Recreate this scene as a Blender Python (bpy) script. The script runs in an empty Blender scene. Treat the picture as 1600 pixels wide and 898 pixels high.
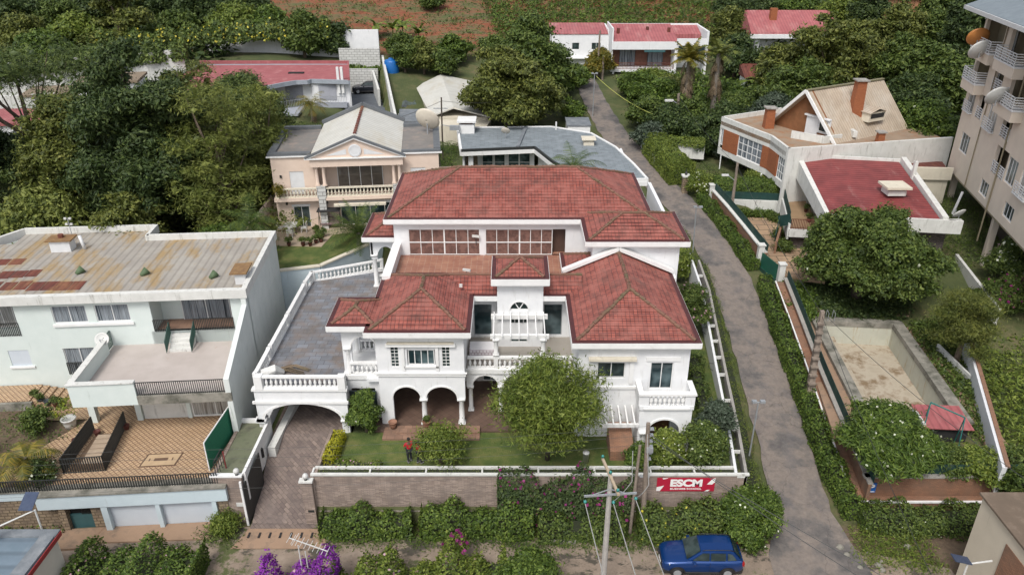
import bpy, math, random
import numpy as np
from mathutils import Vector, Matrix, noise
R = math.radians
SC = bpy.context.scene
COL = SC.collection
# ---------------- camera, sky, sun, exposure ----------------
CAMZ = 32.5; TH = math.atan(0.5)
cd = bpy.data.cameras.new('camera'); cam = bpy.data.objects.new('camera', cd); COL.objects.link(cam)
cam.location = (0, 0, CAMZ); cam.rotation_euler = (math.pi/2 - TH, 0, 0)
cd.sensor_width = 36; cd.lens = 27.0; cd.clip_end = 3000; cd.clip_start = 0.5
SC.camera = cam
w = bpy.data.worlds.new('World'); SC.world = w; w.use_nodes = True
nt = w.node_tree; bg = nt.nodes['Background']
sky = nt.nodes.new('ShaderNodeTexSky'); sky.sky_type = 'NISHITA'; sky.sun_disc = False
SUN_EL, SUN_AZ = R(54), R(200)
sky.sun_elevation = SUN_EL; sky.sun_rotation = SUN_AZ; sky.air_density = 1.0; sky.dust_density = 3.0
hs = nt.nodes.new('ShaderNodeHueSaturation'); hs.inputs['Saturation'].default_value = 0.38
nt.links.new(sky.outputs[0], hs.inputs['Color']); nt.links.new(hs.outputs[0], bg.inputs[0]); bg.inputs[1].default_value = 0.148
sl = bpy.data.lights.new('sun', 'SUN'); sl.energy = 1.85; sl.angle = R(18); sl.color = (1, .96, .9)
so = bpy.data.objects.new('sun', sl); COL.objects.link(so)
sd = Vector((math.sin(SUN_AZ)*math.cos(SUN_EL), math.cos(SUN_AZ)*math.cos(SUN_EL), math.sin(SUN_EL)))
so.rotation_euler = sd.to_track_quat('Z', 'Y').to_euler(); so.location = (0, 0, 80)
vs = SC.view_settings; vs.view_transform = 'Standard'; vs.look = 'None'; vs.exposure = 0.30; vs.gamma = 1
SC.cycles.max_bounces = 6; SC.cycles.diffuse_bounces = 3; SC.cycles.glossy_bounces = 3; SC.cycles.transparent_max_bounces = 6
SC.cycles.use_denoising = True
# ---------------- terrain height and pixel rays ----------------
RP = [(-200, 0), (31, 0), (35, .2), (41, .8), (48, 1.8), (55, 2.6), (64, 3.9), (70, 4.8), (78, 5.8), (88, 7), (98, 8.2), (107, 9.3), (116, 10.6),
      (126, 12.6), (140, 15.8), (170, 24), (220, 38), (300, 55), (3000, 60)]
RX, RZ = [a for a, b in RP], [b for a, b in RP]
def sm(a, b, t):
    t = min(1, max(0, (t-a)/(b-a))); return t*t*(3-2*t)
def inpoly(x, y, P):
    c = False; n = len(P); j = n-1
    for i in range(n):
        if (P[i][1] > y) != (P[j][1] > y) and x < (P[j][0]-P[i][0])*(y-P[i][1])/(P[j][1]-P[i][1])+P[i][0]: c = not c
        j = i
    return c
LAWN = [(-11.2, 34.45), (13.3, 34.45), (15.9, 53), (14.8, 66), (-9, 62), (-10.4, 55), (-10.4, 38.9), (-11.2, 38.9)]
PINK = [(-24, 52.6), (-18.9, 54.6), (-15.3, 55.7), (-11.3, 60.9), (-3.5, 63.5), (-3.5, 80), (-26, 80)]
GREEN = [(-17.2, 34.9), (-60, 31.4), (-60, 56), (-17.2, 56)]
PLOT = [(21.7, 36.0), (29, 36.0), (34.5, 50), (37, 60), (28, 62), (23.5, 58)]
YARD = [(-19.8, 91), (-14.2, 91), (-17.0, 104), (-20.0, 117), (-25.6, 117)]
OLOT = [(18.4, 82), (20.3, 73.8), (28, 72.9), (30, 88), (20, 90)]
PATIO = [(21.2, 73), (22.8, 59), (37, 60), (40, 72), (27.5, 72.6)]
YARD = [(-19.8, 91), (-14.2, 91), (-17.0, 104), (-20.0, 117), (-25.6, 117)]
OLOT = [(18.4, 82), (20.3, 73.8), (28, 72.9), (30, 88), (20, 90)]
PATIO = [(21.2, 73), (22.8, 59), (37, 60), (40, 72), (27.5, 72.6)]
POOLC = (27.0, 47.6); POOLYAW = R(-6)
def hh(x, y):
    z = float(np.interp(y, RX, RZ))
    z += sm(-6, -40, x)*2.2*sm(46, 66, y)*(1-sm(110, 130, y))
    z += sm(26, 60, x)*2.0*sm(40, 70, y)*(1-sm(110, 130, y))
    z += (noise.noise(Vector((x*.06, y*.06, 0)))*.8)*sm(75, 110, y)*sm(4, 12, abs(x-14))
    if -15.3 < x < -11.2 and 33.4 < y < 40: return max(z, .1+(min(y, 39.5)-33.8)*.42)
    if inpoly(x, y, GREEN): return max(z, 2.9)
    if inpoly(x, y, LAWN): return 2.9
    if inpoly(x, y, PINK): return 6.45
    if inpoly(x, y, PLOT):
        c, s = math.cos(-POOLYAW), math.sin(-POOLYAW); u = (x-POOLC[0])*c-(y-POOLC[1])*s; v = (x-POOLC[0])*s+(y-POOLC[1])*c
        if abs(u) < 3.4 and abs(v) < 6.9: return -0.2
        return 2.1+sm(50, 66, y)*1.3
    if inpoly(x, y, YARD): return 7.6
    if inpoly(x, y, OLOT): return 5.75
    if inpoly(x, y, PATIO): return 3.5
    if inpoly(x, y, YARD): return 7.6
    if inpoly(x, y, OLOT): return 5.75
    if inpoly(x, y, PATIO): return 3.5
    return z
def ray(px, py):
    a = (px-800)/1200; b = (449-py)/1200; c, s = math.cos(TH), math.sin(TH)
    return Vector((a, c+b*s, -s+b*c))
def A(px, py, z):                                   # the point of height z seen at a pixel of the 1600 px photograph
    d = ray(px, py); t = (z-CAMZ)/d.z; return Vector((d.x*t, d.y*t, z))
def G(px, py):                                      # the point of the terrain seen at a pixel
    d = ray(px, py); t = 25.0
    while t < 400:
        p = d*t
        if p.z+CAMZ < hh(p.x, p.y): break
        t += .25
    p = d*t; return Vector((p.x, p.y, hh(p.x, p.y)))
# ---------------- materials ----------------
def newmat(name):
    m = bpy.data.materials.new(name); m.use_nodes = True
    return m, m.node_tree, m.node_tree.nodes['Principled BSDF']
def ramp(nt, fac, stops):
    r = nt.nodes.new('ShaderNodeValToRGB'); e = r.color_ramp.elements
    while len(e) < len(stops): e.new(.5)
    for i, (p, c) in enumerate(stops): e[i].position = p; e[i].color = (*c, 1)
    nt.links.new(fac, r.inputs[0]); return r.outputs[0]
def nz(nt, scale, detail=4, co=None, rough=.6, stretch=None):
    n = nt.nodes.new('ShaderNodeTexNoise'); n.inputs['Scale'].default_value = scale; n.inputs['Detail'].default_value = detail; n.inputs['Roughness'].default_value = rough
    if co is None: co = nt.nodes.new('ShaderNodeTexCoord').outputs['Object']
    if stretch:
        mp = nt.nodes.new('ShaderNodeMapping'); mp.inputs['Scale'].default_value = stretch; nt.links.new(co, mp.inputs[0]); co = mp.outputs[0]
    nt.links.new(co, n.inputs['Vector']); return n.outputs[0]
def mix(nt, f, a, b, mode='MIX'):
    m = nt.nodes.new('ShaderNodeMix'); m.data_type = 'RGBA'; m.blend_type = mode
    for s, v in ((m.inputs[0], f), (m.inputs[6], a), (m.inputs[7], b)):
        if isinstance(v, (int, float)): s.default_value = v
        elif isinstance(v, tuple): s.default_value = (*v, 1)
        else: nt.links.new(v, s)
    return m.outputs[2]
def bump(nt, b, h, dist=.02, st=.6):
    n = nt.nodes.new('ShaderNodeBump'); n.inputs['Strength'].default_value = st; n.inputs['Distance'].default_value = dist
    nt.links.new(h, n.inputs['Height']); nt.links.new(n.outputs[0], b.inputs['Normal'])
def plain(name, c1, c2=None, scale=2.5, rough=.8, dirt=None, dirtamt=(.55, .75), bmp=.01, metal=0, streak=False):
    m, nt, b = newmat(name); c2 = c2 or tuple(x*.82 for x in c1)
    col = ramp(nt, nz(nt, scale, 6), [(.3, c2), (.7, c1)])
    if dirt:
        f = ramp(nt, nz(nt, .9 if not streak else 1.0, 8, rough=.7, stretch=(3.5, 3.5, .45) if streak else None), [(dirtamt[0], (0, 0, 0)), (dirtamt[1], (1, 1, 1))])
        col = mix(nt, f, col, dirt)
    nt.links.new(col, b.inputs['Base Color']); b.inputs['Roughness'].default_value = rough; b.inputs['Metallic'].default_value = metal
    if bmp: bump(nt, b, nz(nt, scale*14, 4), bmp)
    return m
def glassy(name, c1, c2, rough=.06, sc=1.2, curtain=False):
    m, nt, b = newmat(name)
    if curtain:
        uv = nt.nodes.new('ShaderNodeTexCoord').outputs['Object']
        f = nz(nt, 1.0, 3, uv, stretch=(9, 9, .25)); col = ramp(nt, f, [(.36, c2), (.52, c1), (.6, tuple(x*.5 for x in c1)), (.7, c1)])
    else: col = ramp(nt, nz(nt, sc, 2), [(.42, c1), (.6, c2)])
    nt.links.new(col, b.inputs['Base Color']); b.inputs['Roughness'].default_value = rough
    return m
def bricky(name, c1, c2, mortar, bw=.25, bh=.08, off=.5, ms=.012, rough=.85, var=None, dirt=None, rot=0, bdist=.02, freq=2):
    m, nt, b = newmat(name); co = nt.nodes.new('ShaderNodeUVMap').outputs[0]
    if rot:
        mp = nt.nodes.new('ShaderNodeMapping'); mp.inputs['Rotation'].default_value = (0, 0, rot); nt.links.new(co, mp.inputs[0]); co = mp.outputs[0]
    t = nt.nodes.new('ShaderNodeTexBrick'); nt.links.new(co, t.inputs[0])
    t.offset = off; t.offset_frequency = freq; t.inputs['Scale'].default_value = 1
    t.inputs['Brick Width'].default_value = bw; t.inputs['Row Height'].default_value = bh; t.inputs['Mortar Size'].default_value = ms; t.inputs['Mortar Smooth'].default_value = .3
    t.inputs['Color1'].default_value = (*c1, 1); t.inputs['Color2'].default_value = (*c2, 1); t.inputs['Mortar'].default_value = (*mortar, 1)
    col = t.outputs[0]
    if var: col = mix(nt, ramp(nt, nz(nt, 1.1, 6), [(.42, (0, 0, 0)), (.72, (1, 1, 1))]), col, var)
    if dirt: col = mix(nt, ramp(nt, nz(nt, .7, 8, rough=.75), [(.5, (0, 0, 0)), (.78, (1, 1, 1))]), col, dirt)
    nt.links.new(col, b.inputs['Base Color']); b.inputs['Roughness'].default_value = rough
    inv = nt.nodes.new('ShaderNodeInvert'); nt.links.new(t.outputs['Fac'], inv.inputs['Color']); bump(nt, b, inv.outputs[0], bdist, .5)
    return m
def leafmat(name, c1, c2, c3=None, rough=.55, trans=.25):
    m, nt, b = newmat(name)
    geo = nt.nodes.new('ShaderNodeNewGeometry'); 
    col = ramp(nt, geo.outputs['Random Per Island'], [(0, c2), (.6, c1), (1, c3 or tuple(x*1.5 for x in c1))])
    col = mix(nt, ramp(nt, nz(nt, .7, 3), [(.35, (0, 0, 0)), (.68, (1, 1, 1))]), col, mix(nt, 1.0, col, (.62, .7, .6), 'MULTIPLY'))
    nt.links.new(col, b.inputs['Base Color']); b.inputs['Roughness'].default_value = rough; b.inputs['Specular IOR Level'].default_value = .35
    tr = nt.nodes.new('ShaderNodeBsdfTranslucent'); nt.links.new(col, tr.inputs[0])
    ms = nt.nodes.new('ShaderNodeMixShader'); ms.inputs[0].default_value = trans
    nt.links.new(b.outputs[0], ms.inputs[1]); nt.links.new(tr.outputs[0], ms.inputs[2]); nt.links.new(ms.outputs[0], nt.nodes['Material Output'].inputs[0])
    return m
# ---------------- mesh builder ----------------
class MB:
    def __init__(s, T=None): s.v = []; s.f = []; s.T = T; s.sm = False
    def pt(s, p):
        p = Vector(p); s.v.append(s.T @ p if s.T else p); return len(s.v)-1
    def poly(s, pts): s.f.append([s.pt(p) for p in pts]); return s
    def hexa(s, p):                                  # bottom 4 (ccw), top 4
        i = [s.pt(q) for q in p]
        for q in ((3, 2, 1, 0), (4, 5, 6, 7), (0, 1, 5, 4), (1, 2, 6, 5), (2, 3, 7, 6), (3, 0, 4, 7)): s.f.append([i[k] for k in q])
        return s
    def box(s, x0, y0, z0, x1, y1, z1):
        x0, x1 = min(x0, x1), max(x0, x1); y0, y1 = min(y0, y1), max(y0, y1); z0, z1 = min(z0, z1), max(z0, z1)
        return s.hexa([(x0, y0, z0), (x1, y0, z0), (x1, y1, z0), (x0, y1, z0), (x0, y0, z1), (x1, y0, z1), (x1, y1, z1), (x0, y1, z1)])
    def prism(s, P, z0, z1):
        n = len(P); zz = z1 if callable(z1) else (lambda x, y: z1)
        a = [s.pt((x, y, z0)) for x, y in P]; b = [s.pt((x, y, zz(x, y))) for x, y in P]
        s.f.append(a[::-1]); s.f.append(b)
        for i in range(n): s.f.append([a[i], a[(i+1) % n], b[(i+1) % n], b[i]])
        return s
    def bar(s, p, q, w, h=None, up=(0, 0, 1)):       # beam of w x h between two points
        p, q = Vector(p), Vector(q); h = h or w; d = (q-p)
        if d.length < 1e-6: return s
        d.normalize(); u = Vector(up)
        if abs(d.dot(u)) > .95: u = Vector((0, 1, 0))
        a = d.cross(u).normalized()*w/2; b = a.cross(d).normalized()*h/2
        return s.hexa([p-a-b, p+a-b, q+a-b, q-a-b, p-a+b, p+a+b, q+a+b, q-a+b])
    def tube(s, pts, rad, n=8, cap=True):
        pts = [Vector(p) for p in pts]; rings = []
        rad = rad if isinstance(rad, (list, tuple)) else [rad]*len(pts)
        pd = None
        for i, p in enumerate(pts):
            d = (pts[min(i+1, len(pts)-1)]-pts[max(i-1, 0)]).normalized()
            u = Vector((0, 0, 1)) if abs(d.z) < .9 else Vector((1, 0, 0))
            if pd is not None: u = pd
            a = (u-d*u.dot(d)).normalized(); pd = a; b = d.cross(a)
            rings.append([s.pt(p+(a*math.cos(t*2*math.pi/n)+b*math.sin(t*2*math.pi/n))*rad[i]) for t in range(n)])
        for r0, r1 in zip(rings, rings[1:]):
            for k in range(n): s.f.append([r0[k], r0[(k+1) % n], r1[(k+1) % n], r1[k]])
        if cap: s.f.append(rings[0][::-1]); s.f.append(rings[-1])
        return s
    def lathe(s, c, prof, n=12):                     # prof: (r, z)
        rings = [[s.pt((c[0]+r*math.cos(k*2*math.pi/n), c[1]+r*math.sin(k*2*math.pi/n), c[2]+z)) for k in range(n)] for r, z in prof]
        for r0, r1 in zip(rings, rings[1:]):
            for k in range(n): s.f.append([r0[k], r0[(k+1) % n], r1[(k+1) % n], r1[k]])
        s.f.append(rings[0][::-1]); s.f.append(rings[-1]); return s
    def wall(s, x0, x1, y, th, z0, z1, ops=()):      # wall in the XZ plane with openings ('r',x0,x1,z0,z1) or ('a',x0,x1,z0,zspring,rise)
        xs = {x0, x1}
        for o in ops:
            xs |= {o[1], o[2]}
            if o[0] == 'a': xs |= {(o[1]+o[2])/2-(o[2]-o[1])/2*math.cos(math.pi*k/14) for k in range(15)}
        xs = sorted(x for x in xs if x0-1e-6 <= x <= x1+1e-6)
        def span(o, x):
            if o[0] == 'r': return o[3], o[4]
            m = (o[1]+o[2])/2; r = (o[2]-o[1])/2; t = max(0, 1-((x-m)/r)**2); return o[3], o[4]+o[5]*math.sqrt(t)
        for a, b in zip(xs, xs[1:]):
            if b-a < 1e-5: continue
            m = (a+b)/2; act = sorted([o for o in ops if o[1] < m < o[2]], key=lambda o: o[3])
            la = lb = z0
            for o in act:
                sa, sb = span(o, a), span(o, b)
                if sa[0] > la+1e-4: s.hexa([(a, y, la), (b, y, lb), (b, y+th, lb), (a, y+th, la), (a, y, sa[0]), (b, y, sb[0]), (b, y+th, sb[0]), (a, y+th, sa[0])])
                la, lb = sa[1], sb[1]
            if z1 > la+1e-4 or z1 > lb+1e-4: s.hexa([(a, y, la), (b, y, lb), (b, y+th, lb), (a, y+th, la), (a, y, z1), (b, y, z1), (b, y+th, z1), (a, y+th, z1)])
        return s
    def build(s, name, m, parent=None, smooth=False, bev=0):
        return mkobj(name, np.array([tuple(v) for v in s.v]), s.f, m, parent, smooth, bev)
ORG = {}
def rootof(o):
    while o.parent: o = o.parent
    return o
def mkobj(name, V, F, m, parent=None, smooth=False, bev=0, uv=True):
    if parent is not None:
        t = ORG.get(rootof(parent).name)
        if t is not None: V = V+np.array(t)
    me = bpy.data.meshes.new(name)
    F = list(F); ls = np.fromiter((len(f) for f in F), int, len(F)); L = np.concatenate([np.asarray(f, int) for f in F])
    me.vertices.add(len(V)); me.vertices.foreach_set('co', V.astype('f').ravel())
    me.loops.add(len(L)); me.loops.foreach_set('vertex_index', L.astype('i'))
    me.polygons.add(len(F)); st = np.concatenate([[0], np.cumsum(ls)[:-1]]); me.polygons.foreach_set('loop_start', st.astype('i'))
    me.update(calc_edges=True); me.validate()
    if m is not None: me.materials.append(m)
    me.polygons.foreach_set('use_smooth', np.full(len(me.polygons), bool(smooth)))
    if uv:
        nl = len(me.loops); vi = np.empty(nl, 'i'); me.loops.foreach_get('vertex_index', vi)
        nf = len(me.polygons); N = np.empty(nf*3, 'f'); me.polygons.foreach_get('normal', N); N = N.reshape(-1, 3)
        lt = np.empty(nf, 'i'); me.polygons.foreach_get('loop_total', lt); N = np.repeat(N, lt, 0)
        C = np.empty(len(me.vertices)*3, 'f'); me.vertices.foreach_get('co', C); C = C.reshape(-1, 3)[vi]
        U = np.stack([-N[:, 1], N[:, 0], np.zeros(nl)], 1); l = np.linalg.norm(U, axis=1); flat = l < .05
        U = U/np.maximum(l, 1e-6)[:, None]; U[flat] = (1, 0, 0); W = np.cross(N, U); W[flat] = (0, 1, 0)
        D = np.stack([(C*U).sum(1), (C*W).sum(1)], 1)
        if nl: me.uv_layers.new(name='UVMap').data.foreach_set('uv', D.astype('f').ravel())
    o = bpy.data.objects.new(name, me); COL.objects.link(o)
    if parent is not None: o.parent = parent
    if bev:
        b = o.modifiers.new('b', 'BEVEL'); b.width = bev; b.segments = 2; b.limit_method = 'ANGLE'
    return o
def tag(o, label, cat, group=None, kind=None):
    if label: o['label'] = label
    if cat: o['category'] = cat
    if group: o['group'] = group
    if kind: o['kind'] = kind
    return o
def thing(name, label, cat, loc=(0, 0, 0), yaw=0, group=None, world=False):
    o = bpy.data.objects.new(name, None); COL.objects.link(o); o.empty_display_size = .3
    o.location = loc; o.rotation_euler = (0, 0, yaw); tag(o, label, cat, group)
    if world: ORG[o.name] = (-loc[0], -loc[1], -loc[2])
    return o
def struct(o): o['kind'] = 'structure'; return o
def share(name, me, parent, loc, rz=0, sc=1):       # one more object of an existing mesh
    o = bpy.data.objects.new(name, me); COL.objects.link(o); o.parent = parent
    t = ORG.get(rootof(parent).name, (0, 0, 0)); o.location = (loc[0]+t[0], loc[1]+t[1], loc[2]+t[2]); o.rotation_euler = (0, 0, rz)
    o.scale = (sc, sc, sc) if isinstance(sc, (int, float)) else sc; return o
def dup(root, loc, yaw=0, label=None, sc=None):
    r = root.copy(); COL.objects.link(r); r.location = loc; r.rotation_euler = (0, 0, yaw)
    if sc is not None: r.scale = (sc,)*3 if isinstance(sc, (int, float)) else sc
    if label: r['label'] = label
    for ch in list(root.children):
        c = ch.copy(); COL.objects.link(c); c.parent = r
        for g in list(ch.children):
            d = g.copy(); COL.objects.link(d); d.parent = c
    return r
# ---------------- palette ----------------
WHITE = plain('white_render', (.76, .765, .77), (.68, .69, .70), 1.5, .85, (.40, .39, .36), (.58, .84), streak=True)
WHITE2 = plain('clean_white_trim', (.78, .78, .77), (.71, .71, .70), 2, .7, (.42, .40, .36), (.60, .84))
OLDWHITE = plain('old_white_paint', (.66, .66, .63), (.56, .56, .53), 1.5, .85, (.22, .21, .18), (.56, .76), streak=True)
MINT = plain('pale_mint_render', (.64, .70, .675), (.59, .655, .63), 1.2, .85, (.36, .40, .36), (.62, .85), streak=True)
PALEBLUE = plain('pale_blue_paint', (.55, .64, .68), (.50, .59, .63), 1.2, .8, (.30, .33, .33), (.60, .82), streak=True)
PEACH = plain('peach_render', (.70, .565, .47), (.64, .51, .42), 1.5, .85, (.45, .36, .30), (.64, .86), streak=True)
CREAM = plain('cream_render', (.66, .61, .50), (.58, .53, .43), 1.5, .85, (.32, .29, .22), (.58, .8), streak=True)
BEIGE = plain('beige_render', (.67, .585, .49), (.60, .52, .44), .8, .85, (.28, .25, .21), (.6, .85), streak=True)
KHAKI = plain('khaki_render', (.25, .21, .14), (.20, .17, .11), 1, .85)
GREYROOF = plain('grey_roof_membrane', (.19, .21, .23), (.13, .145, .16), 1.1, .7, (.30, .31, .32), (.5, .8))
GREYTILE = bricky('grey_roof_sheets', (.20, .23, .25), (.16, .185, .20), (.10, .11, .12), .9, .45, .5, .02, var=(.24, .27, .29))
DARKTRIM = plain('dark_red_gutter', (.085, .022, .022), (.06, .018, .018), 3, .6)
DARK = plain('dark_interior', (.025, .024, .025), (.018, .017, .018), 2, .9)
IRON = plain('black_iron', (.03, .033, .032), (.02, .022, .022), 5, .55)
GREENIRON = plain('green_iron', (.02, .07, .055), (.015, .05, .04), 5, .55)
TILE = bricky('red_roof_tile', (.35, .10, .074), (.20, .056, .043), (.085, .03, .027), .24, .34, .0, .024, .75, var=(.34, .125, .10), dirt=(.095, .055, .045), bdist=.04)
RIDGE = plain('weathered_ridge_tile', (.21, .10, .07), (.13, .075, .05), 3, .85, (.10, .10, .05), (.5, .7))
SLATE = bricky('grey_slate_paving', (.235, .25, .28), (.15, .16, .18), (.06, .06, .06), .75, .5, .42, .016, .6, var=(.20, .155, .125), dirt=(.09, .085, .08), bdist=.008)
TERRA = bricky('terracotta_terrace_tiles', (.36, .18, .115), (.29, .135, .09), (.42, .32, .26), .42, .42, 0, .012, .6, var=(.24, .10, .07), bdist=.005)
PORCHT = bricky('brown_porch_tiles', (.16, .105, .08), (.12, .075, .058), (.07, .05, .04), .4, .4, 0, .012, .5, rot=R(45), bdist=.004)
STEPT = bricky('terracotta_step', (.29, .175, .12), (.22, .13, .09), (.12, .075, .055), .5, .5, .5, .012, .7, var=(.17, .11, .08), bdist=.004)
HERR = bricky('herringbone_paving', (.245, .19, .16), (.13, .10, .09), (.07, .055, .05), .42, .21, .5, .012, .85, var=(.17, .135, .12), dirt=(.075, .06, .055), rot=R(45), bdist=.01)
STONE = bricky('stacked_stone_wall', (.44, .35, .295), (.26, .20, .165), (.13, .10, .085), .34, .07, .37, .008, .9, var=(.20, .16, .14), bdist=.03)
RUBBLE = bricky('rubble_stone', (.35, .27, .18), (.24, .18, .12), (.12, .09, .06), .38, .22, .4, .03, .9, var=(.17, .13, .10), bdist=.04)
DSTONE = bricky('dark_slate_wall', (.16, .13, .12), (.10, .085, .08), (.04, .035, .03), .3, .09, .4, .012, .9, bdist=.04)
OBRICK = bricky('orange_brick', (.36, .12, .045), (.29, .09, .035), (.18, .07, .035), .22, .07, .5, .01, .9, bdist=.01)
LOTBRICK = bricky('worn_brick_band', (.33, .17, .10), (.25, .125, .075), (.13, .08, .055), .24, .08, .5, .01, .9, var=(.20, .12, .08), dirt=(.11, .08, .06), bdist=.01)
WHBRICK = bricky('white_block_wall', (.58, .58, .56), (.5, .5, .48), (.22, .21, .2), .8, .35, .5, .03, .85)
CHECK = bricky('checker_terrace_tiles', (.52, .37, .23), (.42, .29, .17), (.17, .095, .06), .22, .22, 0, .028, .7, rot=R(45), dirt=(.28, .2, .13), bdist=.004)
DECK = plain('pale_screed', (.48, .43, .40), (.41, .36, .33), .8, .8, (.38, .25, .14), (.62, .72))
CONC = plain('concrete', (.36, .34, .31), (.27, .255, .235), 1.5, .9, (.14, .13, .11), (.52, .72))
OLDCONC = plain('mouldy_concrete', (.30, .28, .24), (.21, .20, .17), 2, .9, (.09, .09, .07), (.45, .65))
GARAGE = plain('garage_door_blue', (.58, .63, .68), (.52, .57, .63), 1, .6)
SHUT = plain('shutter_white', (.68, .69, .70), (.60, .61, .62), 2, .6)
TEALDOOR = plain('teal_door', (.05, .13, .14), (.04, .10, .11), 2, .6)
WOOD = plain('brown_wood', (.15, .06, .03), (.10, .04, .02), 4, .7)
POLE = plain('weathered_pole', (.27, .22, .18), (.18, .145, .115), 5, .9, (.12, .09, .07), (.5, .7), streak=True)
CPOLE = plain('concrete_pole', (.42, .40, .37), (.32, .30, .28), 4, .9)
GALV = plain('galvanised_steel', (.42, .44, .46), (.34, .36, .38), 5, .45, metal=.4)
GLASS = glassy('dark_glass', (.02, .032, .032), (.05, .07, .07))
GLASSB = glassy('blue_glass', (.015, .03, .035), (.09, .13, .14), sc=.8)
GLASSR = glassy('glass_over_terrace', (.12, .07, .06), (.20, .115, .095), .12, 2.5)
CURT = glassy('curtained_glass', (.28, .31, .34), (.03, .04, .05), .12, curtain=True)
CURTP = glassy('pale_curtained_glass', (.42, .42, .40), (.10, .08, .07), .12, curtain=True)
SATIN = plain('satellite_white', (.62, .62, .60), (.54, .54, .52), 3, .5)
CREAMDISH = plain('satellite_cream', (.60, .55, .46), (.54, .49, .41), 3, .5)
ORANGEDISH = plain('satellite_orange', (.60, .25, .07), (.52, .21, .06), 3, .5)
REDROOF = plain('pink_red_roof_paint', (.35, .11, .115), (.28, .08, .085), 1.2, .75, (.52, .27, .26), (.55, .8))
def sheet(name, c1, c2, dirt, pitch, amt=(.5, .75), rough=.6, flip=False, bd=.03):
    m, nt, b = newmat(name); uv = nt.nodes.new('ShaderNodeUVMap').outputs[0]
    wv = nt.nodes.new('ShaderNodeTexWave'); wv.bands_direction = 'Y' if flip else 'X'; wv.inputs['Scale'].default_value = 1/pitch*.31416; nt.links.new(uv, wv.inputs[0])
    col = ramp(nt, nz(nt, .8, 6), [(.35, c2), (.65, c1)])
    col = mix(nt, ramp(nt, nz(nt, .35, 8, rough=.7, stretch=(1.6, .5, 1)), [(amt[0], (0, 0, 0)), (amt[1], (1, 1, 1))]), col, dirt)
    col = mix(nt, ramp(nt, wv.outputs[1], [(0, (.35, .35, .35)), (.35, (0, 0, 0))]), col, mix(nt, 1., col, (.35, .33, .33), 'MULTIPLY'))
    nt.links.new(col, b.inputs['Base Color']); b.inputs['Roughness'].default_value = rough; bump(nt, b, wv.outputs[1], bd, .7); return m
REDSHEET = sheet('red_corrugated_roof', (.245, .052, .05), (.165, .034, .034), (.36, .18, .165), .42, (.58, .75), flip=True)
PINKSHEET = sheet('faded_red_sheet', (.39, .125, .125), (.31, .09, .095), (.47, .25, .235), .45)
TANSHEET = sheet('tan_ribbed_roof', (.47, .385, .295), (.38, .31, .235), (.55, .50, .43), .35)
WHSHEET = sheet('white_ribbed_roof', (.62, .61, .56), (.55, .54, .49), (.50, .45, .34), .6)
OLDSHEET = sheet('stained_asbestos_roof', (.36, .335, .295), (.29, .265, .235), (.33, .235, .12), .55, (.5, .62), .9, bd=.015)
RUSTSHEET = sheet('rusty_roof_sheet', (.16, .045, .03), (.11, .035, .028), (.26, .12, .06), .5, (.5, .7), .9)
BLUESHEET = sheet('blue_grey_roof', (.17, .22, .27), (.13, .18, .22), (.26, .28, .29), .9, (.5, .7), flip=True)
POOLM = plain('stained_pool_plaster', (.50, .44, .35), (.36, .31, .235), .9, .9, (.21, .15, .09), (.47, .62))
POOLW = plain('stained_pool_side', (.50, .50, .42), (.43, .43, .36), 1.2, .9, (.36, .25, .12), (.56, .72), streak=True)
def roadmat():
    m, nt, b = newmat('old_patched_asphalt'); c = ramp(nt, nz(nt, .35, 8, rough=.65), [(.34, (.085, .080, .080)), (.45, (.155, .140, .130)), (.55, (.245, .205, .175)), (.66, (.17, .15, .14))])
    c = mix(nt, ramp(nt, nz(nt, 3.5, 8, rough=.8), [(.35, (0, 0, 0)), (.75, (1, 1, 1))]), c, mix(nt, 1., c, (.62, .62, .63), 'MULTIPLY')); 
    c = mix(nt, ramp(nt, nz(nt, .9, 5, stretch=(1, .3, 1)), [(.55, (0, 0, 0)), (.7, (.5, .5, .5))]), c, (.12, .115, .12))
    tc = nt.nodes.new('ShaderNodeTexCoord').outputs['Object']; n3 = nt.nodes.new('ShaderNodeTexNoise'); n3.inputs['Scale'].default_value = 1.1; n3.inputs['Detail'].default_value = 6; nt.links.new(tc, n3.inputs['Vector']); md = nt.nodes.new('ShaderNodeVectorMath'); md.operation = 'MULTIPLY_ADD'; nt.links.new(n3.outputs['Color'], md.inputs[0]); md.inputs[1].default_value = (1.6, 1.6, 0); nt.links.new(tc, md.inputs[2])
    v = nt.nodes.new('ShaderNodeTexVoronoi'); v.feature = 'DISTANCE_TO_EDGE'; v.inputs['Scale'].default_value = .33; nt.links.new(md.outputs[0], v.inputs[0]); c = mix(nt, ramp(nt, v.outputs['Distance'], [(.0, (.55, .55, .55)), (.012, (0, 0, 0))]), c, (.07, .06, .055))
    c = mix(nt, ramp(nt, nz(nt, 9, 3, rough=.9), [(.66, (0, 0, 0)), (.72, (.7, .7, .7))]), c, (.30, .26, .22)); nt.links.new(c, b.inputs['Base Color']); b.inputs['Roughness'].default_value = .9; bump(nt, b, nz(nt, 18, 6), .02); return m
ROADM = roadmat()
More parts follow.
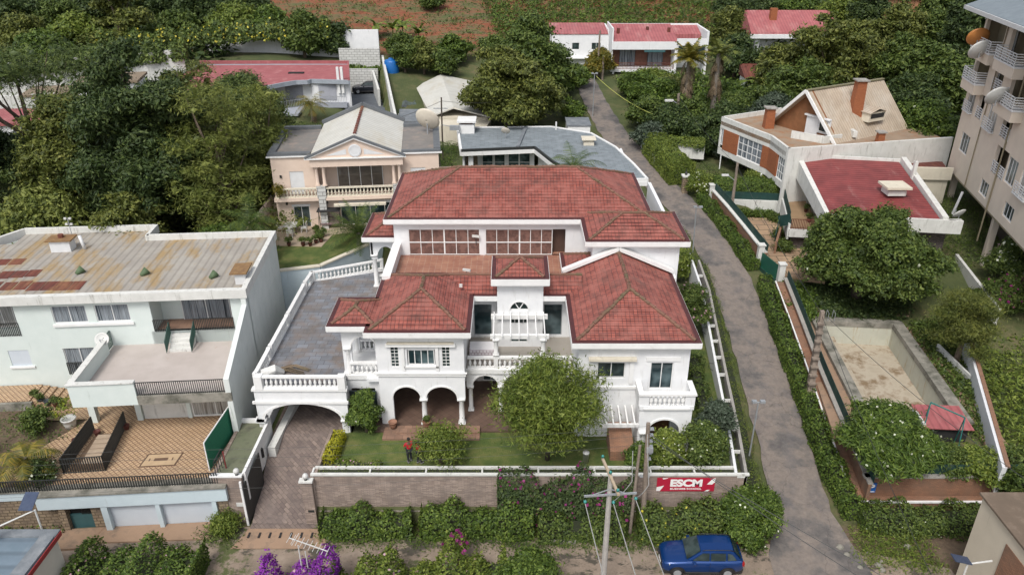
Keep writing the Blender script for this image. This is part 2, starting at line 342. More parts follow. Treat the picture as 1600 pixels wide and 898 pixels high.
def dirtmat():
    m, nt, b = newmat('stained_dirt_street'); c = ramp(nt, nz(nt, .5, 8, rough=.7), [(.3, (.17, .135, .105)), (.5, (.25, .195, .15)), (.66, (.31, .25, .20))])
    c = mix(nt, ramp(nt, nz(nt, .42, 8, rough=.75, stretch=(1, 1.8, 1)), [(.52, (0, 0, 0)), (.57, (1, 1, 1))]), c, (.075, .065, .05)); c = mix(nt, ramp(nt, nz(nt, .27, 9, rough=.8), [(.56, (0, 0, 0)), (.62, (1, 1, 1))]), c, (.085, .10, .035))
    nt.links.new(c, b.inputs['Base Color']); b.inputs['Roughness'].default_value = .95; bump(nt, b, nz(nt, 9, 8), .05); return m
DIRT = dirtmat()
PAVE = plain('worn_flagstones', (.36, .24, .16), (.27, .18, .12), .9, .9, (.16, .12, .09), (.5, .68))
LAWNM = plain('mown_lawn', (.095, .135, .026), (.058, .09, .020), .9, .95, (.155, .15, .05), (.46, .70), bmp=.12)
TWIG = plain('shaded_twigs', (.030, .038, .016), (.02, .024, .012), 6, .95)
BARK = plain('bark', (.16, .12, .09), (.10, .075, .055), 3, .95)
DBARK = plain('dark_bark', (.09, .07, .055), (.055, .042, .033), 3, .95)
PALMBARK = plain('palm_trunk_bark', (.24, .21, .18), (.16, .14, .12), 6, .95)
L_MID = leafmat('leaf_mid', (.105, .150, .030), (.042, .070, .017), (.19, .235, .055))
L_DARK = leafmat('leaf_dark', (.065, .10, .030), (.030, .052, .017), (.13, .17, .048))
L_CONIF = leafmat('leaf_conifer', (.092, .130, .032), (.036, .060, .018), (.17, .21, .052), trans=.15)
L_CLEAR = leafmat('leaf_pale_olive', (.20, .225, .05), (.09, .115, .028), (.31, .33, .085), trans=.3)  # lighter olive green, the leaf colour of whole trees
L_OLIVE = leafmat('leaf_olive', (.150, .170, .036), (.062, .078, .020), (.26, .265, .065))
L_LIGHT = leafmat('leaf_light', (.165, .215, .032), (.070, .105, .020), (.28, .32, .065))
L_LIME = leafmat('leaf_lime', (.20, .24, .02), (.12, .16, .015), (.32, .32, .03))
L_HEDGE = leafmat('leaf_hedge', (.105, .165, .026), (.040, .070, .015), (.20, .265, .048))
L_GREY = leafmat('leaf_grey', (.085, .11, .075), (.05, .075, .045), (.14, .17, .13))
L_PALM = leafmat('leaf_palm', (.085, .13, .03), (.045, .08, .022), (.16, .20, .04))
L_YELLOW = leafmat('leaf_yellowing', (.20, .17, .025), (.11, .12, .022), (.35, .25, .04))
L_DEAD = leafmat('leaf_dead', (.20, .14, .09), (.12, .085, .055), (.30, .22, .15))
F_WHITE = leafmat('petal_white', (.75, .74, .62), (.62, .62, .5), (.8, .8, .7), trans=.1)
F_YEL = leafmat('petal_yellow', (.62, .52, .06), (.5, .42, .04), (.7, .6, .1), trans=.1)
F_PURP = leafmat('petal_purple', (.26, .03, .38), (.16, .02, .26), (.36, .06, .48), trans=.2)
F_MAG = leafmat('petal_magenta', (.26, .02, .15), (.15, .012, .09), (.40, .06, .24), trans=.2)
F_PINK = leafmat('petal_pink', (.60, .34, .42), (.45, .24, .30), (.7, .5, .55), trans=.2)
# ---------------- foliage ----------------
def cards(C, N, size, asp, rng, jit=.35):
    n = len(C); N = N/np.maximum(np.linalg.norm(N, axis=1), 1e-6)[:, None]
    t = rng.normal(size=(n, 3)); t -= (t*N).sum(1)[:, None]*N; t /= np.linalg.norm(t, axis=1)[:, None]; b = np.cross(N, t)
    s = size*(1+jit*(rng.random(n)*2-1)); L = t*s[:, None]; W = b*(s*asp)[:, None]; k = N*(s*.12)[:, None]
    V = np.stack([C-L, C+W-k, C+L, C-W-k], 1).reshape(-1, 3); return V
def leafobj(name, V, m, parent):
    n = len(V)//4; return mkobj(name, V, np.arange(n*4).reshape(n, 4), m, parent, uv=False)
def blobs(cl, n, size, asp, rng, per=7, tw=.3, up=.45, inner=.25, flat=1):
    cl = np.array(cl, float); size *= .84; n = int(n*1.35); wt = (cl[:, 3]*cl[:, 4]+cl[:, 4]*cl[:, 5]); wt /= wt.sum()
    nt_ = max(4, n//per)
    sub = []
    for c_ in cl:
        for _ in range(7):
            d = rng.normal(size=3); d[2] = abs(d[2])*.9-.15; d /= np.linalg.norm(d); f = .28+.2*rng.random(); sub.append(np.concatenate([c_[:3]+d*c_[3:6]*.86, c_[3:6]*f]))
    tw *= .75; cl[:, 3:6] *= .86; cl = np.concatenate([cl, np.array(sub)]); wt = (cl[:, 3]*cl[:, 4]+cl[:, 4]*cl[:, 5]); wt /= wt.sum(); ci = rng.choice(len(cl), nt_, p=wt); d = rng.normal(size=(nt_, 3)); d[:, 2] += .25; d /= np.linalg.norm(d, axis=1)[:, None]
    r = cl[ci, 3:6]; P = cl[ci, :3]+d*r*(.82+.26*rng.random(nt_))[:, None]
    nn = d/r; nn /= np.linalg.norm(nn, axis=1)[:, None]
    P = np.repeat(P, per, 0)+rng.normal(size=(nt_*per, 3))*tw*np.array([1, 1, .6*flat]); N = np.repeat(nn, per, 0)+rng.normal(size=(nt_*per, 3))*.45; N[:, 2] += up
    V = cards(P, N, size, asp, rng)
    ni = int(n*inner); ci = rng.choice(len(cl), ni, p=wt); d = rng.normal(size=(ni, 3)); d /= np.linalg.norm(d, axis=1)[:, None]
    P2 = cl[ci, :3]+d*cl[ci, 3:6]*(.3+.4*rng.random(ni))[:, None]; V2 = cards(P2, d+rng.normal(size=(ni, 3))*.4, size*1.6, .6, rng)
    return np.concatenate([V, V2]), P
def mkclumps(w, zb, h, shape, k, rng):
    if shape == 'round': w *= .82; h = zb+(h-zb)*.93
    out = []; hc = h-zb
    for i in range(k):
        a = rng.random()*2*math.pi
        if shape == 'cone':
            t = i/k; z = zb+hc*t; rr = w/2*(1-t)**.8; q = rr*(.45+.3*rng.random()); out.append((math.cos(a)*q, math.sin(a)*q, z+.06*h, max(.35, rr*.55), max(.35, rr*.55), max(.3, hc/k*1.8)))
        elif shape == 'layer':
            t = (i+.5)/k; z = zb+hc*t; rr = w/2*(1-.55*t); q = rr*.55*math.sqrt(rng.random())+rr*.12; s_ = rr*(.17+.13*rng.random())+.15; q = rr*(.15+.8*math.sqrt(rng.random())); out.append((math.cos(a)*q, math.sin(a)*q, z-.18*q, s_*1.6, s_*1.6, s_*.34))
        elif shape == 'umbrella':
            q = w/2*.85*math.sqrt(rng.random()); z = zb+hc*(.55+.4*rng.random())-hc*.35*(q/(w/2))**2; s_ = w*(.10+.07*rng.random()); out.append((math.cos(a)*q, math.sin(a)*q, z, s_*1.3, s_*1.3, s_*.55))
        elif shape == 'column':
            t = (i+.5)/k; rr = w/2*math.sin(math.pi*min(1, .2+t*.8))**.5; q = rr*.4; out.append((math.cos(a)*q, math.sin(a)*q, zb+hc*t, rr*.7, rr*.7, hc/k*1.4))
        elif shape == 'wild':
            d = rng.normal(size=3); d /= np.linalg.norm(d); q = (.35+.6*rng.random()**.6)*(1.12 if i % 9 == 0 else 1); lob = 1+.16*math.sin(3*a+k)+.1*math.sin(5*a+1.7*k); s_ = w*(.055+.065*rng.random()); rz = hc*.5-s_*.5
            out.append((d[0]*q*(w*.5-s_)*lob, d[1]*q*(w*.5-s_)*lob, max(zb+s_*.4, zb+hc*.5+d[2]*q*rz+.12*hc*(1-(d[0]**2+d[1]**2))), s_*1.15, s_*1.15, s_*.8))
        else:
            u = rng.random()*1.9-.75; u = min(1, u); q = w/2*.72*math.sqrt(max(0, 1-u*u))*(.75+.35*rng.random()); z = zb+hc*.46+u*hc*.40; s_ = w*(.13+.09*rng.random()); out.append((math.cos(a)*q, math.sin(a)*q, z, s_, s_, s_*.8*min(1, hc/w*1.3)))
    if shape == 'wild': out.append((0, 0, zb+hc*.5, w*.24, w*.24, hc*.26))
    if shape == 'round': out.append((0, 0, zb+hc*.5, w*.32, w*.32, hc*.34))
    return out
def tree(name, label, cat, loc, w, h, zb, shape='round', k=14, n=9000, size=.16, asp=.5, m=None, bark=None, seed=1, group=None, tr=None, flow=None, tw=.3, lean=(0, 0), per=7, clumps=None, up=.45, limbs=6, inner=.25):
    rng = np.random.default_rng(seed); t = thing(name, label, cat, loc, 0, group)
    cl = clumps or mkclumps(w, zb, h, shape, k, rng)
    cl = [(a+lean[0]*c/h, b+lean[1]*c/h, c, d, e, f) for a, b, c, d, e, f in cl]
    V, P = blobs(cl, n, size, asp, rng, per, tw, up, inner); leafobj('crown', V, m or L_MID, t)
    tr = tr or max(.06, w*.035); mb = MB(); top = max(zb+.55*(h-zb), .5) if shape != 'cone' else h*.93
    mb.tube([(0, 0, -.3), (lean[0]*.25, lean[1]*.25, top*.35), (lean[0]*.6, lean[1]*.6, top*.7), (lean[0]*top/h, lean[1]*top/h, top)], [tr*1.25, tr, tr*.75, tr*.35], 7)
    for i in rng.permutation(len(cl))[:limbs]:
        c = cl[i]; z0 = min(top*.8, max(zb*.8, c[2]*.55)); f = z0/h; s0 = Vector((lean[0]*f, lean[1]*f, z0))
        if shape != 'cone': mb.tube([s0, s0.lerp(Vector(c[:3]), .5)+Vector((0, 0, -.05*h)), Vector(c[:3])], [tr*.5, tr*.32, tr*.12], 5)
    mb.build('trunk', bark or BARK, t, True)
    if flow:
        nf, fs, fm = flow; q = P[rng.choice(len(P), nf)]; c = np.array([0, 0, zb+(h-zb)*.4]); d = q-c; d[:, 2] = np.abs(d[:, 2])+.4; dn = d/np.linalg.norm(d, axis=1)[:, None]
        leafobj('blossom', np.concatenate([cards(q+dn*.12, dn+rng.normal(size=(nf, 3))*.3, fs, .9, rng), cards(q+dn*.14, dn+rng.normal(size=(nf, 3))*.3, fs*.8, .9, rng)]), fm, t)
    return t
def hedge(name, label, cat, pts, w, h, dens=90, size=.09, m=None, seed=1, group=None, lump=.12, flow=None, round_=.3, z=None, asp=.55, taper=None):
    """foliage over a lumpy bank of rounded section that follows pts (x, y) on the terrain"""
    dens *= 1.45; size *= .84; lump *= .75
    rng = np.random.default_rng(seed); pts = [Vector((p[0], p[1], z if z is not None else (p[2] if len(p) > 2 else hh(p[0], p[1])))) for p in pts]
    o = pts[len(pts)//2]; t = thing(name, label, cat, tuple(o), 0, group)
    P = np.array([tuple(p-o) for p in pts]); seg = np.linalg.norm(np.diff(P[:, :2], axis=0), axis=1); cum = np.concatenate([[0], np.cumsum(seg)]); Lt = cum[-1]
    def at(s):
        i = np.clip(np.searchsorted(cum, s)-1, 0, len(seg)-1); f = ((s-cum[i])/seg[i])[:, None]; d = (P[i+1]-P[i])/seg[i][:, None]; return P[i]*(1-f)+P[i+1]*f, np.stack([-d[:, 1], d[:, 0], np.zeros(len(s))], 1), d
    per = w+2*h; n = int(per*Lt*dens); s = rng.random(n)*Lt; c, nr, dr = at(s)
    v = rng.random(n)*per; lf = 1+lump*(np.sin(s*1.7+seed)+.6*np.sin(s*4.1+1.3*seed)+.5*rng.normal(size=n)*.5)
    hl = h*lf; side = np.where(v < h, -1., np.where(v > h+w, 1., 0.)); zz = np.where(side == -1, v/h, np.where(side == 1, (v-h-w)/h, 1.))
    xx = np.where(side == 0, (v-h)/w*2-1, side)
    e = np.maximum(0, zz-(1-round_))/round_*np.abs(xx)**3; off = xx*(w/2)*(1-.28*e)*(1+.6*(lf-1)); z_ = zz*hl*(1-.12*e)
    C = c+nr*off[:, None]; C[:, 2] += z_
    N = nr*np.where(side == 0, xx*.5, side)[:, None]; N[:, 2] += np.where(side == 0, 1., .35); N += rng.normal(size=(n, 3))*.45
    C += rng.normal(size=(n, 3))*size*.55
    ne = int(w*h*dens*1.1)
    for e0, sg in ((0., -1), (Lt-1e-4, 1)):
        c0, n0, d0 = at(np.full(ne, e0)); q = c0+n0*((rng.random(ne)-.5)*w)[:, None]; q[:, 2] += rng.random(ne)*h; C = np.concatenate([C, q]); N = np.concatenate([N, d0*sg+rng.normal(size=(ne, 3))*.45])
    leafobj('foliage', cards(C, N, size, asp, rng), m or L_HEDGE, t)
    mb = MB(); K = max(2, int(Lt/1.0)); ss = np.linspace(0.02, Lt-.02, K+1); c, nr, dr = at(ss)
    for i in range(K):
        q = []
        for zt, kk in ((-.05, .34), (h*.68, .28)):
            for j, sg in ((i, -1), (i+1, -1), (i+1, 1), (i, 1)): p = c[j]+nr[j]*sg*w*kk; q.append((p[0], p[1], p[2]+zt))
        mb.hexa(q)
    mb.build('branches', TWIG, t)
    if flow:
        nf, fs, fm = flow; i = rng.choice(n, nf); leafobj('blossom', cards(C[i]+N[i]*.06, N[i], fs, .9, rng), fm, t)
    return t
def scatter(name, P, n, hgt, size, m, seed=1, asp=.5, per=6, z=None, spread=.3, up=.3):   # ground cover inside polygon P
    rng = np.random.default_rng(seed); xs = [p[0] for p in P]; ys = [p[1] for p in P]; C = []
    while len(C) < n//per:
        x = xs[0]*0+rng.uniform(min(xs), max(xs)); y = rng.uniform(min(ys), max(ys))
        if inpoly(x, y, P): C.append((x, y, (z if z is not None else hh(x, y))+hgt*(.15+.85*rng.random()**.8)*(.55+.45*noise.noise(Vector((x*.35, y*.35, seed))))))
    C = np.repeat(np.array(C), per, 0); C += rng.normal(size=C.shape)*np.array([spread, spread, spread*.4]); N = rng.normal(size=C.shape)*.55; N[:, 2] += 1-up*.3
    o = leafobj(name, cards(C, N, size, asp, rng), m, None); o['kind'] = 'stuff'; return o
def frond(P0, az, el, L, droop, nl, ll, lw, rng, V):
    p = Vector(P0); d = Vector((math.cos(az)*math.cos(el), math.sin(az)*math.cos(el), math.sin(el))); st = L/nl
    for i in range(nl):
        t = i/nl; d = (d+Vector((0, 0, -droop*st/L*(.6+1.6*t)))).normalized(); q = p+d*st; sd_ = d.cross(Vector((0, 0, 1)))
        if sd_.length < .05: sd_ = Vector((-math.sin(az), math.cos(az), 0))
        sd_.normalize(); upv = sd_.cross(d); l = ll*math.sin(math.pi*min(1, .12+t*.86))
        V += [p-upv*.012, p+sd_*.018, q+sd_*.014, q-upv*.012]
        for sg in (-1, 1):
            for j in (0, .5):
                a = p.lerp(q, j); tip = a+sd_*sg*l*.85+d*l*.45+Vector((0, 0, -l*(.25+.25*rng.random()))); V += [a-d*lw, a+d*lw, tip+d*lw*.3, tip-d*lw*.3]
        p = q
def palm(name, label, cat, loc, h, L=2.2, nf=18, ll=.5, m=None, seed=1, group=None, tr=.14, lean=(0, 0), droop=1.3, dead=0, elr=(-.1, 1.2), lw=.028, nl=12, bark=None):
    rng = random.Random(seed); t = thing(name, label, cat, loc, 0, group); V = []
    for i in range(nf):
        az = i*2.399+rng.random()*.3; el = elr[0]+(elr[1]-elr[0])*(i/nf)
        frond((lean[0], lean[1], h), az, el, L*(.85+.3*rng.random()), droop*(.8+.4*rng.random()), nl, ll, lw, rng, V)
    leafobj('fronds', np.array([tuple(v) for v in V]), m or L_PALM, t)
    mb = MB(); mb.tube([(0, 0, -.3), (lean[0]*.3, lean[1]*.3, h*.4), (lean[0]*.7, lean[1]*.7, h*.8), (lean[0], lean[1], h+.1)], [tr*1.3, tr, tr*.95, tr*.8], 9); mb.build('trunk', bark or PALMBARK, t, True)
    if dead:
        V = []
        for i in range(dead):
            az = rng.random()*6.28; z = h-rng.random()*h*.55-.1; r0 = tr*1.2; l = .9+rng.random()*.9
            frond((lean[0]+math.cos(az)*r0, lean[1]+math.sin(az)*r0, z), az, -.6-rng.random()*.6, l, 1.8, 6, .35, .05, rng, V)
        leafobj('dead_fronds', np.array([tuple(v) for v in V]), L_DEAD, t)
    return t
def banana(name, label, loc, h=2.6, nl=8, seed=1, group=None, m=None, L=1.7, W=.28):
    rng = random.Random(seed); t = thing(name, label, 'banana plant', loc, 0, group); V = []
    for i in range(nl):
        az = i*2.4+rng.random()*.5; el = .55+rng.random()*.8; p = Vector((0, 0, h*.55)); d = Vector((math.cos(az)*math.cos(el), math.sin(az)*math.cos(el), math.sin(el))); sd_ = Vector((-math.sin(az), math.cos(az), 0)); K = 7
        for j in range(K):
            d = (d+Vector((0, 0, -.24))).normalized(); q = p+d*L/K; w0 = W*math.sin(math.pi*(.1+.86*j/K)); w1 = W*math.sin(math.pi*(.1+.86*(j+1)/K)); dn = Vector((0, 0, .05))
            for sg in (-1, 1): V += [p, p+sd_*sg*w0-dn, q+sd_*sg*w1-dn, q]
            p = q
    leafobj('leaves', np.array([tuple(v) for v in V]), m or L_LIGHT, t); MB().tube([(0, 0, -.2), (0, 0, h*.3), (0, 0, h*.6)], [.13, .11, .06], 7).build('stem', L_LIGHT, t, True); return t
# ---------------- ground, roads ----------------
def grid(name, xs, ys, m, zf, attr=None, dz=0):
    V = np.array([(x, y, zf(x, y)+dz) for y in ys for x in xs]); nx = len(xs); F = [(j*nx+i, j*nx+i+1, (j+1)*nx+i+1, (j+1)*nx+i) for j in range(len(ys)-1) for i in range(nx-1)]
    o = mkobj(name, V, F, m, None, True)
    if attr:
        a = o.data.color_attributes.new('mask', 'FLOAT_COLOR', 'POINT'); c = np.array([(*attr(v[0], v[1]), 1) for v in V], 'f'); a.data.foreach_set('color', c.ravel())
    return struct(o)
def groundmat():
    m, nt, b = newmat('hillside_soil_and_grass'); at = nt.nodes.new('ShaderNodeVertexColor'); at.layer_name = 'mask'; sp = nt.nodes.new('ShaderNodeSeparateColor'); nt.links.new(at.outputs[0], sp.inputs[0])
    g = ramp(nt, nz(nt, .35, 8, rough=.7), [(.3, (.045, .062, .02)), (.5, (.07, .085, .028)), (.62, (.11, .105, .045)), (.75, (.16, .115, .07))])
    r = ramp(nt, nz(nt, .22, 8, rough=.72, stretch=(1, 2.2, 1)), [(.36, (.075, .095, .03)), (.47, (.14, .095, .045)), (.56, (.21, .07, .032)), (.7, (.15, .045, .024))])
    d = ramp(nt, nz(nt, .8, 8, rough=.7), [(.35, (.085, .06, .04)), (.58, (.15, .105, .07)), (.68, (.075, .085, .035))])
    c = mix(nt, sp.outputs[0], g, r); c = mix(nt, sp.outputs[1], c, d)
    nt.links.new(c, b.inputs['Base Color']); b.inputs['Roughness'].default_value = .95; bump(nt, b, nz(nt, 3, 8), .12); return m
def gmask(x, y):
    f = sm(119, 124, y+3*noise.noise(Vector((x*.1, y*.1, 3))))*sm(-54, -46, x)*(1-sm(33, 40, x)); d = (1-sm(33.5, 34.2, y))*(1 if y < 34.2 else 0)
    d2 = 1.0 if (inpoly(x, y, GREEN)) else 0
    return (f, max(d, d2), 0)
def xy(a, b, fine, lo, hi, coarse):
    s = list(np.arange(a, b+1e-6, fine)); l = [a]; st = fine
    while l[-1] > lo: st = min(st*1.35, coarse); l.append(l[-1]-st)
    h = [b]; st = fine
    while h[-1] < hi: st = min(st*1.35, coarse); h.append(h[-1]+st)
    return l[:0:-1]+s+h[1:]
grid('ground', xy(-62, 62, .5, -900, 900, 120), xy(22, 158, .5, -60, 1500, 120), groundmat(), hh, gmask, -.06)
def ribbon(name, cl, m, dz=.035, wob=.0, sub=1.0, sd=0):          # cl: (x, y, halfwidth)
    V = []; F = []; P = []
    for a, b in zip(cl, cl[1:]):
        n = max(1, int(math.hypot(b[0]-a[0], b[1]-a[1])/sub))
        for k in range(n): t = k/n; P.append([a[i]*(1-t)+b[i]*t for i in range(3)])
    P.append(list(cl[-1])); K = 8
    for i, p in enumerate(P):
        a, b = P[max(0, i-1)], P[min(len(P)-1, i+1)]; d = Vector((b[0]-a[0], b[1]-a[1])).normalized()
        for k in range(K+1):
            o = (k/K*2-1)*p[2]
            if k in (0, K): o += wob*noise.noise(Vector((i*.7, k*3.1+sd, 0)))
            x, y = p[0]-d.y*o, p[1]+d.x*o; V.append((x, y, hroad(x, y)+dz))
    for i in range(len(P)-1):
        for k in range(K): a = i*(K+1)+k; F.append((a+K+1, a+K+2, a+1, a))
    return struct(mkobj(name, np.array(V), [f[::-1] for f in F], m, None, True))
def hroad(x, y): return max(float(np.interp(y, RX, RZ)), hh(x, y) if not inpoly(x, y, LAWN) and not inpoly(x, y, PLOT) else 0)
RC = [(16.5, 20, 3.2), (16.8, 27, 3.0), (16.9, 31.5, 2.5), (17.2, 35, 1.75), (17.9, 41, 1.65), (18.3, 47, 1.7), (18.8, 54, 1.7), (19.0, 60, 1.75)]
for px, py, hw in ((1120, 400, 1.7), (1092, 350, 1.65), (1042, 300, 1.7), (992, 250, 1.7), (955, 205, 1.7), (932, 165, 1.6), (918, 135, 1.5), (912, 122, 1.4)): q_ = G(px, py); RC.append((q_.x, q_.y, hw))
ribbon('road', RC, ROADM, .05, .25)
ribbon('dirt_street', [(-50, 31.2, 1.7), (-30, 31.4, 1.9), (-16, 31.7, 1.9), (-4, 31.3, 1.7), (5, 30.6, 2.1), (14, 29.6, 2.8), (18, 29.2, 3.0)], DIRT, .03, .5)
ribbon('street_apron', [(19, 29.4, 2.6), (22, 29.6, 1.6), (24, 29.8, .8)], DIRT, .045, .5, sd=4)
# driveway of the villa
V = []; F = []; ys = np.arange(33.4, 52.6, .5)
for y in ys:
    zz = max(.22, .1+(min(y, 39.5)-33.8)*.42+.03)
    for x in (-15.15, -13.2, -11.25): V.append((x if y < 39.2 else (x if x < -12 else -10.3), y, zz))
for i in range(len(ys)-1):
    for k in range(2): a = i*3+k; F.append((a, a+1, a+4, a+3))
struct(mkobj('driveway', np.array(V), F, HERR))
mb = MB(); mb.hexa([(-15.6, 32.2, -.2), (-10.4, 32.2, -.2), (-11.0, 33.4, -.2), (-15.2, 33.4, -.2), (-15.8, 32.0, .14), (-10.2, 32.0, .14), (-11.1, 33.45, .23), (-15.2, 33.45, .23)]); struct(mb.build('driveway_apron', PAVE))
mb = MB()
for i in range(8): mb.box(-15.1+i*.6, 32.75, .1, -14.98+i*.6, 33.15, .235)
struct(mb.build('drain_slots', DARK))
struct(MB().box(-11.1, 34.5, 2.6, 13.2, 38.9, 2.93).build('lawn', LAWNM))
struct(MB().prism([(10.9, 38.9), (13.5, 38.9), (14.6, 52), (12.2, 52)], 2.6, 2.93).build('side_lawn', LAWNM))
mb = MB(); mb.box(-8.0, 38.1, 2.6, -2.0, 39.3, 3.04); mb.box(-7.2, 38.6, 2.7, -2.0, 39.3, 3.16); struct(mb.build('porch_step', STEPT))
# ---------------- boundary wall of the villa ----------------
t = thing('boundary_wall', 'long stacked-stone retaining wall with white-edged planter on top, facing the dirt street', 'wall', (1, 34.3, 0), world=True)
MB().wall(-11.3, 13.35, 34.2, .22, -.2, 3.5).build('stone_face', STONE, t); MB().box(-11.25, 34.14, -.2, 13.3, 34.2, .95).build('base_course', bricky('pale_base_stones', (.40, .35, .31), (.30, .255, .225), (.13, .11, .095), .42, .20, .5, .025, .9, var=(.22, .19, .165), dirt=(.13, .12, .08), bdist=.04), t)
mb = MB(); mb.box(-11.42, 34.14, 3.5, 13.45, 34.3, 3.62); mb.box(-11.3, 34.8, 2.9, 12.8, 34.93, 3.58)
for x in (-11.35, -8.1, -4.9, -1.7, 1.5, 4.7, 7.9, 10.4, 12.75): mb.box(x-.05, 34.3, 3.3, x+.05, 34.8, 3.585)
mb.build('planter_rim', OLDWHITE, t)
MB().box(-11.25, 34.42, 3.0, 13.1, 34.8, 3.42).build('planter_soil', plain('planter_soil', (.08, .085, .03), (.06, .05, .03), 3, .95), t)
mb = MB(); mb.hexa([(-11.3, 34.42, -.2), (-11.3, 38.9, 1.0), (-11.12, 38.9, 1.0), (-11.12, 34.42, -.2), (-11.3, 34.42, 3.5), (-11.3, 38.9, 3.2), (-11.12, 38.9, 3.2), (-11.12, 34.42, 3.5)]); mb.build('return_wall', STONE, t)
t = thing('gate_pillar', 'square stone gate pillar with white cap where the retaining wall meets the driveway', 'pillar', (-11.55, 34.05, 0), world=True)
MB().box(-11.95, 33.85, -.2, -11.32, 34.18, 3.3).build('shaft', STONE, t); MB().box(-12.03, 33.75, 3.3, -11.25, 34.13, 3.4).build('cap', OLDWHITE, t)
MB().box(-11.75, 33.83, 1.1, -11.4, 33.85, 1.25).build('letterbox', IRON, t)
def globe(x, y, z, lab):
    g = thing('globe_lamp', lab, 'lamp', (x, y, z), group='globe lamps on the gate piers'); MB().lathe((0, 0, 0), [(.05, 0), (.05, .08), (.12, .12), (.17, .22), (.17, .30), (.11, .40), (.02, .43)], 12).build('globe', SATIN, g, True); MB().lathe((0, 0, -.01), [(.1, 0), (.1, .03), (.05, .06)], 10).build('base', IRON, g)
globe(-11.65, 33.95, 3.41, 'round white globe lamp on the stone gate pillar right of the driveway')
# eastern boundary wall with planter along the road
t = thing('roadside_wall', 'white wall with planter boxes climbing beside the asphalt road, east of the villa', 'wall', (14.6, 45, 2.9), world=True)
W0 = [(13.25, 34.2), (13.9, 38.5), (14.5, 44), (15.2, 50), (15.8, 55), (16.0, 60)]
def zt(y): return 3.6+max(0, y-38)*.07
mb = MB(); mc = MB(); mr = MB()
for (x0, y0), (x1, y1) in zip(W0, W0[1:]):
    a, b = zt(y0), zt(y1)
    mb.hexa([(x0-.62, y0+.02, 2.5), (x0-.46, y0+.02, 2.5), (x1-.46, y1, 2.5), (x1-.62, y1, 2.5), (x0-.62, y0+.02, a), (x0-.46, y0+.02, a), (x1-.46, y1, b), (x1-.62, y1, b)])
    mc.hexa([(x0-.05, y0, .2), (x0+.12, y0, .2), (x1+.12, y1, 1.2), (x1-.05, y1, 1.2), (x0-.05, y0, a), (x0+.12, y0, a), (x1+.12, y1, b), (x1-.05, y1, b)])
    n = max(2, int((y1-y0)/1.9))
    for k in range(n): f = k/n; x = x0+(x1-x0)*f; y = y0+(y1-y0)*f; z = zt(y); mr.box(x-.47, y-.04, z-.25, x-.03, y+.04, z-.03)
mb.build('inner_wall', WHITE, t); mc.build('outer_wall', CONC, t); mr.build('planter_rim', OLDWHITE, t)
# brackets
for y in (41.5, 45.5, 50):
    x = np.interp(y, [a[1] for a in W0], [a[0] for a in W0])-.6; o = MB().tube([(x, y, zt(y)-.3), (x-.35, y, zt(y)-.25), (x-.35, y, zt(y)-.6), (x, y, zt(y)-.9)], .02, 5).build('wall_bracket', IRON)
    tag(o, {41.5: 'black iron bracket on the white roadside wall, nearest the front lawn corner', 45.5: 'black iron bracket midway along the white roadside wall', 50: 'black iron bracket on the white roadside wall beside the pink-flowering shrub'}[y], 'bracket', 'iron brackets on the roadside wall')
# ---------------- shared building pieces ----------------
def win(par, x0, x1, z0, z1, y, nx=2, nzz=1, fm=None, gm=None, T=None, fr=.05, name='window', rec=.04, bars=0):
    mb = MB(T); mb.box(x0, y-.03, z0, x0+fr, y+rec, z1); mb.box(x1-fr, y-.03, z0, x1, y+rec, z1); mb.box(x0+fr, y-.03, z0, x1-fr, y+rec, z0+fr); mb.box(x0+fr, y-.03, z1-fr, x1-fr, y+rec, z1)
    for i in range(1, nx): x = x0+(x1-x0)*i/nx; mb.box(x-fr*.45, y-.02, z0+fr, x+fr*.45, y+rec, z1-fr)
    for i in range(1, nzz): z = z0+(z1-z0)*i/nzz; mb.box(x0+fr, y-.018, z-fr*.4, x1-fr, y+rec, z+fr*.4)
    f = mb.build(name, fm or WHITE2, par)
    MB(T).box(x0+fr*.5, y+.005, z0+fr*.5, x1-fr*.5, y+rec+.03, z1-fr*.5).build('pane', gm or GLASS, f)
    if bars:
        mb = MB(T)
        for k in range(bars): z = z0+(z1-z0)*(.08+.28*k/bars); mb.box(x0, y-.07, z, x1, y-.05, z+.03)
        mb.build('guard_bar', WHITE2, f)
    return f
def tiles(mb, P, step=.34, lift=.055):               # convex planar roof face as overlapping rows of tiles
    P = [Vector(p) for p in P]; n = (P[1]-P[0]).cross(P[2]-P[0]).normalized()
    if n.z < 0: n = -n
    u = Vector((-n.y, n.x, 0)).normalized(); v = n.cross(u)
    if v.z < 0: v = -v
    q = [((p-P[0]).dot(u), (p-P[0]).dot(v)) for p in P]; v0, v1 = min(b for a, b in q), max(b for a, b in q)
    def cut(t):
        xs = []
        for (a, b), (c, d) in zip(q, q[1:]+q[:1]):
            if (b-t)*(d-t) <= 0 and abs(b-d) > 1e-9: xs.append(a+(c-a)*(t-b)/(d-b))
            elif abs(b-t) < 1e-9: xs.append(a)
        return (min(xs), max(xs)) if xs else None
    N = max(1, round((v1-v0)/step))
    for i in range(N):
        a, b = v0+(v1-v0)*i/N+1e-6, v0+(v1-v0)*(i+1)/N-1e-6; ca, cb = cut(a), cut(b)
        if not ca or not cb: continue
        W = lambda s, t, h: P[0]+u*s+v*t+n*h
        bk = [W(ca[0], a, lift), W(ca[1], a, lift), W(cb[1], b, .004), W(cb[0], b, .004)]; mb.poly(bk); mb.poly([W(ca[0], a, 0), W(ca[1], a, 0), W(ca[1], a, lift), W(ca[0], a, lift)])
def each(par, name, m, bs, T=None): return [MB(T).box(*b).build(name, m, par) for b in bs]
